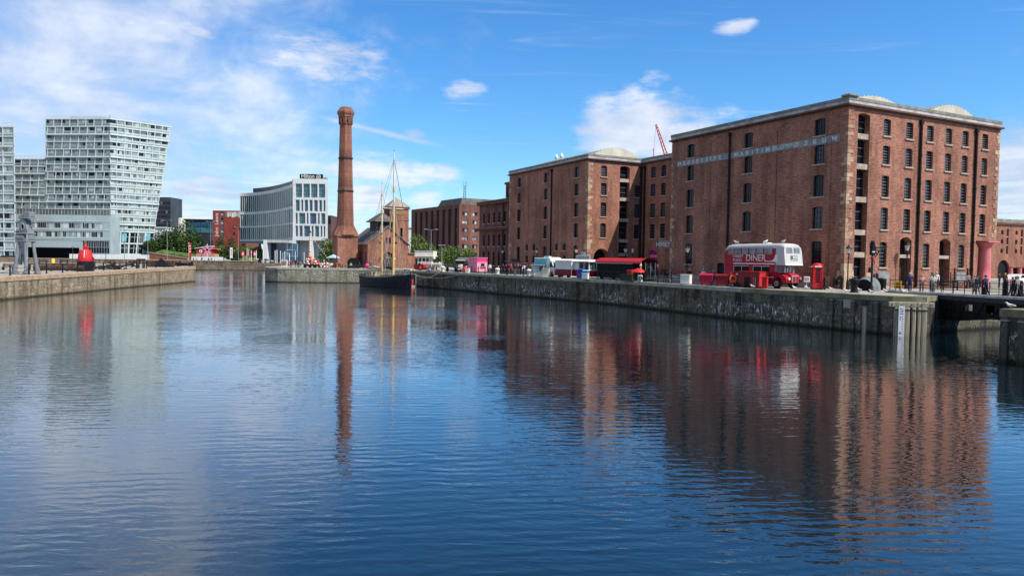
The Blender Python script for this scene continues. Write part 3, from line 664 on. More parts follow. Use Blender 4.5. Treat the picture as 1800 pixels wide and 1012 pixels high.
# -- painted sign along the water front, slab serif capitals
GL = {'M': (.95, ['.1,0 .1,1', '.1,1 .47,.3', '.47,.3 .85,1', '.85,1 .85,0'], '.1,0 .1,1 .85,1 .85,0'), 'E': (.72, ['.12,0 .12,1', '.12,1 .62,1', '.12,.5 .5,.5', '.12,0 .62,0', '.62,1 .62,.8', '.62,0 .62,.2', '.5,.6 .5,.4'], '.12,0 .12,1'),
      'R': (.8, ['.12,0 .12,1', '.12,1 .5,1', '.5,1 .63,.87', '.63,.87 .63,.65', '.63,.65 .5,.52', '.5,.52 .12,.52', '.4,.52 .68,0'], '.12,0 .12,1 .7,0'),
      'S': (.7, ['.6,.82 .5,.97', '.5,.97 .22,.97', '.22,.97 .1,.82', '.1,.82 .16,.6', '.16,.6 .52,.44', '.52,.44 .62,.2', '.62,.2 .5,.03', '.5,.03 .2,.03', '.2,.03 .08,.2', '.6,.98 .6,.75', '.08,.02 .08,.25'], ''),
      'Y': (.8, ['.1,1 .4,.48', '.7,1 .4,.48', '.4,.48 .4,0'], '.1,1 .7,1 .4,0'), 'I': (.42, ['.2,0 .2,1'], '.2,0 .2,1'), 'D': (.8, ['.12,0 .12,1', '.12,1 .45,1', '.45,1 .68,.75', '.68,.75 .68,.25', '.68,.25 .45,0', '.45,0 .12,0'], '.12,0 .12,1'),
      'A': (.82, ['.08,0 .4,1', '.4,1 .74,0', '.2,.34 .62,.34'], '.08,0 .74,0'), 'T': (.76, ['.38,0 .38,1', '.08,1 .68,1', '.08,1 .08,.78', '.68,1 .68,.78'], '.38,0'), 'U': (.84, ['.12,1 .12,.25', '.12,.25 .28,.02', '.28,.02 .55,.02', '.55,.02 .7,.25', '.7,.25 .7,1'], '.12,1 .7,1')}
SX = 1.32
def slab_word(mb, word, x0, x1, zb, h_, P, mat, th=.19):
    tot = sum(GL[c][0] for c in word); gap = ((x1 - x0) - tot * h_ * SX) / (len(word) - 1); x = x0
    for c in word:
        wd, st, sf = GL[c]
        for j, sg in enumerate(st):
            (ax, ay), (bx, by) = [tuple(map(float, q.split(','))) for q in sg.split()]
            d = Vector((bx - ax, by - ay)); L = d.length; d /= L; nn = Vector((-d.y, d.x)) * th * .5
            e = d * .03; q = [(ax - nn.x - e.x, ay - nn.y - e.y), (bx - nn.x + e.x, by - nn.y + e.y), (bx + nn.x + e.x, by + nn.y + e.y), (ax + nn.x - e.x, ay + nn.y - e.y)]
            mb.face([P(x + qx * h_ * SX, zb + qy * h_, -.002 * (j % 3)) for qx, qy in q], mat)
        for k, q in enumerate(sf.split()):
            sx_, sy_ = map(float, q.split(',')); y0 = sy_ - (.0 if sy_ < .5 else .1)
            mb.face([P(x + qx * h_ * SX, zb + qy * h_, -.008) for qx, qy in ((sx_ - .16, y0), (sx_ + .16, y0), (sx_ + .16, y0 + .1), (sx_ - .16, y0 + .1))], mat)
        x += wd * h_ * SX + gap
M('sign_grey', (.23, .245, .25), .8, .15, .9); M('sign_letter', (.66, .65, .61), .8, .1, 2); M('sign_worn', (.50, .49, .45), .9, c2=(.30, .31, .31), scale=3.5, st=(1, 1.6, 1))
mb = MB(); mb.box(-.035, 0, .92, 25.7, 14.70, 15.43, 'sign_grey')
sb = mb.build('sign_band', WH)
mb = MB(); PS = lambda a, z, d: (-.045 + d, a, z)
PM = lambda x, z, d: (-.045 + d, 25.7 - x, z)
slab_word(mb, 'MERSEYSIDE', .35, 8.1, 14.86, .42, PM, 'sign_letter'); slab_word(mb, 'MARITIME', 10.3, 16.5, 14.86, .42, PM, 'sign_letter'); slab_word(mb, 'MUSEUM', 18.0, 24.4, 14.86, .42, PM, 'sign_letter')
mb.build('sign_lettering', WH)
mb = MB()
random.seed(3)
for k in range(26):
    x = random.uniform(16.3, 19.5); h_ = random.uniform(.1, .3); wd = random.uniform(.15, .6); zz = random.uniform(14.75, 15.36 - h_)
    mb.box(-.062 - .0005 * k, -.046, 25.7 - x - wd, 25.7 - x, zz, zz + h_, 'sign_worn')
mb.build('worn_patch', WH)
mb = MB(); mb.box(DR - .05, DR, 37.2, 42.75, 4.62, 5.62, 'iron_dark'); mb.box(DR - .07, DR - .05, 37.2, 42.75, 5.55, 5.62, 'grey_pale'); mb.box(DR - .07, DR - .05, 37.2, 42.75, 4.62, 4.68, 'grey_pale'); mb.build('entrance_sign', WH)
mb = MB(); slab_word(mb, 'MERSEYSIDE', 0, 5.2, 4.8, .62, lambda x, z, d: (DR - .06 + d, 42.6 - x, z), 'sign_letter'); mb.build('entrance_lettering', WH)
# vents on the far wing's roof line
for y in (56.3, 58.0):
    mb = MB(); mb.lathe([(.22, ZT + .9), (.18, ZT + 1.5), (.32, ZT + 1.6), (.3, ZT + 1.9), (.08, ZT + 2.3)], 'white_paint', 10, (.9, y)); mb.build('roof_vent', WH)

# ================================================================= DOCK OFFICE beyond the warehouse
DO = thing('dock_office', 'three storey dark brick office with arched windows and a square tower, beyond the warehouse', 'office building', SW(0, .6), TH)
mb = MB(); y0, y1 = YW + .3, 88.4; holes = []
for k in range(5):
    a = y1 - 2.3 - k * 2.35
    for z0, z1 in ((9.6, 11.7), (5.0, 7.4), (1.2, 4.0)): holes.append((a - .42, a + .42, z0, z1, .36))
facade(mb, PL(0), y0, y1, 0, 13.3, holes, 'brick_dark', .3)
mb.face([(0, y0, 0), (14, y0, 0), (14, y0, 13.3), (0, y0, 13.3)], 'brick_dark'); mb.face([(0, y1, 0), (14, y1, 0), (14, y1, 13.3), (0, y1, 13.3)], 'brick_dark'); mb.face([(14, y0, 0), (14, y1, 0), (14, y1, 13.3), (14, y0, 13.3)], 'brick_dark')
mb.build('wall', DO)
first = None
for h in holes:
    def mk(): return make_window(h[1] - h[0], h[3] - h[2], .36, bars=(2, 3), y=.2)
    place_win(DO, ('do', round(h[3] - h[2], 2)), mk, (0, h[1], h[2]), ROT_L)
mb = MB()
mb.box(-.5, 14, y0 - .0, y1 + .3, 13.3, 13.9, 'cornice_brown'); mb.box(-.65, 14, y0, y1 + .45, 13.9, 14.05, 'coping'); mb.build('cornice', DO)
mb = MB(); mb.box(-.55, 0, y0, y1 + .3, 8.15, 8.55, 'cornice_brown'); mb.box(-.75, 0, y0, y1 + .5, 8.55, 8.65, 'coping'); mb.build('string_course', DO)
for h in holes: sillL(DO, 0, h[0], h[1], h[2])
tw = MB(); ty0, ty1 = YW + .9, YW + 5.2
facade(tw, PL(1.2), ty0, ty1, 13.9, 17.0, [(ty0 + .45 + .95 * k, ty0 + .95 + .95 * k, 14.5, 16.5, 0) for k in range(4)], 'brick_dark', .5)
for k in range(4): tw.face([(1.7, ty0 + .45 + .95 * k, 14.5), (1.7, ty0 + .95 + .95 * k, 14.5), (1.7, ty0 + .95 + .95 * k, 16.5), (1.7, ty0 + .45 + .95 * k, 16.5)], 'dark_void')
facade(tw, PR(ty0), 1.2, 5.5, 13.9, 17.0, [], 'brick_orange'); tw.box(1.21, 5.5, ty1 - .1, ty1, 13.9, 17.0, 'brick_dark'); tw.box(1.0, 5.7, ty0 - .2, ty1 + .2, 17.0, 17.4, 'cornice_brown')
tw.build('tower', DO)
mb = MB(); mb.tube([(-.2, YW + 3.4, .1), (-.2, YW + 3.4, 13.2)], .1, 'pipe_black', 8); mb.build('downpipe', DO)

# ================================================================= far brick warehouse across the dock at the right edge
a_ = QY(1753, 150); FB = thing('warehouse', 'distant brick warehouse with arches and short pink columns at the right edge', 'warehouse', (a_.x, a_.y, ZQ), TH - R_(5))
z0_ = (465.5 - 371) / F * 150 + HC - ZQ
fz = z0_ / 12.0
mb = MB(); holes = []
for k in range(7):
    x = .8 + k * 4.4
    for z in (5.2, 7.1, 9.0): holes.append((x, x + .75, z, z + .85, .1))
    holes.append((x + 1.7, x + 2.35, 5.0, 10.1, 0))
    if k > 1: holes.append((x, x + .7, 3.3, 4.2, .1))
ar = [(.2, 3.7, 0, 3.75, 1.7), (4.4, 6.6, 0, 2.2, 0), (7.1, 8.9, 0, 2.2, 0), (9.4, 11.2, 0, 2.2, 0), (11.7, 13.5, 0, 2.2, 0), (14, 15.8, 0, 2.2, 0)]
h2 = [(a - 0, b_ - 0, c, d, e) for a, b_, c, d, e in ar]
holes = [h for h in holes if not (h[0] < 4.0 and h[2] < 4)]
facade(mb, PR(0), -14, 34, 0, 11.0, holes + h2, 'brick', .4)
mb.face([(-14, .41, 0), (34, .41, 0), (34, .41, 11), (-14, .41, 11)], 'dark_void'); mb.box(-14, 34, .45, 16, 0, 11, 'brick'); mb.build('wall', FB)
mb = MB(); mb.box(-14.2, 34.2, -.3, 16, 11, 11.35, 'cornice_brown'); mb.box(-14.1, 34.1, -.15, 16, 11.35, 12.1, 'coping'); mb.build('parapet', FB)
for x in (4.0, 6.85, 9.15, 11.45, 13.75, 16.1):
    mb = MB(); mb.lathe([(.52, 0), (.48, .2), (.42, 2.0), (.44, 2.2), (.55, 2.35)], 'column_pink', 12, (x, -.05)); mb.build('column', FB)
mb = MB()
for h in holes:
    if h[3] - h[2] > 4:
        for z in (6.7, 8.4): mb.box(h[0] + .01, h[1] - .01, .05, .4, z, z + .22, 'sill_stone')
mb.build('lintel', FB)
# ================================================================= CITY BUILDINGS
def lerp(a, b_, t): return a + (b_ - a) * t
# ---- glazed apartment slab with the leaning end (left)
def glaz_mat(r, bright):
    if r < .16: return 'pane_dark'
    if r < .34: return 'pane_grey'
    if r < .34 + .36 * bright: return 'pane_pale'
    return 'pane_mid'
def glazed_face(root, p0, p1a, p1b, z0, z1, nfl, ncol, bright, seed, skip=0, fin=True, lean=0.0, bandname='glazing_band'):
    """one facade: p0 fixed corner, far end moves from p1a (bottom) to p1b (top); slabs, glazing bands, raking fins"""
    rnd = random.Random(seed); p0 = Vector(p0); nrm = None
    fh = (z1 - z0) / nfl; slab = MB()
    d0 = (Vector(p1b) - p0).normalized(); nn = Vector((d0.y, -d0.x, 0))
    if nn.y > 0: nn = -nn
    def P(t, z, d):
        e = Vector(p1a).lerp(Vector(p1b), (z - z0) / (z1 - z0)); q = p0.lerp(e, t); return (q.x + nn.x * d, q.y + nn.y * d, z)
    for k in range(nfl):
        za, zb = z0 + k * fh, z0 + (k + 1) * fh
        mb = MB(); c = 0; zs, zt = za + .45, zb - .62
        while c < ncol:
            c2 = c + 1
            t0, t1 = c / ncol, c2 / ncol
            # each bay: balustrade panel below, window lights above
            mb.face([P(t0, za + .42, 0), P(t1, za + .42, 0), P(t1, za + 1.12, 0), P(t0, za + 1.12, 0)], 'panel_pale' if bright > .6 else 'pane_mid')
            nl = rnd.choice((2, 3, 3)); cuts = sorted([0, 1] + [rnd.uniform(.2, .8) for _ in range(nl - 1)])
            for i in range(len(cuts) - 1):
                ta, tb = lerp(t0, t1, cuts[i]) + .0015, lerp(t0, t1, cuts[i + 1]) - .0015
                mb.face([P(ta, za + 1.12, -.02), P(tb, za + 1.12, -.02), P(tb, zt + .1, -.02), P(ta, zt + .1, -.02)], glaz_mat(rnd.random(), bright))
            c = c2
        mb.face([P(0, za, -.10), P(1, za, -.10), P(1, zb, -.10), P(0, zb, -.10)], 'grey_clad')
        for c in range(ncol + 1):
            ta = c / ncol - lean * (k % 3) / 3 / ncol; tb = c / ncol - lean * (k % 3 + 1) / 3 / ncol; wd = .14 / (Vector(p1b) - p0).length
            if ta < 0 or tb < -.01 or ta > 1: continue
            mb.face([P(ta - wd, za, .2), P(ta + wd, za, .2), P(tb + wd, zb - .4, .2), P(tb - wd, zb - .4, .2)], 'fin_pale'); mb.face([P(ta + wd, za, .2), P(ta + wd, za, -.1), P(tb + wd, zb - .4, -.1), P(tb + wd, zb - .4, .2)], 'fin_pale'); mb.face([P(ta - wd, za, .2), P(ta - wd, za, -.1), P(tb - wd, zb - .4, -.1), P(tb - wd, zb - .4, .2)], 'fin_pale')
        mb.build(bandname, root)
        big = (nfl - k) % 3 == 0
        a, b_ = (.62, .55) if big else (.42, .22)
        q = [P(-.004, zb - a, b_), P(1.004, zb - a, b_), P(1.004, zb, b_), P(-.004, zb, b_)]
        slab.face(q, 'slab_white'); slab.face([P(0, zb, -.1), P(1, zb, -.1), P(1.004, zb, b_), P(-.004, zb, b_)], 'slab_white'); slab.face([P(0, zb - a, -.1), P(1, zb - a, -.1), P(1.004, zb - a, b_), P(-.004, zb - a, b_)], 'slab_white')
    slab.build('floor_slab', root)
PW = thing('apartment_block', 'tall glazed white apartment block with a leaning right end and raking fins', 'apartment block', (0, 0, 0))
kc = Vector((-158.9, 290, 0)); dr = Vector((.686, .728, 0)); dl = Vector((-.994, .10, 0)); zg, zr = 2.95, 58.6
fl0 = 20.2
Lb, Lt = 14.6, 23.4
at = lambda z: lerp(Lb, Lt, (z - zg) / (zr - zg))
glazed_face(PW, kc, kc + dr * at(14.6), kc + dr * Lt, 14.6, zr, 15, 8, .85, 5, lean=.15)  # paler panels and panes put the sunlight on this face into its colours
glazed_face(PW, kc, kc + dl * 27.3, kc + dl * 27.3, fl0, zr, 13, 8, .30, 9, lean=.28)  # darker panels and panes put the left side's shade into the colours
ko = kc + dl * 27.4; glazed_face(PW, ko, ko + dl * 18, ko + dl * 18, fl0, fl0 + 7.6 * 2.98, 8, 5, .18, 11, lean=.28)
# lower storeys of the leaning end: tall clear shop floors with raking columns
mb = MB()
def PR2(t, z, d):
    q = kc + dr * (at(z) * t); nn = Vector((dr.y, -dr.x, 0)); return (q.x + nn.x * d, q.y + nn.y * d, z)
for k, (za, zb) in enumerate(((zg, 5.6), (5.6, 9.9), (9.9, 14.6))):
    for c in range(9):
        t0, t1 = c / 9, (c + 1) / 9
        mb.face([PR2(t0 + .006, za, 0), PR2(t1 - .006, za, 0), PR2(t1 - .006, zb - .5, 0), PR2(t0 + .006, zb - .5, 0)], 'pane_dark' if (c + k) % 4 else 'pane_grey')
    mb.face([PR2(0, zb - .5, .3), PR2(1, zb - .5, .3), PR2(1, zb, .3), PR2(0, zb, .3)], 'slab_white'); mb.face([PR2(0, za, -.05), PR2(1, za, -.05), PR2(1, zb, -.05), PR2(0, zb, -.05)], 'panel_pale')
    mb.face([PR2(0, (za + zb) / 2 - .05, .06), PR2(1, (za + zb) / 2 - .05, .06), PR2(1, (za + zb) / 2 + .06, .06), PR2(0, (za + zb) / 2 + .06, .06)], 'slab_white')
for t in (.02, .22, .42, .62, .80):
    mb.face([PR2(t - .012, zg, .25), PR2(t + .014, zg, .25), PR2(t + .014, 14.6, .25), PR2(t - .012, 14.6, .25)], 'slab_white')
mb.build('shop_front', PW)
mb = MB()
for t0, t1, za, zb in ((.26, .36, 10.3, 13.6), (.78, .92, 10.3, 13.8), (.80, .90, 6.0, 9.0)): mb.face([PR2(t0, za, .09), PR2(t1, za, .09), PR2(t1, zb, .09), PR2(t0, zb, .09)], 'teal')
mb.build('shop_banner', PW)
# body behind the facades: leaning end wall, roof, rails
mb = MB()
b0, b1 = kc + dr * Lb, kc + dr * Lt; bk = Vector((-10, 24, 0))
pts = lambda z, L: [kc + Vector((0, .3, z)), kc + dr * L + Vector((0, .3, z))]
A0_, B0_ = kc + dl * 27.3, kc + dr * Lb; B1_ = kc + dr * Lt
def v3(p, z): return (p.x, p.y, z)
off = Vector((-15, 26, 0))
nb = Vector((-.3, .3, 0))
mb.face([v3(B0_ + nb, zg), v3(B0_ + off, zg), v3(B1_ + off, zr), v3(B1_ + nb, zr)], 'panel_pale')
mb.face([v3(A0_ + nb * 0 + Vector((0, .3, 0)), zg), v3(A0_ + off, zg), v3(A0_ + off, zr), v3(A0_ + Vector((0, .3, 0)), zr)], 'grey_clad')
mb.face([v3(kc + Vector((0, .3, 0)), zr), v3(B1_ + nb, zr), v3(B1_ + off, zr), v3(A0_ + off, zr), v3(A0_ + Vector((0, .3, 0)), zr)], 'grey_clad')
mb.face([v3(B0_ + off, zg), v3(A0_ + off, zg), v3(A0_ + off, zr), v3(B1_ + off, zr)], 'grey_clad')
C1_ = ko + dl * 18; zl_ = fl0 + 7.6 * 2.98
mb.face([v3(ko + Vector((0, .3, 0)), zl_), v3(C1_ + Vector((0, .3, 0)), zl_), v3(C1_ + off, zl_), v3(ko + off, zl_)], 'grey_clad'); mb.face([v3(C1_ + Vector((0, .3, 0)), zg), v3(C1_ + off, zg), v3(C1_ + off, zl_), v3(C1_ + Vector((0, .3, 0)), zl_)], 'grey_clad')
mb.build('body', PW)
mb = MB()
for a, b_, z, n_ in ((kc + dl * 27, kc, zr, 16), (kc, B1_, zr, 12), (C1_, ko, zl_, 10)):
    for k in range(n_ + 1):
        q = a.lerp(b_, k / n_); mb.box(q.x - .06, q.x + .06, q.y - .06, q.y + .06, z, z + 1.2, 'slab_white')
    for zz in (.6, 1.15): mb.tube([v3(a, z + zz), v3(b_, z + zz)], .06, 'slab_white', 5)
mb.box(-178, -164, 296, 304, zr, zr + 1.7, 'panel_pale'); mb.box(-152, -149.5, 302, 306, zr, zr + 1.1, 'panel_pale')
mb.build('roof_rail', PW)
# podium in front of it
PO = thing('podium_building', 'low pale blue panelled office front with a dark garage mouth, under the apartment block', 'office building', (0, 0, 0))
px0, px1, py = -198, -155.6, 283.5
mb = MB()
zt = 20.2
holes = [(-191, -167.6, 2.95, 7.6, 0, 6.0), (-166.4, -156.0, 5.5, 10.4, 0, .4), (-166.4, -156, 2.95, 5.2, 0, .8), (-196, -158.5, 11.8, 13.8, 0, .3), (-196, -158.5, 15.2, 17.2, 0, .3)]
facade(mb, lambda a, z, d: (a, py + d, z), px0, px1, 2.9, zt, holes, 'panel_blue', .3)
mb.face([(px1, py, 2.9), (px1, py + 7, 2.9), (px1, py + 7, zt), (px1, py, zt)], 'panel_blue'); mb.face([(px0, py, zt), (px1, py, zt), (px1, py + 7, zt), (px0, py + 7, zt)], 'grey_clad')
mb.face([(-191, py + 6, 2.9), (-167.6, py + 6, 2.9), (-167.6, py + 6, 7.6), (-191, py + 6, 7.6)], 'dark_void'); mb.build('wall', PO)
mb = MB()
for z in (11.2, 14.4, 17.8, 10.6): mb.box(px0, px1, py - .12, py, z - .09, z + .09, 'slab_white')
for k in range(60): x = px0 + (px1 - px0) * k / 60; mb.box(x, x + .05, py - .03, py - .002, 7.7, zt, 'fin_pale')
mb.build('panel_joints', PO)
rnd = random.Random(4)
for z0, z1 in ((11.8, 13.8), (15.2, 17.2)):
    mb = MB()
    for k in range(34):
        x = -196 + 37.5 * k / 34; mb.box(x + .06, x + 1.05, py + .2, py + .29, z0, z1, 'pane_dark' if rnd.random() < .3 else rnd.choice(('pane_pale', 'white_clad', 'pane_mid')))
    mb.box(-196, -158.5, py + .291, py + .3, z0, z1, 'slab_white'); mb.build('window_band', PO)
mb = MB()
for k in range(10):
    for j in range(2): x = -166.4 + 10.4 * k / 10; mb.box(x + .1, x + .95, py + .3, py + .39, 5.6 + j * 2.4, 7.8 + j * 2.4, 'pane_dark')
mb.box(-166.4, -156, py + .391, py + .4, 5.5, 10.4, 'slab_white'); mb.build('window_band', PO)
mb = MB(); mb.box(-166.4, -156, py + .2, py + .3, 2.95, 5.2, 'iron_black'); mb.build('shop_board', PO)
text('lettering', 'SEE YOU SOON', 1.15, 'white_paint', PO, (-165.6, py + .17, 3.5), (math.pi / 2, 0, 0), .01, sx=1.0)
mb = MB()
for k in range(34): x = px0 + 1 + k * 1.25; mb.box(x, x + .07, py + .2, py + .27, zt, zt + 2.2, 'slab_white')
mb.box(px0, px1, py + .15, py + .3, zt + 2.2, zt + 2.35, 'slab_white'); mb.box(px0, px1, py + .3, py + .34, zt, zt + 2.2, 'pane_grey'); mb.build('terrace_rail', PO)
# neighbouring block cut by the left edge of the frame
LB = thing('apartment_block', 'white balconied apartment block cut by the left edge of the photo', 'apartment block', (0, 0, 0))
la = Vector((-177.7, 262, 0)); glazed_face(LB, la - Vector((30, -3, 0)), la, la, 2.95, 50.2, 14, 7, .75, 21, lean=0)
mb = MB(); mb.face([v3(la, 2.9), v3(la + Vector((-14, 18, 0)), 2.9), v3(la + Vector((-14, 18, 0)), 50.2), v3(la, 50.2)], 'grey_clad'); mb.face([v3(la, 50.2), v3(la + Vector((-14, 18, 0)), 50.2), v3(la + Vector((-44, 20, 0)), 50.2), v3(la + Vector((-30, 3, 0)), 50.2)], 'grey_clad')
for k in range(9): x = la.x - k * 3.4; mb.box(x - .06, x + .06, 262.1 + k * .34, 262.2 + k * .34, 50.2, 51.5, 'slab_white')
mb.tube([(la.x, 262.1, 51.4), (la.x - 30, 265.1, 51.4)], .07, 'slab_white', 5); mb.build('body', LB)
# ---- hotel: straight white tower and a concave curved wing
HT = thing('hotel', 'white framed hotel tower with tall blue windows and a concave curved wing', 'hotel', (0, 0, 0))
hx0, hx1, hy = D(514.5, 400, 285).x, D(575.5, 400, 285).x, 285.0; hz = 35.3; Wd = hx1 - hx0
mb = MB(); holes = []
rowsH = [((13.4, 18.2), [.08, .22, .37, .58, .73, .86], (.09, .10, .16, .06, .10, .05)), ((19.2, 23.7), [.08, .19, .41, .50, .77, .86], None), ((24.5, 28.4), None, None), ((29.2, 34.0), None, None)]
def put(z0, z1, spans):
    for a, b_ in spans: holes.append((hx0 + Wd * a, hx0 + Wd * b_, z0, z1, 0))
put(28.3, 33.6, [(.08, .265), (.30, .49), (.52, .71), (.745, .93)])
put(23.0, 27.4, [(.08, .20), (.24, .30), (.34, .44), (.48, .57), (.61, .72), (.76, .84), (.88, .94)])
put(18.1, 22.3, [(.08, .14), (.18, .36), (.40, .455), (.495, .68), (.72, .775), (.815, .94)])
put(13.2, 17.4, [(.08, .15), (.19, .285), (.325, .50), (.54, .60), (.64, .76), (.80, .855), (.89, .94)])
facade(mb, lambda a, z, d: (a, hy + d, z), hx0, hx1, 12.2, hz, holes, 'white_clad', .6)
for a, b_ in ((hx0, hx0 + .7), (hx1 - .7, hx1)): mb.prism([(a, hy + .6), (b_, hy + .6), (b_ - 6.5, hy + 20), (a - 6.5, hy + 20)], 12.2, hz, 'white_clad')
mb.prism([(hx0, hy), (hx1, hy), (hx1 - 6.7, hy + 20), (hx0 - 6.7, hy + 20)], hz, hz + .25, 'white_clad', 'grey_clad'); mb.prism([(hx0, hy), (hx1, hy), (hx1 - 6.7, hy + 20), (hx0 - 6.7, hy + 20)], 11.7, 12.2, 'white_clad', bottom=True)
for a in (0, .48, .90): mb.box(hx0 + Wd * a, hx0 + Wd * a + 1.3, hy + .01, hy + 2, 2.9, 11.7, 'white_clad')
mb.box(hx0 + 1, hx1 - 1, hy + 3.5, hy + 5, 2.9, 11.7, 'grey_pale'); mb.build('tower_frame', HT)
for h in holes:
    mb = MB(); w_ = h[1] - h[0]; n_ = 4; g_ = random.choice(('pane_blue', 'pane_blue', 'pane_teal'))
    if h[2] > 28: g_ = 'pane_teal'
    mb.box(0, w_, .5, .55, 0, h[3] - h[2], g_)
    for k in range(1, n_): mb.box(0, w_, .46, .5, (h[3] - h[2]) * k / n_ - .06, (h[3] - h[2]) * k / n_ + .06, 'dark_clad')
    if w_ > 1.5: mb.box(w_ / 2 - .05, w_ / 2 + .05, .45, .46, 0, h[3] - h[2], 'dark_clad')
    mb.build('window', HT, (h[0], hy, h[2]))
mb = MB(); mb.box(hx0 + 2.2, hx0 + 11.2, hy + 1.6, hy + 2.0, hz + .1, hz + 2.2, 'iron_black'); mb.box(hx0 + 11.3, hx0 + 12.5, hy + 2, hy + 4, hz, hz + .9, 'dark_clad'); mb.build('sign_board', HT)
text('sign_lettering', 'Hilton', 2.1, 'white_paint', HT, (hx0 + 2.75, hy + 1.57, hz + .28), (math.pi / 2, 0, 0), .02, sx=.98)
mb = MB(); mb.torus((hx0 + 9.5, hy + 1.55, hz + 1.15), .82, .09, 'y', 'white_paint', 20, 6)
for x in (9.2, 9.72): mb.box(hx0 + x, hx0 + x + .16, hy + 1.5, hy + 1.58, hz + .7, hz + 1.6, 'white_paint')
mb.box(hx0 + 9.36, hx0 + 9.72, hy + 1.51, hy + 1.57, hz + 1.08, hz + 1.24, 'white_paint'); mb.build('sign_emblem', HT)
# curved wing through three plan points
Q0, Q1, Q2 = D(515, 322, 291), D(468, 335, 325), D(422.4, 338, 337)
def qa(t):
    a, b_, c = Vector(Q0.xy), Vector(Q1.xy), Vector(Q2.xy); ctl = b_ * 2 - (a + c) * .5
    return a * (1 - t) ** 2 + ctl * 2 * t * (1 - t) + c * t * t
zw = 34.0; NB = 26
def cw(mb, ta, tb, z0, z1, d, mat):
    a, b_ = qa(ta), qa(tb); n_ = Vector((-(b_ - a).y, (b_ - a).x)).normalized()
    if n_.y > 0: n_ = -n_
    a2, b2 = a + n_ * d, b_ + n_ * d
    mb.face([(a2.x, a2.y, z0), (b2.x, b2.y, z0), (b2.x, b2.y, z1), (a2.x, a2.y, z1)], mat)
    mb.face([(a.x, a.y, z0), (a2.x, a2.y, z0), (a2.x, a2.y, z1), (a.x, a.y, z1)], mat); mb.face([(b_.x, b_.y, z0), (b2.x, b2.y, z0), (b2.x, b2.y, z1), (b_.x, b_.y, z1)], mat)
    mb.face([(a.x, a.y, z1), (b_.x, b_.y, z1), (b2.x, b2.y, z1), (a2.x, a2.y, z1)], mat); mb.face([(a.x, a.y, z0), (b_.x, b_.y, z0), (b2.x, b2.y, z0), (a2.x, a2.y, z0)], mat)
mb = MB()
for k in range(NB):
    cw(mb, k / NB, (k + 1) / NB, 11.2, zw, 0, 'grey_mid')
    a, b_ = qa(k / NB), qa((k + 1) / NB); mb.face([(a.x, a.y, zw), (b_.x, b_.y, zw), (b_.x + 8, b_.y + 16, zw), (a.x + 8, a.y + 16, zw)], 'grey_clad')
    for z0, z1 in ((32.6, zw), (24.2, 25.3), (18.2, 18.9), (12.0, 12.8)): cw(mb, k / NB, (k + 1) / NB, z0, z1, .25, 'white_clad')
e_ = qa(1); mb.face([(e_.x, e_.y, 11), (e_.x + 8, e_.y + 16, 11), (e_.x + 8, e_.y + 16, zw), (e_.x, e_.y, zw)], 'white_clad')
mb.build('curved_wing', HT)
rnd = random.Random(8); fin = MB()
for r_, (z0, z1) in enumerate(((25.3, 32.6), (18.9, 24.2), (12.8, 18.2))):
    for k in range(NB):
        t0, t1 = k / NB, (k + 1) / NB; mb = MB()
        if r_ == 0: cw(mb, t0 + .012, t1 - .004, z0 + .3, z1, .06, 'pane_dark'); cw(fin, t1 - .008, t1 + .004, z0, z1, .18, 'fin_pale')
        else:
            s_ = rnd.random() * .010; cw(mb, t0 + .003 + s_, t0 + .017 + s_, z0 + .3, z1 - .2, .06, 'pane_dark')
            cw(fin, t1 - .005, t1 + .001, z0, z1, .12, 'white_clad'); cw(fin, t0 + .0175 + s_, t0 + .030, z0, z1, .07, 'fin_pale')
        mb.build('window_strip', HT)
fin.build('fins', HT)
mb = MB()
for k in range(0, NB): 
    t0, t1 = k / NB, (k + 1) / NB
    if t0 < .02 or t0 > .82: continue
    a, b_ = qa(t0) + Vector((1, 3)), qa(t1) + Vector((1, 3)); mb.face([(a.x, a.y, zw), (b_.x, b_.y, zw), (b_.x, b_.y, zw + 2.4), (a.x, a.y, zw + 2.4)], 'dark_clad'); mb.face([(a.x, a.y, zw + 2.4), (b_.x, b_.y, zw + 2.4), (b_.x + 3, b_.y + 6, zw + 2.4), (a.x + 3, a.y + 6, zw + 2.4)], 'dark_clad')
mb.build('plant_screen', HT)
px_ = D(466, 430, 283).x
mb = MB(); mb.box(px_, px_ + 1.4, 281, 296, 2.9, 11.6, 'white_clad', .02); mb.box(px_ + 1.4, hx0 - .02, 281, 296, 10.6, 11.6, 'grey_pale'); mb.box(px_ + 1.4, px_ + 4, 286, 296, 2.9, 10.6, 'dark_clad'); mb.build('porch', HT)
mb = MB()
for k in range(4):
    for j in range(3):
        x = px_ + 3.8 + k * 2.05; mb.box(x, x + 1.95, 285, 285.1, 3 + j * 2.5, 5.4 + j * 2.5, 'pane_blue')
mb.build('porch_glazing', HT)
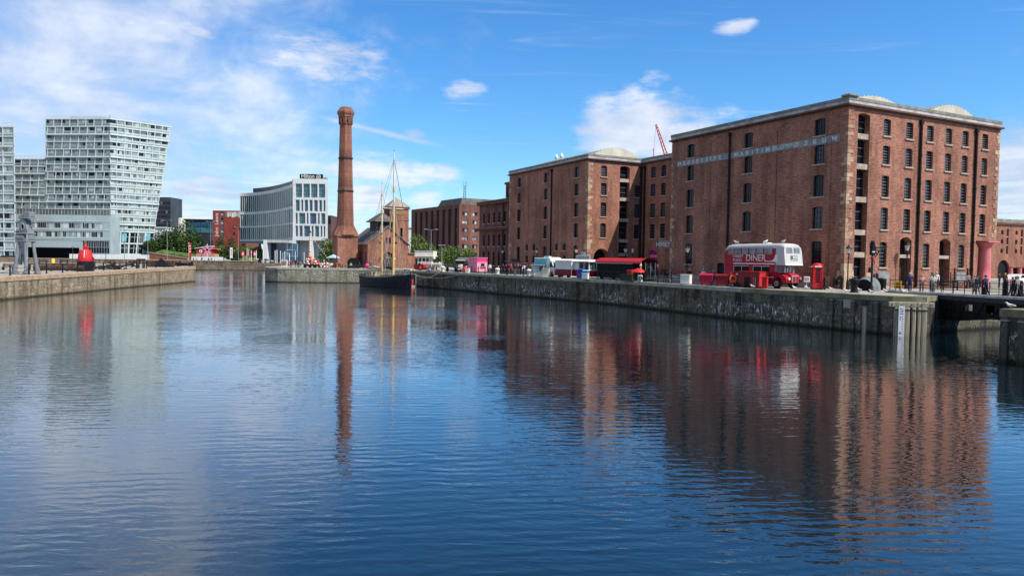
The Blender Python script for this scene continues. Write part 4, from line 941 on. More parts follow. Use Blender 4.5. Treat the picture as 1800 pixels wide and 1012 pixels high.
# ---- red block with vertical lettering
jx0, jx1 = D(374, 400, 362).x, D(431, 400, 362).x; zj = (448.2 - 370.5) / F * 362 + HC
JB = thing('department_store', 'red clad store block with white vertical lettering, left of the hotel', 'store', (0, 0, 0))
mb = MB(); holes = [(jx0 + 4.0, jx0 + 5.3, 8, zj - .5, 0, .3)] + [(jx0 + a, jx0 + a + 1.1, z, z + 1.4, 0, .3) for a, z in ((9.9, 18.4), (9.9, 15.4), (12.6, 20.6), (12.6, 18), (9.4, 11))]
facade(mb, lambda a, z, d: (a, 362 + d, z), jx0, jx1, 2.9, zj, holes, 'john_red', .3); mb.box(jx0, jx1, 362.35, 385, 2.9, zj, 'john_red'); mb.build('wall', JB)
for h in holes:
    mb = MB(); n_ = max(1, int((h[3] - h[2]) / 2)); mb.box(h[0], h[1], 362.25, 362.3, h[2], h[3], 'pane_grey')
    for k in range(n_): zz = h[2] + (h[3] - h[2]) * k / n_; mb.box(h[0] + .05, h[1] - .05, 362.2, 362.25, zz + .2, zz + 1.0, rnd.choice(('pane_teal', 'pane_pale', 'pane_dark')))
    mb.build('window', JB)
for w_, dz_ in (('John', 12.8), ('Lewis', 7.0)): text('lettering', w_, 2.5, 'white_paint', JB, (jx0 + 3.2, 361.95, zj - dz_), (math.pi / 2, -math.pi / 2, 0), .03)
mb = MB()
for k in range(9): x = jx0 + 6.2 + k * 1.05; mb.box(x, x + .9, 361.9, 362, zj - 3.4 + .3 * (k % 3), zj - .6 - .2 * (k % 2), rnd.choice(('white_clad', 'grey_pale', 'sandstone_red')))
mb.build('mosaic_panels', JB)
# ---- glass fronted store behind the trees
gx0, gx1 = D(326, 400, 385).x, D(374, 400, 385).x; zgb = (447.7 - 388) / F * 385 + HC
GB = thing('glass_store', 'dark glass fronted store with stripes of pale teal panels, behind the trees', 'store', (0, 0, 0))
mb = MB(); mb.box(gx0, gx1 - .5, 385, 405, 2.9, zgb, 'dark_clad'); mb.box(gx0 - .6, gx1 - .3, 384.4, 405, zgb, zgb + .7, 'iron_dark'); mb.build('wall', GB)
mb = MB()
for k in range(9):
    for j in range(2): x = gx0 + (gx1 - gx0) * k / 9; mb.box(x + .08, x + (gx1 - gx0) / 9 - .08, 384.8, 384.95, zgb - 6.4 + 3 * j, zgb - 3.7 + 3 * j, 'pane_blue' if j else 'pane_teal')
mb.build('glazing', GB)
mb = MB()
for k in range(5): mb.box(gx1 - 7.4, gx1 - .9, 384.6, 384.8, 5.0 + k * 1.15, 5.6 + k * 1.15, 'blue_pale')
mb.box(gx1 - 7.4, gx1 - .6, 384.7, 384.9, 3.2, 10.6, 'panel_blue'); mb.build('panel_stripes', GB)
# ---- dark tower and cream offices far left
dx0, dx1 = D(272, 400, 430).x, D(300, 400, 430).x; zd = (446.5 - 347) / F * 430 + HC
DT = thing('office_tower', 'dark clad office tower with a grid of small windows behind the leaning block', 'office tower', (0, 0, 0))
mb = MB(); mb.box(dx0 - 6, dx1, 430, 445, 2.9, zd, 'dark_clad'); mb.build('wall', DT)
mb = MB()
for j in range(12):
    for k in range(7): x = dx0 - 1 + k * 1.5; mb.box(x, x + 1.1, 429.9, 430, 6 + j * 2.6, 7.6 + j * 2.6, 'pane_grey' if (j * k) % 4 == 1 else 'pane_dark')
mb.build('window_grid', DT)
CB = thing('office_building', 'cream stepped offices far behind the dark green trees', 'office building', (0, 0, 0))
c0 = D(300, 400, 440).x; mb = MB(); mb.box(c0 - 1, c0 + 6, 440, 452, 2.9, (447 - 383) / F * 440 + HC, 'cream_pale'); mb.box(c0 + 6, c0 + 13, 441, 452, 2.9, (447 - 389) / F * 440 + HC, 'cream'); mb.build('wall', CB)
mb = MB()
for j in range(4):
    for k in range(4): mb.box(c0 + .2 + k * 1.6, c0 + 1.1 + k * 1.6, 439.9, 440, 12 + j * 3, 13.4 + j * 3, 'pane_grey')
mb.build('window_grid', CB)
mb = MB(); 
for k in range(7): mb.box(c0 + 4 + k * 1.0, c0 + 4.5 + k * 1.0, 442, 443, (447 - 388) / F * 440 + HC, (447 - 384) / F * 440 + HC, 'grey_pale')
mb.build('roof_vents', CB)
WB = thing('low_building', 'low white hall half hidden by the dark trees', 'hall', (0, 0, 0))
c1 = D(262, 400, 400).x; mb = MB(); mb.box(c1, c1 + 9, 400, 410, 2.9, (446.3 - 402) / F * 400 + HC, 'white_clad', .1); mb.build('wall', WB)
mb = MB(); mb.box(c1 - .3, c1 + 9.3, 399.6, 410.4, (446.3 - 402) / F * 400 + HC + .01, (446.3 - 399) / F * 400 + HC, 'panel_pale', .3); mb.build('roof', WB)
# ---- buildings between hotel and chimney
for (u0, u1, v, y, lab, mt) in ((574, 582, 380, 330, 'narrow red brown brick block between hotel and chimney', 'brick_brown'), (578, 594, 387, 350, 'grey flat topped block with dark windows left of the chimney', 'grey_clad')):
    a, b_ = D(u0, 420, y).x, D(u1, 420, y).x; z = (450.5 - v) / F * y + HC; o = thing('brick_block', lab, 'building', (0, 0, 0))
    mb = MB(); mb.box(a, b_, y, y + 14, 2.9, z, mt); mb.box(a - .2, b_ + .2, y - .2, y + 14, z, z + .4, 'coping'); mb.build('wall', o); mb = MB()
    for k in range(4): mb.box(lerp(a, b_, .1 + .22 * k), lerp(a, b_, .24 + .22 * k), y - .1, y, z - 3.4, z - .8, 'pane_dark'); mb.box(lerp(a, b_, .1 + .22 * k), lerp(a, b_, .24 + .22 * k), y - .1, y, z - 7, z - 5, 'pane_grey')
    mb.build('window_row', o)
# ---- brown brick headquarters right of the pump house
PH = thing('office_building', 'brown brick headquarters of seven storeys with slit windows and an aerial on its roof', 'office building', (0, 0, 0))
pc = D(807, 420, 225); pc.z = 0; zq_ = 22.2; pl_ = Vector((-35.3, 255, 0)) - pc; Ll = pl_.length; pl_.normalize(); pr_ = Vector((.85, .53, 0)).normalized()
mb = MB(); holes = []
for k in range(8):
    for j in range(7): holes.append((1.5 + k * (Ll - 2) / 8 + .5, 1.5 + k * (Ll - 2) / 8 + 1.5, 3.6 + j * 2.55, 5.0 + j * 2.55, 0, .25))
slots = [(1.2 + k * (Ll - 2) / 8 + .2, 1.2 + k * (Ll - 2) / 8 + 2.0, 3.2, 21.0, 0, .8) for k in range(8)]
Pl = lambda a, z, d: (pc.x + pl_.x * a + pl_.y * d, pc.y + pl_.y * a - pl_.x * d, z)
facade(mb, Pl, 0, Ll, 2.9, zq_, slots, 'brick_brown', .8)
for s_ in slots: mb.face([Pl(s_[0], 3.2, .8), Pl(s_[1], 3.2, .8), Pl(s_[1], 21, .8), Pl(s_[0], 21, .8)], 'brick_brown')
hr = []
for j in range(7):
    for a, b_ in ((1.0, 3.0), (4.6, 6.3), (8.0, 13.5)): hr.append((a, b_, 3.8 + j * 2.5, 4.9 + j * 2.5, 0, .3))
Pr = lambda a, z, d: (pc.x + pr_.x * a - pr_.y * d, pc.y + pr_.y * a + pr_.x * d, z)
facade(mb, Pr, 0, 16, 2.9, zq_, hr, 'brick_orange' if False else 'brick_dark', .3)  # sun-facing side in lighter brick: the sunlight is put into the colour
q = [pc, pc + pr_ * 16, pc + pr_ * 16 + pl_ * Ll, pc + pl_ * Ll]
mb.face([v3(p, zq_) for p in q], 'coping'); mb.face([v3(q[2], 2.9), v3(q[3], 2.9), v3(q[3], zq_), v3(q[2], zq_)], 'brick_brown'); mb.face([v3(q[1], 2.9), v3(q[2], 2.9), v3(q[2], zq_), v3(q[1], zq_)], 'brick_brown')
mb.build('wall', PH)
rnd = random.Random(6)
for s_ in slots:
    for j in range(7):
        mb = MB(); z = 3.7 + j * 2.5; m_ = 'pane_pale' if rnd.random() < .22 and j > 2 else 'pane_dark'
        mb.face([Pl(s_[0] + .25, z, .76), Pl(s_[1] - .25, z, .76), Pl(s_[1] - .25, z + 1.2, .76), Pl(s_[0] + .25, z + 1.2, .76)], m_); mb.build('window', PH)
for h in hr:
    mb = MB(); n_ = max(2, int((h[1] - h[0]) / .9))
    for k in range(n_):
        a, b_ = lerp(h[0], h[1], k / n_) + .04, lerp(h[0], h[1], (k + 1) / n_) - .04; mb.face([Pr(a, h[2], .28), Pr(b_, h[2], .28), Pr(b_, h[3], .28), Pr(a, h[3], .28)], 'pane_dark' if rnd.random() < .5 else rnd.choice(('pane_pale', 'pane_mid')))
    mb.build('window_band', PH)
mb = MB(); a_, b_ = pc + pr_ * 1 + pl_ * 1.5, pc + pr_ * 15 + pl_ * 16
base_ = [pc + pr_ * 1 + pl_ * 1, pc + pr_ * 15 + pl_ * 1, pc + pr_ * 15 + pl_ * 17, pc + pr_ * 1 + pl_ * 17]; cen = sum(base_, Vector()) / 4; topq = [cen + (p - cen) * .88 for p in base_]
for i in range(4): j = (i + 1) % 4; mb.face([v3(base_[i], zq_), v3(base_[j], zq_), v3(topq[j], zq_ + 2.1), v3(topq[i], zq_ + 2.1)], 'slate')
mb.face([v3(p, zq_ + 2.1) for p in topq], 'grey_mid'); mb.build('roof', PH)
mb = MB(); ax = D(817, 340, 232)
for dx, dy in ((-.4, -.4), (.4, -.4), (.4, .4), (-.4, .4)): mb.tube([(ax.x + dx, ax.y + dy, zq_ + 2), (ax.x + dx * .6, ax.y + dy * .6, zq_ + 6)], .06, 'iron_dark', 5)
for k in range(5):
    z = zq_ + 2.3 + k * .8; mb.tube([(ax.x - .4, ax.y - .4, z), (ax.x + .4, ax.y + .4, z + .8)], .04, 'iron_dark', 4); mb.tube([(ax.x + .4, ax.y - .4, z), (ax.x - .4, ax.y + .4, z + .8)], .04, 'iron_dark', 4)
for dx in (-.5, .1, .5): mb.tube([(ax.x + dx, ax.y, zq_ + 6), (ax.x + dx, ax.y, zq_ + 7.6)], .04, 'iron_dark', 4)
mb.build('aerial_mast', PH)
# ---- cream block glimpsed between pump house and headquarters
o = thing('low_building', 'pale cream block glimpsed between the pump house tower and the brown headquarters', 'building', (0, 0, 0))
a = D(714, 410, 290); mb = MB(); mb.box(a.x, a.x + 4, 290, 300, 2.9, 17, 'cream_pale'); mb.build('wall', o); mb = MB(); mb.box(a.x - .2, a.x + 4.2, 289.8, 300, 17, 17.4, 'grey_mid'); mb.build('roof', o)
# ---- red crane boom rising behind the warehouse
cb = D(1170, 270, 210); ct = D(1153, 219, 210)
CR = thing('tower_crane', 'red lattice crane jib rising behind the warehouse roofs', 'crane', (0, 0, 0))
mb = MB(); d_ = (ct - cb).normalized(); b0 = cb - d_ * 6; nrm = d_.cross(Vector((0, 1, 0))).normalized()
for s_ in (-1, 1):
    for dy in (-.45, .45): mb.tube([b0 + nrm * s_ * .55 + Vector((0, dy, 0)), ct + nrm * s_ * .16 + Vector((0, dy * .3, 0))], .09, 'red_bright', 5)
for k in range(13):
    p, q = b0.lerp(ct, k / 13), b0.lerp(ct, (k + 1) / 13); f1 = 1 - .7 * k / 13
    mb.tube([p + nrm * .55 * f1 + Vector((0, -.45, 0)), q - nrm * .55 * f1 + Vector((0, -.45, 0))], .06, 'red_bright', 4)
mb.build('jib', CR)
mb = MB()
for dx, dy in ((-.8, -.8), (.8, -.8), (.8, .8), (-.8, .8)): mb.tube([(b0.x + dx, b0.y + dy, 2.9), (b0.x + dx, b0.y + dy, b0.z)], .12, 'red_bright', 5)
for k in range(8): z = 3 + (b0.z - 3) * k / 8; mb.tube([(b0.x - .8, b0.y - .8, z), (b0.x + .8, b0.y - .8, z + 3)], .08, 'red_bright', 4)
mb.build('mast', CR)
mb = MB(); mb.tube([b0 + Vector((0, 0, 0)), b0 + Vector((-5.5, 0, 4))], .15, 'red_bright', 5); mb.tube([b0 + Vector((-5.5, 0, 4)), ct], .03, 'iron_dark', 4); mb.tube([b0 + Vector((-5.3, 0, 3)), b0 + Vector((-5.5, 0, 7))], .12, 'red_bright', 5); mb.build('counter_jib', CR)

# ================================================================= PUMP HOUSE AND CHIMNEY (on the island)
PU = thing('pump_house', 'red brick pump house with gabled slate roof, louvred ridge lantern and square corner tower', 'pub building', (0, 0, 0))
gcx = QY(646, 168.0); gcx.z = ZQ
# local frame: x along ER, y along EL, origin at the left front corner of the gable
PU.location = gcx; PU.rotation_euler = (0, 0, TH)
GWd, ze, zr_ = 9.6, 5.7, 9.6; LEN = 17
mb = MB()
holes = [(3.6, 6.2, .1, 3.7, 1.3, .4), (4.25, 4.8, 5.0, 7.1, .27, .3), (5.0, 5.55, 5.0, 7.1, .27, .3), (2.7, 3.3, 4.6, 6.0, 0, .3), (6.5, 7.1, 4.6, 6.0, 0, .3)]
facade(mb, PR(0), 0, GWd, 0, ze, [h for h in holes if h[3] < ze + .01] , 'brick_orange', .35)
facade(mb, PR(0), 2.2, 7.4, ze, 7.5, [(4.25, 4.8, ze, 7.1, .27, .3), (5.0, 5.55, ze, 7.1, .27, .3), (2.7, 3.3, ze, 6.0, 0, .3), (6.5, 7.1, ze, 6.0, 0, .3)], 'brick_orange', .3)
mb.face([(0, 0, ze), (2.2, 0, ze), (2.2, 0, ze + (zr_ - ze) * 2.2 / 4.8)], 'brick_orange'); mb.face([(7.4, 0, ze), (9.6, 0, ze), (7.4, 0, ze + (zr_ - ze) * 2.2 / 4.8)], 'brick_orange')
mb.face([(2.2, 0, 7.4875), (7.4, 0, 7.4875), (4.8, 0, zr_)], 'brick_orange')
sh = [(1.4 + 2.2 * k, 2.5 + 2.2 * k, .6, 3.8, .3) for k in range(6)]
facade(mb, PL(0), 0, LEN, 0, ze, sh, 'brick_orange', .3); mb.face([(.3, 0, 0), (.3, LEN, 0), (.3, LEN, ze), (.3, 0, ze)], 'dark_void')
mb.face([(GWd, 0, 0), (GWd, LEN, 0), (GWd, LEN, ze), (GWd, 0, ze)], 'brick_orange'); mb.face([(0, LEN, 0), (GWd, LEN, 0), (GWd, LEN, ze), (GWd / 2, LEN, zr_), (0, LEN, ze)], 'brick_orange')
mb.face([(2, .36, 0), (8, .36, 0), (8, .36, 7.2), (2, .36, 7.2)], 'pane_dark'); mb.build('wall', PU)
mb = MB()
for sgn in (0, 1):
    xe, xr = (-.45, GWd / 2) if sgn == 0 else (GWd + .45, GWd / 2)
    zz = ze - .35; mb.face([(xe, -.35, zz), (xr, -.35, zr_ + .05), (xr, LEN, zr_ + .05), (xe, LEN, zz)], 'slate'); mb.face([(xe, -.35, zz + .16), (xr, -.35, zr_ + .22), (xr, LEN, zr_ + .22), (xe, LEN, zz + .16)], 'slate')
    mb.face([(xe, -.35, zz), (xr, -.35, zr_ + .05), (xr, -.35, zr_ + .22), (xe, -.35, zz + .16)], 'slate_pale'); mb.face([(xe, -.35, zz), (xe, LEN, zz), (xe, LEN, zz + .16), (xe, -.35, zz + .16)], 'slate_pale')
mb.build('roof', PU)
mb = MB(); mb.box(3.0, 6.6, 2.4, 8.6, 8.6, 11.0, 'iron_black'); mb.box(2.9, 6.7, 2.3, 8.7, 8.2, 8.6, 'slate_pale')
hp = [(2.2, 1.6), (7.4, 1.6), (7.4, 9.4), (2.2, 9.4)]
for i in range(4): a, b_ = hp[i], hp[(i + 1) % 4]; rdg = [(4.8, 4.2, 13.0), (4.8, 6.8, 13.0)]; t_ = [(a[0], a[1], 11.0), (b_[0], b_[1], 11.0)] + ([rdg[0]] if i == 0 else [rdg[1], rdg[0]] if i == 1 else [rdg[1]] if i == 2 else [rdg[0], rdg[1]]); mb.face(t_, 'slate')
mb.box(2.2, 7.4, 1.6, 9.4, 10.85, 10.99, 'slate_pale'); 
for k in range(6): mb.box(2.96, 3.0, 2.5, 8.5, 8.8 + k * .36, 8.95 + k * .36, 'iron_dark'); mb.box(3.1, 6.5, 2.36, 2.4, 8.8 + k * .36, 8.95 + k * .36, 'iron_dark')
mb.build('roof_lantern', PU)
mb = MB(); mb.face([(x + 3.6, .33, z + .1) for x, _, z in opening(2.6, 3.6, 1.3, 0)], 'pane_dark')
for k in range(7): a = math.pi * k / 6; mb.tube([(4.9, .30, 2.4), (4.9 + 1.2 * math.cos(a), .30, 2.4 + 1.2 * math.sin(a))], .04, 'timber', 4)
for k in range(5): mb.box(3.7 + .5 * k, 3.76 + .5 * k, .27, .33, .1, 2.4, 'timber')
mb.torus((4.9, -.02, 2.4), 1.5, .14, 'y', 'sandstone_red', 20, 4) if False else None
mb.build('arched_window', PU)
for x in (3.0, 6.4):
    mb = MB(); mb.box(x - .15, x + .15, -.5, 0, 2.4, 2.5, 'iron_black'); mb.lathe([(.05, 1.9), (.16, 2.3), (.05, 2.45)], 'lamp_glass', 8, (x, -.45)); mb.build('wall_lantern', PU)
# tower
tx0, tx1, ty0, ty1, tz = 6.3, 11.0, 3.4, 8.1, 14.0
mb = MB()
facade(mb, PR(ty0), tx0, tx1, 0, tz, [(tx0 + 2.6, tx0 + 3.2, 7.0, 9.6, .2, .3)], 'brick_orange', .3); facade(mb, PL(tx0), ty0, ty1, 0, tz, [], 'brick_dark')  # left face in darker brick: its shade is put into the colour
mb.box(tx1 - .3, tx1, ty0 + .01, ty1, 0, tz, 'brick_orange'); mb.box(tx0 + .05, tx1 - .3, ty1 - .3, ty1, 0, tz, 'brick_orange'); mb.face([(tx0, ty0 + .32, 6), (tx1, ty0 + .32, 6), (tx1, ty0 + .32, 10), (tx0, ty0 + .32, 10)], 'pane_dark')
mb.box(tx0 - .12, tx1 + .12, ty0 - .12, ty1 + .12, 11.4, 11.6, 'sandstone_red'); mb.box(tx0 - .2, tx1 + .2, ty0 - .2, ty1 + .2, tz, tz + .5, 'brick_dark')
ap = ((tx0 + tx1) / 2, (ty0 + ty1) / 2, tz + 3.0); cq = [(tx0 - .3, ty0 - .3), (tx1 + .3, ty0 - .3), (tx1 + .3, ty1 + .3), (tx0 - .3, ty1 + .3)]
for i in range(4): a, b_ = cq[i], cq[(i + 1) % 4]; mb.face([(*a, tz + .5), (*b_, tz + .5), ap], 'slate_pale')
tw_ = mb.build('tower', PU)
o = text('lettering', 'PUMPHOUSE', .86, 'gold', tw_, (tx0 + .12, ty0 - .1, 12.5), (math.pi / 2, 0, 0), .04, sx=.76)
mb = MB(); mb.box(9.6, 13.6, 1.2, 6, 0, 3.6, 'brick_orange'); mb.face([(9.4, .9, 3.6), (13.9, .9, 3.0), (13.9, 6.3, 3.0), (9.4, 6.3, 3.6)], 'slate'); mb.box(12.0, 12.9, 1.12, 1.2, .2, 2.4, 'iron_black'); mb.build('annex', PU)
# chimney on its tall square base
cpt = QY(606.5, 172.0); CH = thing('chimney', 'tall tapering red brick chimney with corbelled crown on a square base', 'chimney', cpt, TH)
zch = HC + (451.4 - 192) / F * 172 - ZQ
mb = MB(); hb = 2.35
mb.box(-hb, hb, -hb, hb, 0, 7.0, 'brick_orange'); mb.box(-hb - .12, hb + .12, -hb - .12, hb + .12, 0, .7, 'sandstone_red'); mb.box(-hb - .10, hb + .10, -hb - .10, hb + .10, 7.0, 7.25, 'brick_chimney'); mb.box(-hb - .24, hb + .24, -hb - .24, hb + .24, 7.25, 7.55, 'sandstone_red')
mb.build('base', CH)
mb = MB(); r8 = math.pi / 8; 
mb.lathe([(hb * 1.36, 7.55), (2.15, 9.6), (2.06, 9.8)], 'brick_chimney', 8, smooth=False, rot=r8); mb.box(-hb * .93, hb * .93, -hb * .93, hb * .93, 7.55, 8.0, 'sandstone_red'); mb.build('broach', CH)
sec = [(1.98, 9.8), (1.80, 16), (1.64, 22), (1.48, 28), (1.36, 33.0)]
mb = MB(); mb.lathe(sec, 'brick_chimney', 8, smooth=False, rot=r8); mb.build('shaft', CH)
mb = MB()
for r_, z in ((1.76, 17.6), (1.56, 25.2)): mb.lathe([(r_ + .10, z), (r_ + .16, z + .08), (r_ + .16, z + .3), (r_ + .08, z + .4)], 'iron_dark', 8, smooth=False, rot=r8)
mb.build('iron_band', CH)
top_ = zch
mb = MB(); mb.lathe([(1.38, 33.0), (1.5, 33.2), (1.43, 33.4), (1.42, 34.2), (1.62, 34.8), (1.72, 34.9), (1.74, 35.2), (1.98, 35.7), (2.0, 36.1), (1.42, 37.0), (1.32, 37.1), (1.28, top_ - 1.2), (1.38, top_ - 1.0), (1.38, top_ - .7), (1.22, top_ - .4), (1.16, top_)], 'brick_chimney', 8, smooth=False, rot=r8)
for k in range(8):
    a = 2 * math.pi * k / 8; c_, s_ = math.cos(a), math.sin(a); T = Matrix.Rotation(a, 4, 'Z'); mb.box(1.22, 1.37, -.2, .2, 33.5, 34.15, 'dark_void', T=T)
    for q in (-.36, .36): mb.box(1.22, 1.56, q - .14, q + .14, 33.3, 34.7, 'brick_chimney', T=T)
mb.build('crown', CH)
# ================================================================= PEOPLE
def skin_mesh(name, J, bones, sub=1):
    """J: joint -> (x,y,z,r); bones: chains of joints with a region index; one continuous skinned surface"""
    names = list(J); ix = {k: i for i, k in enumerate(names)}; ed = []; seg = []
    for chain, reg in bones:
        for a, b_ in zip(chain, chain[1:]): ed.append((ix[a], ix[b_])); seg.append((Vector(J[a][:3]), Vector(J[b_][:3]), reg))
    me = bpy.data.meshes.new(name); me.from_pydata([J[k][:3] for k in names], ed, [])
    o = bpy.data.objects.new(name, me); COL.objects.link(o)
    o.modifiers.new('skin', 'SKIN'); sm = o.modifiers.new('sub', 'SUBSURF'); sm.levels = sub; sm.render_levels = sub
    sv = me.skin_vertices[0].data
    for i, k in enumerate(names): r = J[k][3]; sv[i].radius = (r, r) if not isinstance(r, tuple) else r; sv[i].use_root = (i == 0)
    dg = bpy.context.evaluated_depsgraph_get(); out = bpy.data.meshes.new_from_object(o.evaluated_get(dg)); bpy.data.objects.remove(o)
    def dist(p, a, b_): d = b_ - a; t = max(0, min(1, (p - a).dot(d) / max(d.length_squared, 1e-9))); return (p - a - d * t).length
    for p in out.polygons:
        c = p.center; p.material_index = min(seg, key=lambda s_: dist(c, s_[0], s_[1]))[2]; p.use_smooth = True
    return out
def person_mesh(pose):
    J = dict(pelvis=(0, 0, .96, .145), waist=(0, 0, 1.10, .135), chest=(.01, 0, 1.30, .155), neck0=(0, 0, 1.47, .075), neck=(.01, 0, 1.53, .055), head=(.025, 0, 1.62, .095), top=(.015, 0, 1.71, .075), nose=(.125, 0, 1.605, .016))
    legs = dict(stand=[((0, .09, .90), (.01, .10, .50), (-.02, .10, .09), (.13, .12, .035))] * 2,
                walk=[((0, .09, .90), (.16, .10, .52), (.22, .10, .10), (.36, .11, .05)), ((0, .09, .90), (-.06, .10, .50), (-.30, .10, .14), (-.20, .11, .04))],
                sit=[((.02, .10, .50), (.44, .12, .52), (.42, .12, .09), (.56, .13, .035))] * 2)
    key = 'sit' if pose == 'sit' else 'walk' if pose == 'walk' else 'stand'
    dz = -.44 if pose == 'sit' else 0
    lean = .30 if pose == 'lean' else .06 if pose in ('walk', 'sit') else 0
    for k in J:
        x, y, z, r = J[k]; h_ = max(0, z - .96); J[k] = (x + lean * h_ * 1.1, y, z + dz - lean * h_ * .25, r)
    bones = [(['pelvis', 'waist', 'chest', 'neck0'], 0), (['neck0', 'neck', 'head', 'top'], 2), (['head', 'nose'], 2)]
    for s_, n_ in ((1, 'l'), (-1, 'r')):
        hp_, kn, an, to = legs[key][0 if s_ > 0 else 1]
        for k, p, r in (('hip', hp_, .092), ('knee', kn, .062), ('ankle', an, .045), ('toe', to, .038)): J[k + n_] = (p[0], p[1] * s_, p[2], r)
        bones += [(['pelvis', 'hip' + n_, 'knee' + n_, 'ankle' + n_], 1), (['ankle' + n_, 'toe' + n_], 3)]
        sx = J['chest'][0]; sz = J['chest'][2] + .12
        arm = dict(stand=((0, .235, -.27), (.05, .245, -.52)), walk=((-.10 * s_, .24, -.26), (.04 + -.12 * s_, .235, -.50)), sit=((.05, .25, -.26), (.28, .20, -.34)), lean=((.12, .25, -.24), (.36, .2, -.30)), hold=((.02, .24, -.27), (.25, .13, -.20)))[pose]
        J['sh' + n_] = (sx, .185 * s_, sz, .068); e_, w_ = arm
        J['el' + n_] = (sx + e_[0], e_[1] * s_, sz + e_[2], .047); J['wr' + n_] = (sx + w_[0], w_[1] * s_, sz + w_[2], .032)
        d = (Vector(J['wr' + n_][:3]) - Vector(J['el' + n_][:3])).normalized(); wv = Vector(J['wr' + n_][:3]); pm = wv + d * .07; J['palm' + n_] = (*pm, .034)
        bones += [(['chest', 'sh' + n_, 'el' + n_, 'wr' + n_], 0), (['wr' + n_, 'palm' + n_], 2)]
        fw = Vector((1, 0, 0)); fw = (fw - d * fw.dot(d)).normalized()
        for q, L in enumerate((.068, .078, .072, .055)):
            b0 = pm + d * .03 + fw * (.027 - .018 * q); J[f'f{q}{n_}'] = (*(b0 + d * L * .5), .0095); J[f'g{q}{n_}'] = (*(b0 + d * L * .9 + Vector((0, -s_ * .018, 0))), .008)
            bones.append(([f'palm{n_}', f'f{q}{n_}', f'g{q}{n_}'], 2))
        J['th' + n_] = (*(wv + d * .03 + fw * .045), .011); J['tt' + n_] = (*(wv + d * .075 + fw * .058), .009); bones.append((['palm' + n_, 'th' + n_, 'tt' + n_], 2))
        J['ear' + n_] = (J['head'][0] - .01, .092 * s_, J['head'][2] - .01, .018); bones.append((['head', 'ear' + n_], 2))
    me = skin_mesh('person', J, bones); return me, Vector(J['head'][:3])
PM_ = {}; HAIR = {}
def hair_mesh(style):
    mb = MB(); mb.ball((-.015, 0, .045), .108, 'hair_dark', 10, 7, (1.05, 1, .82))
    if style == 'long': mb.ball((-.06, 0, -.06), .10, 'hair_dark', 10, 7, (.65, .95, 1.5))
    if style == 'hat': mb.lathe([(.18, .06), (.18, .075), (.105, .08), (.10, .16), (.06, .175)], 'hair_dark', 12)
    o = mb.build('hair'); me = o.data; bpy.data.objects.remove(o); return me
def person(loc, head, pose, topc, legc, label, hair='hair_dark', style='short', group=None, sc=1.0):
    if pose not in PM_:
        PM_[pose] = person_mesh(pose)
        for k in ('cloth_black', 'cloth_navy', 'skin', 'shoe'): PM_[pose][0].materials.append(MATS[k])
    me, hd = PM_[pose]; o = bpy.data.objects.new('person', me); COL.objects.link(o); o.location = loc; o.rotation_euler = (0, 0, head); o.scale = (sc,) * 3
    for i, k in enumerate(('cloth_' + topc, 'cloth_' + legc, 'skin', 'shoe')): o.material_slots[i].link = 'OBJECT'; o.material_slots[i].material = MATS[k]
    if style not in HAIR: HAIR[style] = hair_mesh(style)
    h_ = bpy.data.objects.new('hat' if style == 'hat' else 'hair', HAIR[style]); COL.objects.link(h_); h_.parent = o; h_.location = hd; h_.material_slots[0].link = 'OBJECT'; h_.material_slots[0].material = MATS[hair]
    tag(o, label, 'person', group); return o
def gull(loc, head, label, group='herring gulls resting around the dock'):
    g = thing('gull', label, 'gull', loc, head, group)
    if not GUL:
        mb = MB(); mb.tube([(-.30, 0, .17), (-.2, 0, .18), (-.06, 0, .20), (.06, 0, .22), (.13, 0, .27), (.16, 0, .33), (.20, 0, .355), (.245, 0, .35)], [.012, .035, .085, .09, .06, .042, .045, .018], 'white_paint', 10); b0 = mb.build('body', g)
        mb = MB(); mb.ball((-.08, .07, .215), .05, 'grey_pale', 8, 6, (3.4, .6, 1.0)); mb.ball((-.08, -.07, .215), .05, 'grey_pale', 8, 6, (3.4, .6, 1.0)); b1 = mb.build('wings', g)
        mb = MB(); mb.tube([(.24, 0, .352), (.31, 0, .34)], [.012, .005], 'yellow', 6); b2 = mb.build('beak', g)
        mb = MB(); mb.tube([(0, .03, .15), (.01, .03, 0)], .008, 'orange', 5); mb.tube([(0, -.03, .15), (.01, -.03, 0)], .008, 'orange', 5); b3 = mb.build('legs', g); GUL.extend((b0, b1, b2, b3))
    else:
        for b_ in GUL: c = b_.copy(); COL.objects.link(c); c.parent = g
    return g
GUL = []
# ================================================================= DOUBLE DECKER DINER
QR = (0, 0, RQ)
BUS = thing('double_decker_bus', 'red and white half cab double decker bus lettered as a street food diner', 'bus', SW(8.95, -7.3), RQ)
BW, BL = 2.4, 8.35
def bus_ring(x, zt, ins, rake):
    # near side is y=0; section from the skirt up over the roof and down again
    p = [(0, 0, 2.28), (0, 0, 3.28), (.02, .02, zt - .5), (.06, .08, zt - .22), (.10, .22, zt - .07), (.12, .5, zt), (.12, BW / 2, zt + .02)]
    half = [(x - rake * max(0, (z - 2.28)) / 2.1, y + ins * (0 if z < 3.9 else (z - 3.9) / .5), z) for _, y, z in p]
    return half + [(a, BW - y, z) for a, y, z in half[-2::-1]]
mb = MB(); st = [(0, 4.02, .10, -.12), (.10, 4.16, .04, -.08), (.35, 4.30, 0, -.03), (.8, 4.37, 0, 0), (3, 4.40, 0, 0), (7.0, 4.40, 0, 0), (7.6, 4.37, 0, .10), (8.0, 4.30, .03, .22), (8.2, 4.18, .08, .30)]
rings = [bus_ring(*s_) for s_ in st]
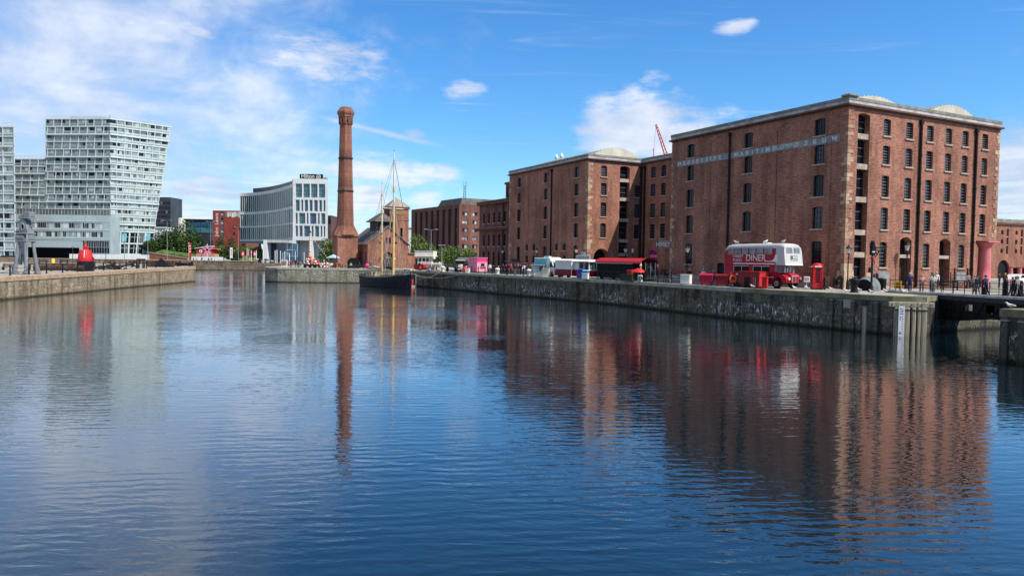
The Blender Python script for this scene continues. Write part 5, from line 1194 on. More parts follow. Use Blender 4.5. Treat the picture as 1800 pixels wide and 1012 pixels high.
for i in range(len(rings) - 1):
    for k in range(len(rings[0]) - 1):
        q = [rings[i][k], rings[i + 1][k], rings[i + 1][k + 1], rings[i][k + 1]]; zc_ = sum(p[2] for p in q) / 4; xc_ = sum(p[0] for p in q) / 4
        mb.face(q, 'bus_cream' if zc_ > 3.85 or xc_ > 7.2 else 'red_bus', zc_ > 3.85)
mb.face(rings[0], 'red_bus'); mb.face(rings[-1], 'bus_cream'); mb.face([rings[0][0], rings[-1][0], rings[-1][-1], rings[0][-1]], 'red_bus'); mb.build('upper_deck', BUS)
mb = MB(); mb.box(.05, 6.75, .02, BW - .02, .38, 2.27, 'red_bus', .05); mb.box(6.75, 7.1, .06, BW - .06, .5, 1.5, 'red_bus'); mb.build('lower_deck', BUS)
mb = MB()
for x0, x1 in ((.42, 1.40), (1.44, 2.42), (2.46, 3.42), (3.46, 4.42), (4.46, 5.42), (5.46, 6.60)):
    mb = MB(); sl = -.02 if x0 > .5 else .14
    P_ = [(x0 + .04, 3.32), (x1 - .04, 3.32), (x1 - .04, 3.98), (x0 + .06 + (.20 if x0 < .5 else 0), 3.98)]
    mb.face([(x, -.02 + (z - 3.32) * .035, z) for x, z in P_], 'pane_cabin')
    for a, b_ in ((x0, x0 + .025), (x1 - .025, x1)): mb.box(a + (.08 if x0 < .5 and a == x0 else 0), b_ + (.08 if x0 < .5 and a == x0 else 0), -.03, .0, 3.3, 3.99, 'red_bus')
    mb.box(x0, x1, -.022, -.004, 3.58, 3.60, 'grey_pale'); mb.build('upper_window', BUS)
for x0, x1 in ((1.45, 2.45), (2.55, 3.5), (4.15, 5.15), (5.25, 6.2)):
    mb = MB(); mb.box(x0, x1, -.012, .018, 1.55, 2.12, 'dark_void'); mb.box(x0 - .04, x1 + .04, -.006, .019, 2.12, 2.16, 'chrome'); mb.box(x0 - .04, x0, -.006, .019, 1.53, 2.12, 'chrome'); mb.build('lower_window', BUS)
mb = MB(); mb.box(1.35, 6.9, -.03, .0, 2.33, 2.43, 'white_paint'); mb.box(4.6, 6.75, -.03, .02, 1.05, 1.12, 'white_paint')
for k in range(10):
    a = math.pi / 2 * k / 10; b_ = math.pi / 2 * (k + 1) / 10; cx_, cz_, r_ = 6.3, 3.28, .62
    mb.face([(cx_ + r_ * math.sin(a), -.012, cz_ - r_ * math.cos(a)), (cx_ + r_ * math.sin(b_), -.012, cz_ - r_ * math.cos(b_)), (7.25, -.012, cz_ - r_ * math.cos(b_) if k < 9 else cz_), (7.25, -.012, cz_ - r_ * math.cos(a))], 'white_paint')
mb.box(5.6, 7.2, -.03, -.006, 2.60, 2.67, 'white_paint'); mb.build('white_trim', BUS)
text('lettering', 'STREET\nFOOD', .40, 'white_paint', BUS, (1.30, -.03, 2.50), (math.pi / 2, 0, 0), .006, sx=1.1)
text('lettering', 'DINER', .92, 'white_paint', BUS, (3.1, -.03, 2.47), (math.pi / 2, 0, 0), .006, sx=1.0)
# front: upper windows, blind box, bonnet, grille, cab
def fx(z, o=.012): return 8.2 - .30 * (z - 2.28) / 2.1 + o
mb = MB()
for y0, y1 in ((.28, 1.12), (1.28, 2.12)):
    mb = MB(); mb.face([(fx(3.42), y0, 3.42), (fx(3.42), y1, 3.42), (fx(3.98), y1 - .02, 3.98), (fx(3.98), y0 + .02, 3.98)], 'pane_cabin'); mb.face([(fx(3.7, .02), y0, 3.69), (fx(3.7, .02), y1, 3.69), (fx(3.7, .02), y1, 3.72), (fx(3.7, .02), y0, 3.72)], 'grey_mid'); mb.build('front_window', BUS)
mb = MB(); mb.face([(fx(2.72), .78, 2.72), (fx(2.72), 1.72, 2.72), (fx(3.2), 1.70, 3.2), (fx(3.2), .80, 3.2)], 'iron_black'); mb.face([(fx(2.9, .02), 1.1, 2.9), (fx(2.9, .02), 1.66, 2.9), (fx(3.16, .02), 1.64, 3.16), (fx(3.16, .02), 1.1, 3.16)], 'grey_pale'); mb.face([(fx(2.75, .02), .84, 2.75), (fx(2.75, .02), 1.66, 2.75), (fx(2.86, .02), 1.66, 2.86), (fx(2.86, .02), .84, 2.86)], 'grey_pale'); mb.build('blind_box', BUS)
text('route_number', '1', .32, 'white_paint', BUS, (fx(2.9, .02), .86, 2.88), (math.pi / 2, 0, math.pi / 2), .004)
mb = MB(); mb.box(7.9, 8.24, .02, BW - .02, 2.26, 2.36, 'white_paint', .02); mb.box(8.15, 8.22, .1, .35, 2.05, 2.2, 'iron_black'); mb.build('canopy_edge', BUS)
mb = MB(); prof = [(.55, 7.0), (.55, 8.28), (.95, 8.36), (1.25, 8.30), (1.45, 8.1), (1.52, 7.6), (1.54, 7.0)]
mb.extr([(x, z) for z, x in prof], 'y', .72, 1.78, 'red_bus')
for y0, y1 in ((.10, .72), (1.78, BW - .10)):
    ar = [(6.55, .62)] + [(7.15 + .62 * math.cos(math.pi - math.pi * k / 8), .62 + .58 * math.sin(math.pi * k / 8)) for k in range(9)] + [(8.15, .75), (8.28, .95), (8.15, 1.18), (7.7, 1.42), (6.7, 1.52), (6.5, 1.2)]
    mb.extr([(7.75, .55), (8.22, .6), (8.32, .9), (8.2, 1.15), (7.8, 1.34), (7.0, 1.46), (6.7, 1.46), (6.72, 1.22), (7.0, 1.2), (7.4, 1.12), (7.66, .9)], 'y', y0, y1, 'red_bus')
mb.build('bonnet', BUS)
mb = MB(); mb.box(8.30, 8.40, .80, 1.70, .58, 1.28, 'chrome', .08); mb.box(8.38, 8.415, .88, 1.20, .64, 1.20, 'red_dark'); mb.box(8.38, 8.415, 1.30, 1.62, .64, 1.20, 'red_dark'); mb.build('grille', BUS)
mb = MB(); mb.extr([(7.2, 1.5), (8.2, 1.28), (8.2, 1.30), (7.2, 1.53)], 'y', 1.02, 1.14, 'blue_paint'); mb.extr([(7.2, 1.5), (8.2, 1.28), (8.2, 1.30), (7.2, 1.53)], 'y', 1.16, 1.36, 'white_paint'); mb.build('bonnet_stripes', BUS)
for y in (.42, 1.98):
    mb = MB(); mb.disc((8.33, y, .98), .14, 'x', .1, 'chrome', 14); mb.disc((8.385, y, .98), .12, 'x', .02, 'white_paint', 14); mb.build('headlight', BUS)
mb = MB(); mb.box(6.78, 7.25, .10, BW - .1, 1.5, 2.26, 'iron_black'); mb.box(6.76, 7.3, .07, .10, 1.54, 2.24, 'red_bus'); mb.box(6.85, 7.22, .05, .075, 1.6, 2.2, 'pane_grey'); mb.box(7.25, 7.28, .12, BW - .12, 1.52, 2.24, 'pane_cabin')
mb.build('cab', BUS)
for k in range(3):
    mb = MB(); mb.lathe([(.07, 1.56), (.08, 1.6), (.08, 1.98), (.03, 2.1), (.03, 2.2)], 'cream_pale', 10, (7.5, .75 + .34 * k)); mb.build('bottle', BUS)
for x in (7.15, 1.75):
    for y in (.14, BW - .14):
        mb = MB(); mb.disc((0, 0, 0), .50, 'y', .26, 'tyre', 22); o = mb.build('wheel', BUS, (x, y, .5)); mb = MB(); mb.disc((0, 0, 0), .27, 'y', .29, 'grey_mid', 16); mb.disc((0, 0, 0), .11, 'y', .36, 'red_paint', 10); mb.build('rim', o)
mb = MB(); mb.box(4.4, 5.1, .9, 1.5, 4.42, 4.5, 'white_paint', .03); mb.build('roof_hatch', BUS)
# gulls on the bus roof
for x, y, a, lab in ((1.05, .6, 2.6, 'white gull standing at the rear of the bus roof'), (4.9, .8, .3, 'white gull standing beside the hatch on the bus roof'), (7.0, 1.0, -1.0, 'white gull at the front of the bus roof')):
    p = SW(8.95, -7.3) - EL * x + ER * y; gull((p.x, p.y, ZQ + (4.40 if x < 2 else 4.41)), a, lab)
# ================================================================= QUAY THINGS, near to far
def q(u, w_): return QW(u, w_)
# telephone box
PB = thing('telephone_box', 'red cast iron telephone box with glazed panels, right of the bus', 'phone box', q(1436, -4.3), -.2)
mb = MB(); mb.box(-.48, .48, -.48, .48, 0, .14, 'iron_dark')
for x in (-.45, .33):
    for y in (-.45, .33): mb.box(x, x + .12, y, y + .12, .14, 2.05, 'red_paint', .01)
for s_ in range(4):
    T = Matrix.Rotation(s_ * math.pi / 2, 4, 'Z'); mb.box(-.33, .33, -.44, -.36, .14, .62, 'red_paint', T=T); mb.box(-.33, -.22, -.43, -.37, .62, 2.05, 'red_paint', T=T); mb.box(.22, .33, -.43, -.37, .62, 2.05, 'red_paint', T=T)
    for k in range(9): mb.box(-.22, .22, -.425, -.38, .62 + k * .165, .655 + k * .165, 'red_paint', T=T)
    mb.box(-.02, .02, -.425, -.385, .62, 2.0, 'red_paint', T=T) if s_ % 2 else None
mb.box(-.36, .36, -.36, .36, 2.05, 2.06, 'red_paint'); mb.build('frame', PB)
mb = MB(); mb.box(-.34, .34, -.36, .36, .62, 2.0, 'pane_dark'); mb.build('glazing', PB)
mb = MB(); mb.box(-.49, .49, -.49, .49, 2.06, 2.34, 'red_paint', .03); mb.ball((0, 0, 2.30), .66, 'red_paint', 16, 8, (.72, .72, .38)); mb.build('roof', PB)
for s_ in range(4):
    mb = MB(); mb.box(-.32, .32, -.505, -.49, 2.13, 2.26, 'cream_pale'); mb.build('sign_panel', PB, rot=(0, 0, s_ * math.pi / 2))
# white pedestal cabinet
o = thing('pedestal', 'small white cabinet on a thin post left of the telephone box', 'service pedestal', q(1418, -3.4), -.3)
mb = MB(); mb.box(-.28, .28, -.16, .16, .62, 1.18, 'white_paint', .03); mb.box(-.2, .2, -.17, -.16, .85, 1.1, 'grey_pale'); mb.build('cabinet', o); mb = MB(); mb.tube([(0, 0, .02), (0, 0, .62)], .05, 'white_paint', 8); mb.box(-.3, .3, -.22, .22, 0, .1, 'grey_pale', .02); mb.build('post', o)
# red container, life buoy locker, lifebuoy station, bins
o = thing('generator_container', 'long red steel container, its end coloured brighter for sunlight, parked beside the bus', 'container', q(1334, -9.0), RQ)
mb = MB(); mb.box(-2.75, 0, 0, 1.25, .12, 1.55, 'red_dark', .03); mb.box(-.005, .02, .05, 1.2, .2, 1.5, 'red_bright'); mb.box(-2.8, .04, -.03, 1.28, 1.55, 1.62, 'red_paint', .02); mb.build('body', o)  # brighter red panel puts the sunlight on the end into the colour
mb = MB(); mb.box(-2.6, -.1, .15, 1.1, 0, .12, 'iron_black'); mb.build('skid', o)
mb = MB(); 
for x in (-.65, -.4): mb.tube([(x, -.06, .3), (x, -.06, 1.05)], .02, 'grey_pale', 6)
mb.box(-1.9, -1.15, -.03, -.002, .1, 1.05, 'iron_black'); mb.build('hatch', o)
mb = MB(); mb.ball((-1.55, -.22, .35), .34, 'plank_black', 10, 7, (1, .7, 1)); tag(mb.build('rubbish_sack', None, q(1322, -9.35), QR), 'black rubbish sack leaning on the long red container', 'rubbish sack')
o = thing('lifebuoy_locker', 'narrow bright red lifebuoy locker on the quay edge by the bus', 'locker', q(1345, -9.45), RQ + .5)
mb = MB(); mb.box(-.24, .24, -.2, .2, .05, 1.12, 'red_bright', .03); mb.build('body', o); mb = MB(); mb.box(-.27, .27, -.23, .23, 1.0, 1.16, 'red_paint', .03); mb.build('lid', o)
mb = MB(); 
for k in range(5): mb.box(-.25, .25, -.215, -.2, .18 + k * .15, .22 + k * .15, 'red_paint')
mb.build('louvres', o)
o = thing('lifebuoy_station', 'red board with an orange lifebuoy and coiled line beside the dark red bin', 'lifebuoy station', q(1290, -8.3), -.25)
mb = MB(); mb.box(-.42, .42, 0, .07, .35, 1.45, 'red_paint', .02); mb.build('board', o); mb = MB(); mb.box(-.36, -.28, .07, .15, 0, 1.4, 'red_dark'); mb.build('post', o); mb = MB(); mb.box(.28, .36, .07, .15, 0, 1.4, 'red_dark'); mb.build('post', o)
mb = MB(); mb.torus((-.08, -.08, .82), .31, .075, 'y', 'orange', 22, 8); mb.build('lifebuoy', o); mb = MB(); mb.box(.2, .38, -.012, 0, 1.2, 1.36, 'white_paint'); mb.build('notice', o)
def bin4(name, lab, loc, rz, mat, lid, label_):
    o = thing(name, lab, 'bin', loc, rz)
    mb = MB(); vs = []
    for z, e in ((.16, .0), (1.05, .09)): vs += [(-.60 - e, -.42 - e, z), (.60 + e, -.42 - e, z), (.60 + e, .42 + e, z), (-.60 - e, .42 + e, z)]
    mb.raw(vs, [(0, 1, 5, 4), (1, 2, 6, 5), (2, 3, 7, 6), (3, 0, 4, 7), (0, 3, 2, 1), (4, 5, 6, 7)], mat)
    for x in (-.45, .45): mb.box(x - .03, x + .03, -.50, -.46, .25, 1.0, mat)
    mb.build('body', o)
    mb = MB(); pr = [(-.56, 1.06), (-.54, 1.14), (-.3, 1.24), (.2, 1.27), (.54, 1.16), (.56, 1.06)]; mb.extr(pr, 'x', -.73, .73, lid); mb.build('lid', o)
    for x in (-.5, .5):
        for y in (-.35, .35): mb = MB(); mb.disc((x, y, .09), .09, 'x', .06, 'tyre', 10); mb.build('wheel', o)
    if label_: mb = MB(); mb.box(-.05, .45, -.475, -.462, .82, 1.0, 'grey_pale'); mb.build('label_plate', o)
bin4('wheelie_bin', 'dark red four wheeled bin with a pale label on its front', q(1270, -8.6), -.45, 'red_dark', 'red_dark', True)
bin4('wheelie_bin', 'pinkish red four wheeled bin without a label, left of the dark red one', q(1242, -8.9), -.45, 'red_pink', 'red_pink', False)
o = thing('service_cabinet', 'low cream electrical cabinet on the quay edge left of the red bins', 'cabinet', q(1206, -8.9), -.62)
mb = MB(); mb.box(-.55, .55, -.35, .35, .06, 1.02, 'cream_pale', .03); mb.build('body', o); mb = MB(); mb.box(-.6, .6, -.4, .4, 1.02, 1.08, 'cream_pale', .02); mb.build('lid', o); mb = MB(); mb.box(-.57, .57, -.37, .37, 0, .06, 'grey_mid'); mb.build('base', o); mb = MB(); mb.box(-.03, .03, -.36, -.35, .5, .62, 'iron_dark'); mb.build('handle', o)
# picnic tables
def picnic(loc, rz, lab, mat='plank_grey', first={}):
    if mat in first: return dup(first[mat], loc, rz, lab)
    o = thing('picnic_table', lab, 'picnic table', loc, rz, 'picnic tables set out on the quays'); first[mat] = o
    mb = MB()
    for k in range(5): mb.box(-.9, .9, -.36 + .15 * k, -.23 + .15 * k, .70, .74, mat)
    mb.build('tabletop', o)
    for y in (-.68, .68): mb = MB(); mb.box(-.9, .9, y - .14, y - .01, .43, .47, mat); mb.box(-.9, .9, y + .01, y + .14, .43, .47, mat); mb.build('seat', o)
    for x in (-.6, .6):
        mb = MB(); mb.tube([(x, -.62, 0), (x, -.25, .69)], .05, mat, 4); mb.tube([(x, .62, 0), (x, .25, .69)], .05, mat, 4); mb.box(x - .03, x + .03, -.78, .78, .36, .43, mat); mb.build('leg_frame', o)
    return o
for u, w_, a, lab in ((1149, -6.6, .2, 'weathered picnic table nearest the covered wagon'), (1163, -6.9, -.2, 'weathered picnic table between the wagon and the cream cabinet'), (1181, -6.3, .1, 'weathered picnic table under the street lamp left of the bus'), (1222, -6.4, .3, 'weathered picnic table behind the pinkish red bin'), (1190, -8.0, .5, 'weathered picnic table just left of the cream cabinet')):
    picnic(q(u, w_), RQ + a, lab)
# street lamps: Victorian lanterns on fluted posts
LAMP = []
def lamp(loc, lab, h_=4.35, rz=0.0):
    if LAMP:
        o = dup(LAMP[0], loc, rz, lab, scale=h_ / 4.35); return o
    o = thing('street_lamp', lab, 'street lamp', loc, rz, 'victorian lantern lamps along the promenade'); LAMP.append(o)
    mb = MB(); mb.lathe([(.17, 0), (.17, .1), (.13, .16), (.13, .75), (.10, .82), (.075, .95), (.06, 1.0), (.05, 3.05), (.075, 3.1), (.075, 3.16), (.045, 3.2), (.04, 3.42)], 'iron_black', 12); mb.tube([(-.32, 0, 3.0), (.32, 0, 3.0)], .022, 'iron_black', 6); mb.build('post', o)
    mb = MB(); mb.lathe([(.14, 3.50), (.27, 3.98)], 'lamp_glass', 6, smooth=False); mb.build('lantern', o)
    mb = MB(); mb.lathe([(.15, 3.42), (.15, 3.5)], 'iron_black', 6); mb.lathe([(.31, 3.98), (.30, 4.02), (.13, 4.2), (.10, 4.28), (.03, 4.35)], 'iron_black', 6, smooth=False)
    for k in range(6): a = math.pi / 3 * k; mb.tube([(.14 * math.cos(a), .14 * math.sin(a), 3.5), (.275 * math.cos(a), .275 * math.sin(a), 3.99)], .012, 'iron_black', 4)
    mb.build('lantern_frame', o); return o
lamp(q(1490, -.9), 'black lantern lamp standing at the near corner of the warehouse', 4.4)
lamp(q(1207, -7.0), 'black lantern lamp behind the cream cabinet, left of the bus', 4.4)
lamp(q(1099, -2.6), 'black lantern lamp rising behind the red wagon roof', 4.5)
lamp(q(1012, -2.2), 'black lantern lamp rising behind the white and red kiosk', 4.5)
lamp(q(943, -3.6), 'black lantern lamp rising behind the teal topped van', 4.4)
lamp(q(883, -3.6), 'black lantern lamp in front of the dark brick office', 4.4)
lamp(QY(1594, 76.0), 'black lantern lamp in front of the loading doors, behind the people on the bridge', 4.9)
o = thing('street_lamp', 'plain modern lamp with a pale slanted head beside the shaded doorway', 'street lamp', q(1111, -3), 0)
mb = MB(); mb.tube([(0, 0, 0), (0, 0, 3.6)], .05, 'iron_dark', 8); mb.build('post', o); mb = MB(); mb.tube([(0, 0, 3.6), (.06, 0, 4.1)], [.13, .16], 'grey_pale', 10); mb.build('lantern', o)
# signal post with ornate bracket
o = thing('signal_post', 'tall black swing bridge signal post with ornate scrolled brackets and a red lamp', 'signal post', QY(1533, 66.0), .35)
mb = MB(); mb.lathe([(.30, 0), (.30, .08), (.2, .16), (.17, .5), (.10, .62), (.085, 2.0), (.08, 3.0), (.08, 4.3)], 'iron_black', 12); mb.build('post', o)
mb = MB(); mb.box(-.22, .22, -.18, .18, 3.3, 4.25, 'iron_black', .05); mb.lathe([(.17, 4.25), (.2, 4.35), (.17, 4.55), (.05, 4.62)], 'iron_black', 12); mb.box(-.24, .1, -.2, -.18, 3.55, 3.66, 'grey_pale'); mb.build('signal_head', o)
mb = MB(); mb.disc((-.12, -.18, 3.05), .10, 'y', .2, 'red_bright', 14); mb.disc((-.12, -.1, 3.05), .15, 'y', .1, 'red_dark', 14); mb.build('red_lamp', o)
mb = MB(); mb.tube([(.1, 0, 4.15), (.45, 0, 3.98), (.9, 0, 3.95), (1.2, 0, 4.08), (1.55, 0, 4.1)], .05, 'iron_black', 6); mb.tube([(.1, 0, 3.0), (.4, 0, 3.2), (.8, 0, 3.65), (1.4, 0, 4.05)], .045, 'iron_black', 6)
mb.torus((.55, 0, 3.62), .16, .035, 'y', 'iron_black', 16, 6); mb.torus((.36, 0, 3.36), .12, .03, 'y', 'iron_black', 14, 6); mb.torus((.32, 0, 3.9), .10, .03, 'y', 'iron_black', 14, 6); mb.extr([(1.3, 4.0), (1.75, 4.12), (1.4, 4.22)], 'y', -.04, .04, 'iron_black'); mb.build('bracket', o)
mb = MB(); mb.box(-.36, -.12, -.1, .1, 1.75, 2.2, 'iron_black', .02); mb.tube([(.15, 0, 2.9), (.32, 0, 2.6), (.2, 0, 2.5)], .035, 'iron_black', 6); mb.box(-.33, -.25, -.04, .04, 3.95, 4.4, 'iron_black'); mb.build('control_box', o)
# bollards
o = thing('bollard', 'stout black iron mooring bollard with a swollen head near the quay corner', 'bollard', QY(1503, 64.2), 0)
mb = MB(); mb.lathe([(.33, 0), (.30, .08), (.26, .5), (.28, .8), (.36, .95), (.38, 1.08), (.32, 1.2), (.15, 1.27)], 'iron_black', 18); mb.build('post', o)
mb = MB(); mb.lathe([(.42, 0), (.42, .05)], 'iron_dark', 18); mb.build('base_plate', o)
# dome tent
o = thing('tent', 'low dome tent with a black open end and grey flysheet by the warehouse corner', 'tent', QY(1527, 69.5), -.55)
mb = MB(); n_ = 12
def tr(x, k, s_=1.0): a = math.pi * k / n_; return (x, -1.0 * s_ * math.cos(a), 1.35 * s_ * math.sin(a) ** .8)
for (x0, s0), (x1, s1), mt in (((-.9, .80), (-.2, 1.0), 'tarp_grey'), ((-.2, 1.0), (.6, .95), 'tarp_grey'), ((.6, .95), (1.5, .50), 'tarp_grey')):
    for k in range(n_): mb.face([tr(x0, k, s0), tr(x1, k, s1), tr(x1, k + 1, s1), tr(x0, k + 1, s0)], mt, True)
mb.face([tr(1.5, k, .5) for k in range(n_ + 1)], 'tarp_grey'); mb.build('flysheet', o)
mb = MB(); mb.face([tr(-.905, k, .80) for k in range(n_ + 1)], 'plank_black'); mb.build('door_panel', o)
o.rotation_euler = (0, 0, .75)
# litter bin
o = thing('litter_bin', 'black cylindrical litter bin with a domed lid beside the tent', 'litter bin', QY(1550, 71.5), 0)
mb = MB(); mb.lathe([(.40, 0), (.44, .1), (.46, 1.0)], 'plank_black', 18); mb.build('body', o); mb = MB(); mb.lathe([(.49, 1.0), (.49, 1.06), (.35, 1.14), (.12, 1.18)], 'iron_black', 18); mb.build('lid', o)
o = thing('anchor_stock', 'upright dark timbers leaning together between tent and litter bin', 'timber stump', QY(1541, 73), 0)
mb = MB(); mb.tube([(-.35, 0, 0), (-.15, 0, 1.5)], .12, 'timber_dark', 7); mb.build('timber', o); mb = MB(); mb.tube([(.2, .1, 0), (.1, 0, 1.6)], .13, 'timber_dark', 7); mb.build('timber', o)
# chains, posts and rails along the edge
def fence(name, lab, pts, h_, rails, r=.05, mat='iron_black', chain=False, rr=.022):
    o = thing(name, lab, 'fence', pts[0], 0); L0 = Vector(pts[0])
    src = None
    for p in pts:
        l = Vector(p) - L0
        if src is None:
            mb = MB(); mb.lathe([(r * 1.6, 0), (r * 1.5, .08), (r, .14), (r, h_ - .1), (r * 1.35, h_ - .05), (r * .6, h_ + .04)], mat, 8); src = mb.build('post', o, l)
        else: inst(src, o, l)
    mb = MB()
    for z in rails:
        for a, b_ in zip(pts, pts[1:]):
            a, b_ = Vector(a) - L0, Vector(b_) - L0; n_ = 6 if chain else 1
            mb.tube([(a.x + (b_.x - a.x) * t / n_, a.y + (b_.y - a.y) * t / n_, z + a.z + (b_.z - a.z) * t / n_ - (.22 * math.sin(math.pi * t / n_) if chain else 0)) for t in range(n_ + 1)], rr, mat, 5)
    mb.build('chains' if chain else 'rails', o); return o
def qline(u0, u1, w_, n_): a, b_ = q(u0, w_), q(u1, w_); return [a.lerp(b_, k / (n_ - 1)) for k in range(n_)]
fence('railing', 'black post and rail fence in front of the picnic tables', qline(1180, 1134, -8.9, 3), 1.35, (1.2,), .07, rr=.04)
fence('railing', 'thin dark railing in front of the covered wagon', qline(1097, 1050, -9.0, 5), 1.15, (.55, 1.08), .045)
fence('chain_fence', 'black posts and hanging chains along the quay edge from pink kiosk to van', qline(935, 829, -10.7, 9), 1.15, (.95, .55), .07, chain=True)
fence('chain_fence', 'black posts with a chain between telephone box and warehouse corner', [q(1450, -4.2), q(1466, -2.4), q(1480, -1.6)], 1.15, (.95,), .08, chain=True)
# covered wagon
WG = thing('covered_wagon', 'long black boarded food wagon with a red curved roof and open porch', 'food wagon', q(1112, -7.6), RQ)
mb = MB(); mb.box(-8.0, 0, 0, 2.2, .25, 2.15, 'plank_black', .02)
for x in (-5.6, -2.9, -.02): mb.box(x - .03, x + .03, -.03, 0, .3, 2.12, 'iron_dark')
mb.build('body', WG)
mb = MB(); n_ = 10
def rf_(k, e=0): a = math.pi * (k / n_); return (1.1 - (1.32 + e) * math.cos(a), 2.18 + (.62 + e) * math.sin(a))
for k in range(n_):
    (y0, z0), (y1, z1) = rf_(k), rf_(k + 1); (y2, z2), (y3, z3) = rf_(k, .06), rf_(k + 1, .06)
    mb.face([(-8.1, y2, z2), (1.9, y2, z2), (1.9, y3, z3), (-8.1, y3, z3)], 'red_paint', True); mb.face([(-8.1, y0, z0), (1.9, y0, z0), (1.9, y1, z1), (-8.1, y1, z1)], 'red_dark', True); mb.face([(1.9, y0, z0), (1.9, y2, z2), (1.9, y3, z3), (1.9, y1, z1)], 'red_dark'); mb.face([(-8.1, y0, z0), (-8.1, y2, z2), (-8.1, y3, z3), (-8.1, y1, z1)], 'red_dark')
mb.build('roof', WG)
mb = MB(); mb.box(-8.1, 0, -.16, -.02, 2.1, 2.24, 'white_paint'); mb.build('eaves_board', WG)
mb = MB(); mb.extr([rf_(k, -.12) for k in range(n_ + 1)], 'x', -.04, 0, 'plank_black'); mb.box(.01, .03, .3, 1.9, .5, 1.9, 'dark_void'); mb.build('end_board', WG)
for y in (0.0, .7, 1.5, 2.2):
    mb = MB(); mb.box(1.6, 1.68, y - .04, y + .04, .25, 2.3, 'cream'); mb.build('porch_post', WG)
mb = MB(); mb.box(0, 1.8, 0, 2.2, .12, .25, 'timber_dark'); mb.box(1.62, 1.66, 0, 2.2, .85, .92, 'timber_dark'); mb.build('porch_floor', WG)
for x in (-7, -1.2): mb = MB(); mb.disc((x, .1, .3), .3, 'y', .16, 'tyre', 16); mb.build('wheel', WG); mb = MB(); mb.disc((x, 2.1, .3), .3, 'y', .16, 'tyre', 16); mb.build('wheel', WG)
mb = MB(); 
for y in (-.2, 2.4): mb.lathe([(.05, 1.75), (.12, 1.8), (.13, 2.05), (.05, 2.1)], 'cream', 8, (1.85, y))
mb.build('lantern', WG)
o = thing('parasol', 'low round bright red parasol in front of the wagon porch', 'parasol', q(1122, -8.2), 0)
mb = MB(); mb.lathe([(.85, 1.1), (.8, 1.2), (.6, 1.42), (.3, 1.55), (.03, 1.6)], 'red_bright', 14); mb.build('canopy', o); mb = MB(); mb.tube([(0, 0, 0), (0, 0, 1.58)], .03, 'cream', 6); mb.build('pole', o)
o = thing('planter_box', 'dark green wooden planter box beside the wagon porch', 'planter', q(1104, -9.1), RQ + .25)
mb = MB(); mb.box(-.95, .95, -.4, .4, .05, .78, 'green_dark', .03); mb.box(-1.0, 1.0, -.45, .45, .74, .82, 'green_dark', .02); mb.build('box', o)
mb = MB(); mb.box(-.92, .92, -.38, .38, .80, .83, 'leaf_dark'); mb.build('soil', o)
o = thing('gas_locker', 'squat bright red lockers standing on the green planter', 'locker', q(1109, -8.9) + Vector((0, 0, .83)), RQ)
mb = MB(); mb.box(-.55, .55, -.3, .3, 0, .55, 'red_bright', .04); mb.build('body', o); mb = MB(); mb.box(-.35, .0, -.32, -.3, .15, .4, 'red_dark'); mb.box(.12, .45, -.32, -.3, .15, .4, 'red_dark'); mb.build('door', o)
o = thing('drum', 'small pale drum and hose reel beside the green planter', 'drum', q(1125, -9.0), 0)
mb = MB(); mb.lathe([(.28, 0), (.3, .05), (.3, .75), (.26, .8)], 'grey_pale', 14); mb.build('body', o); mb = MB(); mb.torus((0, -.33, .45), .2, .05, 'y', 'iron_dark', 14, 6); mb.build('hose_reel', o)
# white and red tram kiosk
TK = thing('food_kiosk', 'white and red tram shaped food kiosk with a rooftop signboard', 'kiosk', q(1035, -8.0), RQ)
mb = MB(); mb.box(-4.0, 0, 0, 1.75, .25, 1.15, 'red_paint', .03); mb.box(-4.0, -2.7, .0, 1.75, 1.15, 2.2, 'white_paint'); mb.box(-2.7, 0, 1.2, 1.75, 1.15, 2.2, 'white_paint'); mb.box(-.1, .02, -.02, 1.77, 1.08, 1.2, 'white_paint')
for x, y in ((-.1, 0), (-.1, .80), (-.1, 1.65), (-1.3, 0), (-2.6, 0)): mb.box(x, x + .1, y, y + .1, 1.15, 2.25, 'white_paint')
mb.build('body', TK)
mb = MB(); mb.box(-.07, -.03, .1, 1.65, 1.2, 2.15, 'pane_grey'); mb.box(-2.6, -.1, .05, .09, 1.2, 2.15, 'pane_dark'); mb.build('glazing', TK)
mb = MB(); mb.box(-4.3, .3, -.3, 2.0, 2.24, 2.36, 'white_paint', .04); mb.extr([(-.2, 2.36), (.3, 2.58), (1.4, 2.58), (1.95, 2.36)], 'x', -4.2, .2, 'white_paint'); mb.build('roof', TK)
mb = MB(); mb.box(-2.0, .1, -.02, .03, 2.55, 3.15, 'cream_pale'); mb.box(-1.2, -.6, -.02, .03, 3.15, 3.6, 'cream_pale'); mb.build('signboard', TK, rot=(0, 0, .55))
mb = MB()
for k in range(12): x = -1.92 + k * .165; mb.box(x, x + random.uniform(.07, .13), -.028, -.02, 2.74, 2.98, 'sandstone_red')
mb.build('worn_lettering', TK, rot=(0, 0, .55)); mb = MB()
for k in range(3): mb.box(-1.12 + .16 * k, -1.02 + .16 * k, -.028, -.02, 3.28, 3.46, 'grey_mid')
mb.build('worn_lettering', TK, rot=(0, 0, .55))
mb = MB(); mb.box(.02, .2, .3, 1.4, .25, .4, 'iron_black'); mb.lathe([(.11, .55), (.12, .9), (.05, 1.0)], 'iron_black', 10, (.12, .9)); mb.build('buffer', TK)
o = thing('food_trailer', 'boxy trailer, grey above and maroon below, left of the tram kiosk', 'food trailer', q(1004, -8.6), RQ)
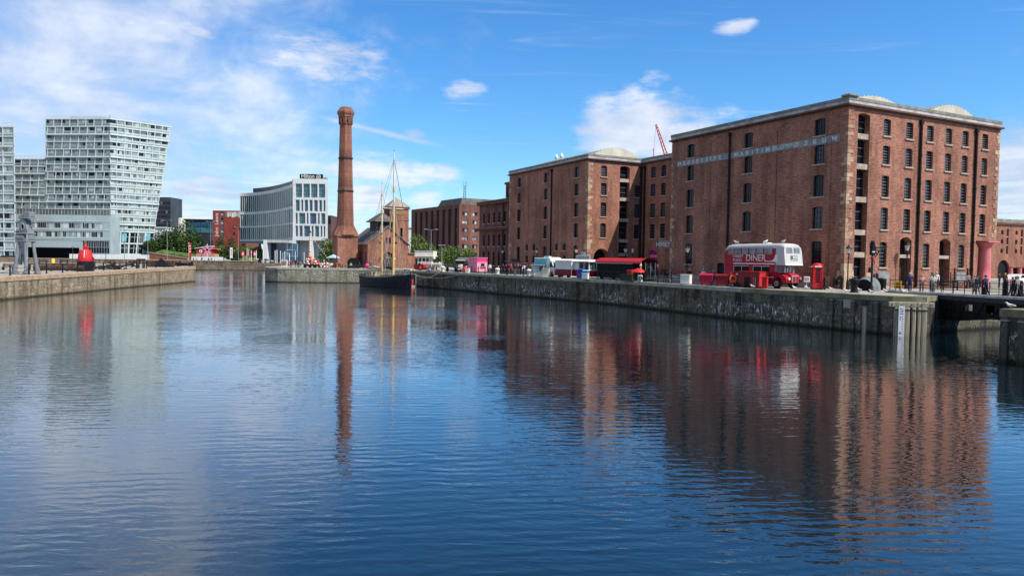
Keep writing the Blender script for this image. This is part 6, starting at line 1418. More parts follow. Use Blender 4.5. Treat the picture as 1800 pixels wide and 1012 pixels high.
mb = MB(); mb.box(-4.4, 0, 0, 1.9, .3, 1.15, 'maroon', .02); mb.box(-4.4, 0, 0, 1.9, 1.15, 2.3, 'white_clad', .02); mb.box(-.02, .012, -.012, .12, .3, 2.3, 'white_paint'); mb.build('body', o); mb = MB(); mb.extr([(-.1, 2.3), (-.06, 2.42), (.9, 2.62), (1.9, 2.42), (2.0, 2.3)], 'x', -4.5, .1, 'white_paint'); mb.build('roof', o)
for x in (-3.4, -1.0): mb = MB(); mb.disc((x, .12, .3), .3, 'y', .18, 'tyre', 16); mb.build('wheel', o); mb = MB(); mb.disc((x, 1.78, .3), .3, 'y', .18, 'tyre', 16); mb.build('wheel', o)
mb = MB(); mb.tube([(-4.4, .9, .35), (-5.6, .9, .3)], .06, 'grey_mid', 6); mb.build('drawbar', o)
for u, lab, mt, hh in ((1021, 'tall dark blue wheeled bin in front of the tram kiosk', 'blue_paint', 1.3), (1030, 'paler blue wheeled bin next to the tram kiosk door', 'blue_paint', 1.15)):
    o = thing('wheelie_bin', lab, 'bin', q(u, -9.0), -.5); mb = MB(); mb.raw([(-.28, -.3, .06), (.28, -.3, .06), (.28, .3, .06), (-.28, .3, .06), (-.36, -.38, hh - .1), (.36, -.38, hh - .1), (.36, .38, hh - .1), (-.36, .38, hh - .1)], [(0, 1, 5, 4), (1, 2, 6, 5), (2, 3, 7, 6), (3, 0, 4, 7), (0, 3, 2, 1)], mt); mb.build('body', o)
    mb = MB(); mb.extr([(-.42, hh - .1), (-.4, hh - .03), (.2, hh + .04), (.42, hh - .02), (.42, hh - .1)], 'x', -.39, .39, mt if u < 1025 else 'blue_pale'); mb.build('lid', o); mb = MB(); mb.disc((-.28, .3, .12), .12, 'x', .06, 'tyre', 12); mb.build('wheel', o); mb = MB(); mb.disc((.28, .3, .12), .12, 'x', .06, 'tyre', 12); mb.build('wheel', o)
for u, w_, lab, mt, s_, hh in ((1029, -9.8, 'small white slatted box in front of the blue bins', 'white_paint', .42, .75), (960, -9.6, 'beige crate with a ribbed front at the van', 'cream', .55, 1.15), (953, -10.0, 'small white box at the foot of the beige crate', 'cream_pale', .32, .65), (822, -11.2, 'small white box beside the red post on the edge', 'white_paint', .35, .75)):
    o = thing('crate', lab, 'box', q(u, w_), -.4); mb = MB(); mb.box(-s_, s_, -s_ * .7, s_ * .7, 0, hh, mt, .02); mb.build('body', o); mb = MB(); mb.box(-s_ - .03, s_ + .03, -s_ * .75, s_ * .75, hh, hh + .05, mt); mb.build('lid', o)
    mb = MB()
    for k in range(3): mb.box(-s_ * .8, s_ * .8, -s_ * .7 - .02, -s_ * .7, hh * (.2 + .25 * k), hh * (.28 + .25 * k), 'grey_pale')
    mb.build('slats', o)
# van with teal graphics and its counter
VN = thing('food_van', 'white box van with teal painted side and pale cab facing right', 'van', q(974, -8.6), RQ)
mb = MB(); pr = [(0, .35), (.05, 1.15), (-.35, 1.35), (-.75, 2.15), (-1.9, 2.2), (-1.9, .35)]; mb.extr(pr, 'y', .05, 1.95, 'grey_pale' if False else 'white_clad'); mb.build('cab', VN)
mb = MB(); mb.box(-6.0, -1.95, 0, 2.0, .5, 2.75, 'white_paint', .06); mb.extr([(-1.96, 2.2), (-1.0, 2.25), (-1.4, 2.72), (-1.96, 2.85)], 'y', .05, 1.95, 'white_paint'); mb.build('box_body', VN)
mb = MB(); mb.box(-5.8, -2.1, -.012, .0, 1.7, 2.65, 'teal'); mb.build('painted_panel', VN); mb = MB(); mb.face([(-.42, .04, 1.38), (-.8, .04, 2.05), (-1.45, .04, 2.05), (-1.45, .04, 1.38)], 'pane_dark'); mb.face([(-.335, .15, 1.36), (-.335, 1.85, 1.36), (-.72, 1.8, 2.1), (-.72, .2, 2.1)], 'pane_dark'); mb.build('cab_glass', VN)
for x in (-.85, -4.8): mb = MB(); mb.disc((x, .15, .38), .38, 'y', .2, 'tyre', 18); mb.build('wheel', VN); mb = MB(); mb.disc((x, 1.85, .38), .38, 'y', .2, 'tyre', 18); mb.build('wheel', VN)
mb = MB(); mb.box(-4.2, -3.2, .6, 1.4, 2.75, 3.0, 'grey_pale', .05); mb.build('roof_vent', VN); mb = MB(); mb.ball((-2.9, .5, 2.9), .3, 'teal', 12, 8, (1.6, .2, .5)); mb.build('roof_emblem', VN)
o = thing('serving_counter', 'pale blue grey serving cabinet with panelled front, left of the van', 'counter', q(946, -9.6), -.35)
mb = MB(); mb.box(-.95, .95, -.4, .4, .05, 1.65, 'panel_blue', .02); mb.box(-.02, .02, -.42, -.4, .1, 1.6, 'grey_mid'); mb.box(-.9, .9, -.42, -.4, .8, .84, 'grey_mid'); mb.box(.3, .9, -.43, -.4, .9, 1.5, 'dark_clad'); mb.build('cabinet', o); mb = MB(); mb.box(-1.15, 1.1, -.5, .5, 1.65, 1.73, 'grey_pale', .02); mb.build('worktop', o)
# stone coloured mooring posts
SB = []
for u, w_, lab in ((874, -11.2, 'cream round topped mooring post in front of the dark brick office'), (930, -10.9, 'cream round topped mooring post left of the serving cabinet'), (778, -13.0, 'cream round topped mooring post right of the winch'), (753, -13.4, 'cream round topped mooring post left of the winch')):
    if SB: dup(SB[0], q(u, w_), 0, lab); continue
    o = thing('mooring_post', lab, 'mooring post', q(u, w_), 0, 'cream mooring posts along the quay edge'); SB.append(o); mb = MB(); mb.lathe([(.34, 0), (.34, .7), (.40, .74), (.40, .88), (.30, 1.0), (.1, 1.06)], 'cream_pale', 14); mb.build('post', o); mb = MB(); mb.lathe([(.42, 0), (.42, .1)], 'granite_cap', 14); mb.build('base', o)
# pink kiosk
o = thing('food_kiosk', 'square pink kiosk with a serving hatch in its sunny end', 'kiosk', q(838, -10.0), RQ)
mb = MB(); mb.box(-3.8, 0, 0, 2.0, .2, 1.85, 'pink', .03); mb.box(-.01, .015, .02, 1.98, .22, 1.84, 'pink_pale'); mb.box(-3.8, 0, 0, 2.0, 1.93, 2.6, 'pink', .03); mb.box(-.01, .015, .02, 1.98, 1.95, 2.55, 'pink_hot'); mb.box(-3.85, .06, -.05, 2.05, 1.85, 1.93, 'pink_pale'); mb.build('body', o)
mb = MB(); mb.box(.015, .03, .75, 1.45, 1.15, 1.65, 'dark_void'); mb.build('hatch', o); mb = MB(); mb.box(.02, .25, .65, 1.55, 1.08, 1.14, 'pink_pale'); mb.build('shelf', o)
for x in (-3.2, -.6): mb = MB(); mb.disc((x, .1, .25), .25, 'y', .14, 'tyre', 14); mb.build('wheel', o); mb = MB(); mb.disc((x, 1.9, .25), .25, 'y', .14, 'tyre', 14); mb.build('wheel', o)
mb = MB(); mb.box(-3.9, .08, -.08, 2.08, 2.6, 2.68, 'pink_pale', .02); mb.build('roof', o)
o = thing('marker_post', 'red post with a black cap on the edge left of the pink kiosk', 'post', q(816, -11.4), 0); mb = MB(); mb.lathe([(.3, 0), (.3, 1.0), (.24, 1.1)], 'red_paint', 14); mb.build('post', o); mb = MB(); mb.lathe([(.24, 1.1), (.28, 1.2), (.25, 1.7), (.1, 1.85)], 'iron_black', 12); mb.build('cap', o)
# vintage lorry and the trailer behind it
LO = thing('vintage_lorry', 'dark green vintage lorry with a cream bonnet facing the viewer', 'lorry', q(800, -11.4), RQ)
mb = MB(); mb.box(-1.4, -.1, .05, 2.0, .75, 2.15, 'green_lorry', .06); mb.build('cab', LO); mb = MB(); mb.extr([(.1, .95), (0, 1.5), (.35, 1.62), (1.65, 1.62), (2.0, 1.5), (1.9, .95)] if False else [(.55, .6), (.55, 1.25), (.7, 1.4), (1.35, 1.4), (1.5, 1.25), (1.5, .6)], 'x', -.1, 1.0, 'cream'); mb.build('bonnet', LO)
mb = MB(); mb.box(1.0, 1.06, .62, 1.42, .62, 1.3, 'cream_pale', .02)
for k in range(5): mb.box(1.055, 1.07, .7 + k * .14, .74 + k * .14, .68, 1.22, 'iron_dark')
mb.build('grille', LO); mb = MB(); mb.box(-.1, -.07, .2, .98, 1.5, 1.98, 'pane_dark'); mb.box(-.1, -.07, 1.07, 1.85, 1.5, 1.98, 'pane_dark'); mb.box(-.12, .12, .05, 2.0, 2.1, 2.2, 'cream_pale'); mb.build('windscreen', LO)
for y in (.3, 1.75): mb = MB(); mb.ball((1.0, y, 1.0), .15, 'lamp_glass', 10, 8, (.7, 1, 1)); mb.build('headlight', LO)
mb = MB(); mb.extr([(-.35, .5), (-.1, .95), (.4, 1.02), (.85, .75), (.95, .5), (.85, .5), (.4, .92), (0, .85), (-.25, .5)], 'y', .0, .5, 'green_dark'); mb.extr([(-.35, .5), (-.1, .95), (.4, 1.02), (.85, .75), (.95, .5), (.85, .5), (.4, .92), (0, .85), (-.25, .5)], 'y', 1.55, 2.05, 'green_dark'); mb.box(1.05, 1.15, .1, 1.95, .5, .62, 'cream_pale'); mb.build('mudguards', LO)
mb = MB(); mb.box(-5.6, -1.45, 0, 2.05, .85, 1.0, 'timber_dark'); mb.box(-5.6, -1.45, 0, .06, 1.0, 1.5, 'green_lorry'); mb.build('flatbed', LO)
for x in (.35, -4.2): mb = MB(); mb.disc((x, .2, .42), .42, 'y', .24, 'tyre', 18); mb.build('wheel', LO); mb = MB(); mb.disc((x, 1.85, .42), .42, 'y', .24, 'tyre', 18); mb.build('wheel', LO)
o = thing('trailer', 'grey canvas topped trailer between the lorry and the pink kiosk', 'trailer', q(822, -8.4), RQ); mb = MB(); mb.box(-5.0, 0, 0, 2.1, .7, 1.9, 'green_lorry', .03); mb.build('body', o); mb = MB(); mb.extr([(-.1, 1.9), (0, 2.35), (.5, 2.65), (1.6, 2.65), (2.1, 2.35), (2.2, 1.9)], 'x', -5.1, .1, 'tarp_grey'); mb.build('canvas', o); mb = MB(); mb.box(-5.15, .15, -.14, -.1, 2.28, 2.36, 'grey_pale'); mb.build('roof_rail', o)
for x in (-4, -1): mb = MB(); mb.disc((x, .2, .4), .4, 'y', .2, 'tyre', 16); mb.build('wheel', o); mb = MB(); mb.disc((x, 1.9, .4), .4, 'y', .2, 'tyre', 16); mb.build('wheel', o)
# winch with cowl
o = thing('winch', 'pale weathered ship winch with gear wheels and a curved cowl', 'winch', q(766, -12.6), -.3)
mb = MB(); mb.box(-1.2, 1.2, -.6, .6, .0, .25, 'grey_mid', .03)
for x in (-1.0, 0, 1.0): mb.extr([(-.55, .25), (-.12, 1.7), (.12, 1.7), (.55, .25)], 'x', x - .06, x + .06, 'canvas')
mb.build('frame', o); mb = MB(); mb.tube([(-1.1, 0, 1.25), (1.1, 0, 1.25)], .33, 'grey_pale', 14); mb.disc((-.75, 0, 1.25), .62, 'x', .1, 'canvas', 20); mb.disc((.75, 0, 1.25), .55, 'x', .1, 'canvas', 20); mb.build('drum', o); mb = MB(); mb.torus((-1.15, 0, .9), .4, .06, 'x', 'grey_pale', 18, 6); mb.build('gear_wheel', o)
mb = MB(); mb.tube([(-.9, .3, .2), (-.9, .3, 2.2), (-.75, .2, 2.55), (-.35, .1, 2.6)], [.18, .18, .22, .32], 'cream_pale', 10); mb.build('cowl', o)
# cream wheelhouse cabin on a red base, with mast
o = thing('wheelhouse', 'cream two tier wheelhouse with an open upper deck on a maroon base', 'wheelhouse', q(748, -9.0), RQ + .9)
mb = MB(); mb.box(-2.1, 2.1, -1.3, 1.3, 0, 1.15, 'maroon', .04); mb.build('base', o); mb = MB(); mb.box(-1.4, 1.3, -1.1, 1.1, 1.15, 2.75, 'cream', .03); mb.box(-2.2, 2.2, -1.4, 1.4, 2.75, 2.9, 'cream', .02); mb.build('cabin', o)
mb = MB()
for k in range(3): mb.box(-1.1 + k * .8, -.6 + k * .8, -1.12, -1.1, 1.75, 2.4, 'pane_dark')
mb.build('window', o); mb = MB(); mb.box(-2.0, 2.0, -1.25, -1.2, 2.9, 3.9, 'cream_pale'); mb.box(1.95, 2.0, -1.25, 1.25, 2.9, 3.9, 'cream_pale'); mb.box(-2.0, -1.95, -1.25, 1.25, 2.9, 3.9, 'cream_pale'); mb.build('upper_deck', o); mb = MB(); mb.tube([(.6, 0, 2.9), (.6, 0, 5.6)], [.2, .16], 'iron_dark', 10); mb.build('funnel', o); mb = MB(); mb.box(-2.1, 2.1, -1.32, -1.24, 3.88, 3.98, 'cream'); mb.build('deck_rail', o)
o = thing('tractor', 'small bright red tractor with dark wheels near the ship bow', 'tractor', Vector((-17.6, 145.5, ZQ)), .2)
mb = MB(); mb.box(-.2, 1.1, -.3, .3, .55, 1.15, 'red_bright', .06); mb.box(-1.0, -.2, -.5, .5, .5, .8, 'red_paint', .04); mb.build('bonnet', o)
for y in (-.62, .62): mb = MB(); mb.disc((-.7, y, .6), .6, 'y', .25, 'tyre', 20); mb.disc((-.7, y, .6), .3, 'y', .28, 'red_paint', 12); mb.build('rear_wheel', o); mb = MB(); mb.disc((.85, y * .85, .35), .35, 'y', .18, 'tyre', 16); mb.build('front_wheel', o)
mb = MB(); mb.torus((-.25, 0, 1.3), .2, .03, 'x', 'iron_black', 14, 6); mb.tube([(-.05, 0, 1.1), (-.25, 0, 1.3)], .03, 'iron_black', 6); mb.box(-.85, -.5, -.25, .25, .85, .95, 'iron_black'); mb.build('seat', o); mb = MB(); mb.tube([(.6, 0, 1.15), (.6, 0, 1.7)], .04, 'iron_black', 6); mb.build('exhaust', o)
# tables and people in front of the dark brick office
for u, w_, lab in ((884, -8.5, 'dark picnic table with sitters in front of the office'), (899, -8.0, 'dark picnic table behind the hanging chains'), (868, -8.8, 'dark picnic table right of the pink kiosk')): picnic(q(u, w_), RQ, lab, 'timber_dark')
o = thing('parasol', 'dark square parasol over the tables in front of the office', 'parasol', q(902, -6.5), RQ); mb = MB(); mb.lathe([(1.6, 2.05), (1.6, 2.12), (.05, 2.6)], 'iron_dark', 4, smooth=False); mb.build('canopy', o); mb = MB(); mb.tube([(0, 0, 0), (0, 0, 2.5)], .03, 'iron_dark', 6); mb.build('pole', o)

# ================================================================= BRIDGE
b0_, b1_ = G(1600, 514, 3.2), G(1800, 526, 3.2); bd = (b1_ - b0_); bd.z = 0; bd.normalize(); brz = math.atan2(bd.y, bd.x)
BR = thing('swing_bridge', 'black iron swing bridge with pierced girder and chain railings, right of the quay corner', 'bridge', Vector((b0_.x, b0_.y, 0)), brz)
mb = MB(); mb.box(-2.6, 17, .0, 5.0, 2.92, 3.12, 'timber_dark'); mb.box(-2.6, 17, -.12, .0, 2.78, 3.14, 'iron_dark'); mb.build('deck', BR)
mb = MB(); 
for k in range(18): mb.box(-2.6 + k * 1.09, -2.6 + k * 1.09 + 1.07, -.14, .35, 3.14, 3.34, 'lead', .015)
mb.build('kerb', BR)
def arch_z(t): return 1.15 + max(0, (t - 4.5)) ** 1.25 * .085
mb = MB(); xs = [3.1 + .4 * k for k in range(35)]
hol = [(3.9, 4.15, 2.1, 2.5), (4.6, 4.85, 2.1, 2.5), (5.5, 6.2, 2.05, 2.55), (7.4, 8.1, 1.95, 2.6), (8.6, 8.8, 2.1, 2.55), (9.3, 9.8, 2.2, 2.5), (3.5, 3.8, 1.55, 1.65), (4.3, 4.6, 1.55, 1.65), (11, 11.6, 2.3, 2.6), (12.6, 13.2, 2.35, 2.6)]
cuts = sorted({*xs, *[h[0] for h in hol], *[h[1] for h in hol]})
for y in (-.05, 4.8):
    mb = MB()
    for a, b_ in zip(cuts, cuts[1:]):
        c_ = (a + b_) / 2; hs_ = sorted([h for h in hol if h[0] <= c_ <= h[1]], key=lambda h: h[2]); z = None
        lo0, lo1 = arch_z(a), arch_z(b_); segs = []; cur = None
        for h in hs_: segs.append((cur, h[2])); cur = h[3]
        segs.append((cur, 2.80))
        for s0, s1 in segs:
            za, zb = (lo0, lo1) if s0 is None else (s0, s0)
            mb.face([(a, y, za), (b_, y, zb), (b_, y, s1), (a, y, s1)], 'iron_black')
            mb.face([(a, y + .1, za), (b_, y + .1, zb), (b_, y + .1, s1), (a, y + .1, s1)], 'iron_black')
        mb.face([(a, y - .12, lo0), (b_, y - .12, lo1), (b_, y + .22, lo1), (a, y + .22, lo0)], 'iron_black'); mb.face([(a, y - .12, lo0), (b_, y - .12, lo1), (b_, y - .12, lo1 + .14), (a, y - .12, lo0 + .14)], 'iron_black')
    for k in range(9): x = 3.4 + 1.5 * k; mb.tube([(x, y - .03, arch_z(x) + .05), (x + .9, y - .03, 2.8)], .05, 'iron_black', 5)
    mb.build('girder', BR)
for y, nm in ((.1, 'railing'), (4.9, 'railing')):
    src = None; rl = MB()
    for k in range(18):
        x = -2.4 + k * 1.1
        if src is None: m2 = MB(); m2.tube([(0, 0, 3.1), (0, 0, 4.25)], .028, 'iron_black', 6); m2.ball((0, 0, 4.27), .05, 'iron_black', 8, 6); src = m2.build('rail_post', BR, (x, y, 0))
        else: inst(src, BR, (x, y, 0))
    for z in (3.62, 3.9, 4.22): rl.tube([(-2.4, y, z), (-2.4 + 17 * 1.1, y, z)], .026, 'iron_black', 5)
    rl.build(nm, BR)
for k, x in enumerate((2.2, 4.2, 5.5, 7.4)):
    mb = MB(); mb.lathe([(.22, 3.12), (.2, 3.3), (.17, 4.2), (.2, 4.3), (.12, 4.45)], 'iron_black', 12, (x, 5.6)); mb.build('gate_post', BR)
def BP(x, y, z=3.12): p = Vector((b0_.x, b0_.y, 0)) + bd * x + Vector((-bd.y, bd.x, 0)) * y; p.z = z; return p
# yellow warning sign on the near end rail, dark gate barriers behind
o = thing('warning_sign', 'yellow warning board fixed at the left end of the bridge rail', 'sign', BP(-1.7, .3, 3.14), brz); mb = MB(); mb.box(-.42, .42, -.03, .03, .32, 1.0, 'yellow', .02); mb.build('board', o); mb = MB(); mb.disc((0, -.035, .68), .2, 'y', .02, 'orange', 14); mb.box(-.2, .2, -.04, -.03, .42, .5, 'iron_black'); mb.build('symbol', o); mb = MB(); mb.box(-.3, -.25, 0, .05, 0, .35, 'iron_black'); mb.box(.25, .3, 0, .05, 0, .35, 'iron_black'); mb.build('legs', o)
for u, y_, lab, hh in ((1672, 74, 'dark timber barrier arm lying on trestles behind the bridge', 1.0), (1690, 80, 'tall dark gate frame with rails behind the bridge', 2.2), (1712, 84, 'dark slatted bench and railing by the pink column', 1.1)):
    o = thing('barrier', lab, 'barrier', QY(u, y_), .5)
    for x in (-1.2, 1.2): mb = MB(); mb.box(x - .06, x + .06, -.06, .06, 0, hh, 'iron_black'); mb.build('post', o)
    mb = MB()
    for k in range(3): mb.box(-1.5, 1.5, -.05, .05, hh * (.35 + .28 * k), hh * (.35 + .28 * k) + .08, 'timber_dark')
    mb.build('rails', o)
fence('railing', 'line of tall dark posts with rails across the promenade behind the bridge', [QY(1655 + 17 * k, 78 + 2.2 * k) for k in range(7)], 1.7, (.6, 1.1), .05)
# depth gauges, fender piles on the quay corner
def wallpt(u, off_=.12):      # points on the sunny corner face between E0 and E1
    t = (u - 1562) / (1629 - 1562); p = E0.lerp(E1, t); d = (E1 - E0).normalized(); n_ = Vector((d.y, -d.x)); return Vector((p.x + n_.x * off_, p.y + n_.y * off_, 0)), math.atan2(d.y, d.x)
for k, (u, wd) in enumerate(((1567, .26), (1589, .40), (1603, .30), (1614, .26), (1624, .40))):
    p, rz = wallpt(u, .0); o = thing('fender_pile', ('pale timber fender pile left of the depth board', 'broad pale fender pile just right of the depth board', 'second pale fender pile right of the depth board', 'narrow fender pile near the quay corner', 'corner fender pile beside the sunlit recess')[k], 'fender', p, rz, 'timber fender piles on the quay corner')
    mb = MB(); mb.box(-wd / 2, wd / 2, -.34, .02, -2, 2.24, 'timber', .05); mb.build('pile', o); mb = MB(); mb.box(-wd / 2 - .02, wd / 2 + .02, -.37, -.30, 2.0, 2.08, 'iron_dark', .01); mb.build('cap', o)
p, rz = wallpt(1583, 0); o = thing('fender_collar', 'pale horizontal timber head joining the fender piles at the quay corner', 'fender', p, rz); mb = MB(); mb.box(-1.1, 2.15, -.30, .02, 2.25, 2.66, 'timber', .04); mb.build('beam', o); mb = MB()
for k in range(5): mb.disc((-.9 + .7 * k, -.31, 2.45), .05, 'y', .04, 'iron_dark', 8)
mb.build('bolts', o)
for p_, lab in ((wallpt(1577, .36), 'white depth board with black numerals on the quay corner'),):
    p, rz = p_; o = thing('depth_board', lab, 'depth gauge', p, rz); mb = MB(); mb.box(-.22, .22, -.06, .0, -.6, 2.35, 'white_paint'); mb.box(-.16, .16, 0, .3, 0, 2.2, 'timber'); mb.build('board', o)
    text('numeral', '7', .36, 'iron_black', o, (-.17, -.062, 1.18), (math.pi / 2, 0, 0), .004); text('numeral', '6', .36, 'iron_black', o, (-.17, -.062, .05), (math.pi / 2, 0, 0), .004)
    mb = MB(); 
    for k in range(10): mb.box(.06, .12 , -.068, -.06, .12 + k * .2, .18 + k * .2, 'iron_black')
    for k in range(4): mb.box(-.16, .10, -.068, -.06, 1.72 + k * .14, 1.75 + k * .14, 'iron_black')
    mb.build('tick_marks', o)
p = E1.lerp(E2, .55); o = thing('depth_board', 'narrow white marker board in the recess under the bridge', 'depth gauge', (p.x - .25, p.y - .1, 0), .6); mb = MB(); mb.box(-.12, .12, -.1, 0, -.5, 2.2, 'white_paint'); mb.build('board', o); mb = MB(); mb.box(-.1, .1, 0, .3, 0, 2.1, 'timber'); mb.build('batten', o)
# fender piles and plate on the shaded face left of the corner, and on the near quay
dE = (E0 - edge[1]).normalized(); nE = Vector((dE.y, -dE.x)); 
if nE.y > 0: nE = -nE
for k, u in enumerate((1462, 1478, 1500, 1521, 1541)):
    P = G(u, 575, 0); d = ray(u, 560); 
    t = ((E0 - Vector((0, 0))).dot(nE)) / (d.xy.dot(nE)); pp = Vector((d.x * t, d.y * t, 0)); o = thing('fender_pile', 'dark weathered fender pile, %s along the shaded quay wall' % ('farthest left', 'second from left', 'third from left', 'second nearest the corner', 'nearest the corner')[k], 'fender', pp, math.atan2(dE.y, dE.x), 'dark fender piles on the shaded quay wall')
    mb = MB(); hh = 2.5 if k != 3 else 2.1; mb.box(-.16, .16, -.2, .02, -2, hh, 'timber' if k == 3 else 'quay_stone', .03); mb.build('pile', o); mb = MB(); mb.box(-.18, .18, -.22, 0, hh, hh + .06, 'grey_mid'); mb.build('cap', o)
t = E0.dot(nE) / ray(1489, 540).xy.dot(nE); pp = ray(1489, 540) * t; o = thing('wall_plate', 'pale square inspection plate set in the shaded quay wall', 'plate', (pp.x, pp.y, 2.0), math.atan2(dE.y, dE.x)); mb = MB(); mb.box(-.36, .36, -.05, .02, -.12, .62, 'granite_cap', .02); mb.build('plate', o)
for k in range(3):
    pq = nq0 - Vector(EL.xy) * (.35 + .95 * k); o = thing('fender_pile', 'dark fender pile on the near right quay, %s' % ('at its corner', 'second from its corner', 'cut by the frame edge')[k], 'fender', (pq.x, pq.y, 0), RQ, 'fender piles on the near right quay')
    mb = MB(); mb.box(-.2, .2, -.26, .02, -2, 2.4, 'quay_timber', .04); mb.build('pile', o); mb = MB(); mb.box(-.22, .22, -.28, 0, 2.4, 2.48, 'grey_mid'); mb.build('cap', o)
gull(BP(9.3, -1.2, 2.0) if False else (nq0.x + .7, nq0.y + .2, ZQ + .002), 2.4, 'white gull standing on the corner of the near right quay')
for k, (u, v) in enumerate(((1462, 512), (1487, 515), (1510, 513), (1532, 517), (1556, 515), (1590, 517), (1396, 509), (1417, 509), (1323, 506), (939, 487), (215, 472))):
    p = G(u, v, ZQ) if k < 10 else QY(215, 121, zl(-64, 121) + .01); p.z += .005
    if k == 9: p = q(939, -10.3); p.z += .01
    if k == 8: p = q(1323, -9.7); p.z += .01
    gull(p, random.uniform(0, 6), 'white gull on the quay paving %s' % ('right of the telephone box', 'before the warehouse corner lamp', 'beside the black bollard', 'at the foot of the signal post', 'between signal post and bridge end', 'near the fender piles', 'in front of the bus grille', 'in front of the telephone box', 'beside the long red container', 'at the serving cabinet', 'of the left quay')[k])
# ================================================================= SHIP
bow, stern = Vector((-18.3, 131.0, 0)), Vector((-28.7, 144.2, 0)); sd = (bow - stern).normalized(); SL = (bow - stern).length
SH = thing('sailing_ship', 'black hulled two masted sailing ship with bare yellow masts, moored at the quay', 'sailing ship', stern, math.atan2(sd.y, sd.x))
mb = MB(); ns = 16
def beam(t): return 2.25 * (math.sin(math.pi * min(1, .18 + t * .82)) ** .55) * (1 if t < .8 else 1) if t < .999 else .06
def sheer(t): return 1.75 + 1.15 * (t ** 2.6) + .55 * (1 - t) ** 2.2
def hsec(t):
    x = t * SL * .97 + (.9 * t if t > .9 else 0); b_ = beam(t); z = sheer(t)
    return [(x - .5 * (1 - t) * 0, -b_ * k, zz) for k, zz in ((1, z), (1.0, z - .28), (.99, z * .5), (.90, .05), (.3, -.9))] + [(x, b_ * k, zz) for k, zz in ((.3, -.9), (.90, .05), (.99, z * .5), (1.0, z - .28), (1, z))]
secs = [hsec(k / ns) for k in range(ns + 1)]
for i in range(ns):
    for k in range(9): mb.face([secs[i][k], secs[i + 1][k], secs[i + 1][k + 1], secs[i][k + 1]], 'plank_grey' if k in (0, 8) else 'hull_black', k not in (0, 8))
mb.face(secs[0], 'hull_black'); mb.face(secs[-1], 'hull_black'); mb.build('hull', SH)
mb = MB()
for i in range(ns):
    a, b_ = secs[i], secs[i + 1]; mb.face([(a[0][0], a[0][1] * .95, a[0][2] - .5), (b_[0][0], b_[0][1] * .95, b_[0][2] - .5), (b_[9][0], b_[9][1] * .95, b_[9][2] - .5), (a[9][0], a[9][1] * .95, a[9][2] - .5)], 'timber')
mb.build('deck', SH)
mb = MB(); mb.box(-.45, .05, -.08, .08, -.9, 2.0, 'timber_dark'); mb.build('rudder', SH)
mx, zx = SL * .64, SL * .37
for x, zt, nm, lab in ((mx, 25.2, 'mast', 'taller yellow main mast with a pale topmast'), (zx, 19.6, 'mast', 'shorter yellow aft mast')):
    mb = MB(); mb.tube([(x, 0, .8), (x, 0, zt * .52)], [.24, .20], 'spar', 12); mb.tube([(x, 0, zt * .50), (x, 0, zt * .68), (x, 0, zt * .9), (x, 0, zt)], [.16, .15, .12, .06], 'cream', 10); mb.lathe([(.2, zt * .70), (.24, zt * .71), (.2, zt * .74)], 'spar', 10, (x, 0)); mb.ball((x, 0, zt), .12, 'grey_mid', 8, 6); mb.build(nm, SH, label=lab)
mb = MB(); mb.tube([(mx - .2, -2.2, 14.6), (mx - .2, 2.2, 14.6)], .07, 'cream_pale', 6); mb.build('spar', SH); mb = MB(); mb.tube([(zx - 1.9, .6, 10.2), (zx + 1.9, -.6, 10.15)], .11, 'spar', 8); mb.build('spar', SH); mb = MB(); mb.tube([(zx, 0, 3.1), (zx - 5.4, 0, 3.4)], .13, 'spar', 8); mb.build('boom', SH); mb = MB(); mb.tube([(mx, 0, 3.2), (zx + .6, 0, 3.5)], .13, 'spar', 8); mb.build('boom', SH); mb = MB(); mb.tube([(SL - 1.5, 0, 2.5), (SL + 1.6, 0, 3.4)], .15, 'spar', 8); mb.build('bowsprit', SH)
mb = MB(); rr = .025
for x, h_, dx in ((mx, 16.5, -.9), (mx, 16.3, -.3), (mx, 16.5, .3), (zx, 12.6, -.8), (zx, 12.6, -.2)):
    for s_ in (-1, 1): mb.tube([(x, 0, h_), (x + dx * 1.2, s_ * 2.1, sheer(.5) + .1)], .04, 'rope_pink', 5)
for x, h_ in ((mx, 23.5), (zx, 18)):
    for s_ in (-1, 1): mb.tube([(x - .3, s_ * 2.1, 14.6 if x == mx else 10.2), (x, 0, h_)], rr, 'iron_dark', 4); mb.tube([(x - .6, s_ * 2.1, sheer(.5)), (x - .2, s_ * 2.1, 14.6 if x == mx else 10.2)], rr, 'rope', 4)
mb.tube([(mx, 0, 23.8), (SL + 1.4, 0, 3.35)], rr, 'iron_dark', 4); mb.tube([(mx, 0, 16), (SL + .2, 0, 2.9)], rr, 'iron_dark', 4); mb.tube([(mx, 0, 23.8), (zx, 0, 17)], rr, 'iron_dark', 4); mb.tube([(zx, 0, 18), (.2, 0, 2.3)], rr, 'iron_dark', 4); mb.tube([(zx, 0, 12), (.6, .6, 2.3)], rr, 'rope_pink', 4); mb.tube([(zx, 0, 16), (zx - 5.3, 0, 3.5)], rr, 'rope', 4); mb.tube([(mx, 0, 12), (zx + 1, 0, 3.6)], rr, 'rope', 4)
mb.build('rigging', SH)
mb = MB(); mb.tube([(zx - 5, 0, 3.62), (zx - 3, .05, 3.7), (zx - .4, 0, 3.4)], [.14, .26, .22], 'canvas', 10); mb.tube([(zx + .9, 0, 3.7), (mx - 1.4, .05, 3.75), (mx - .3, 0, 3.4)], [.16, .3, .24], 'timber_dark', 10); mb.tube([(SL - 1.2, 0, 2.9), (SL + .4, 0, 3.4)], [.3, .16], 'canvas', 8); mb.build('furled_sail', SH)
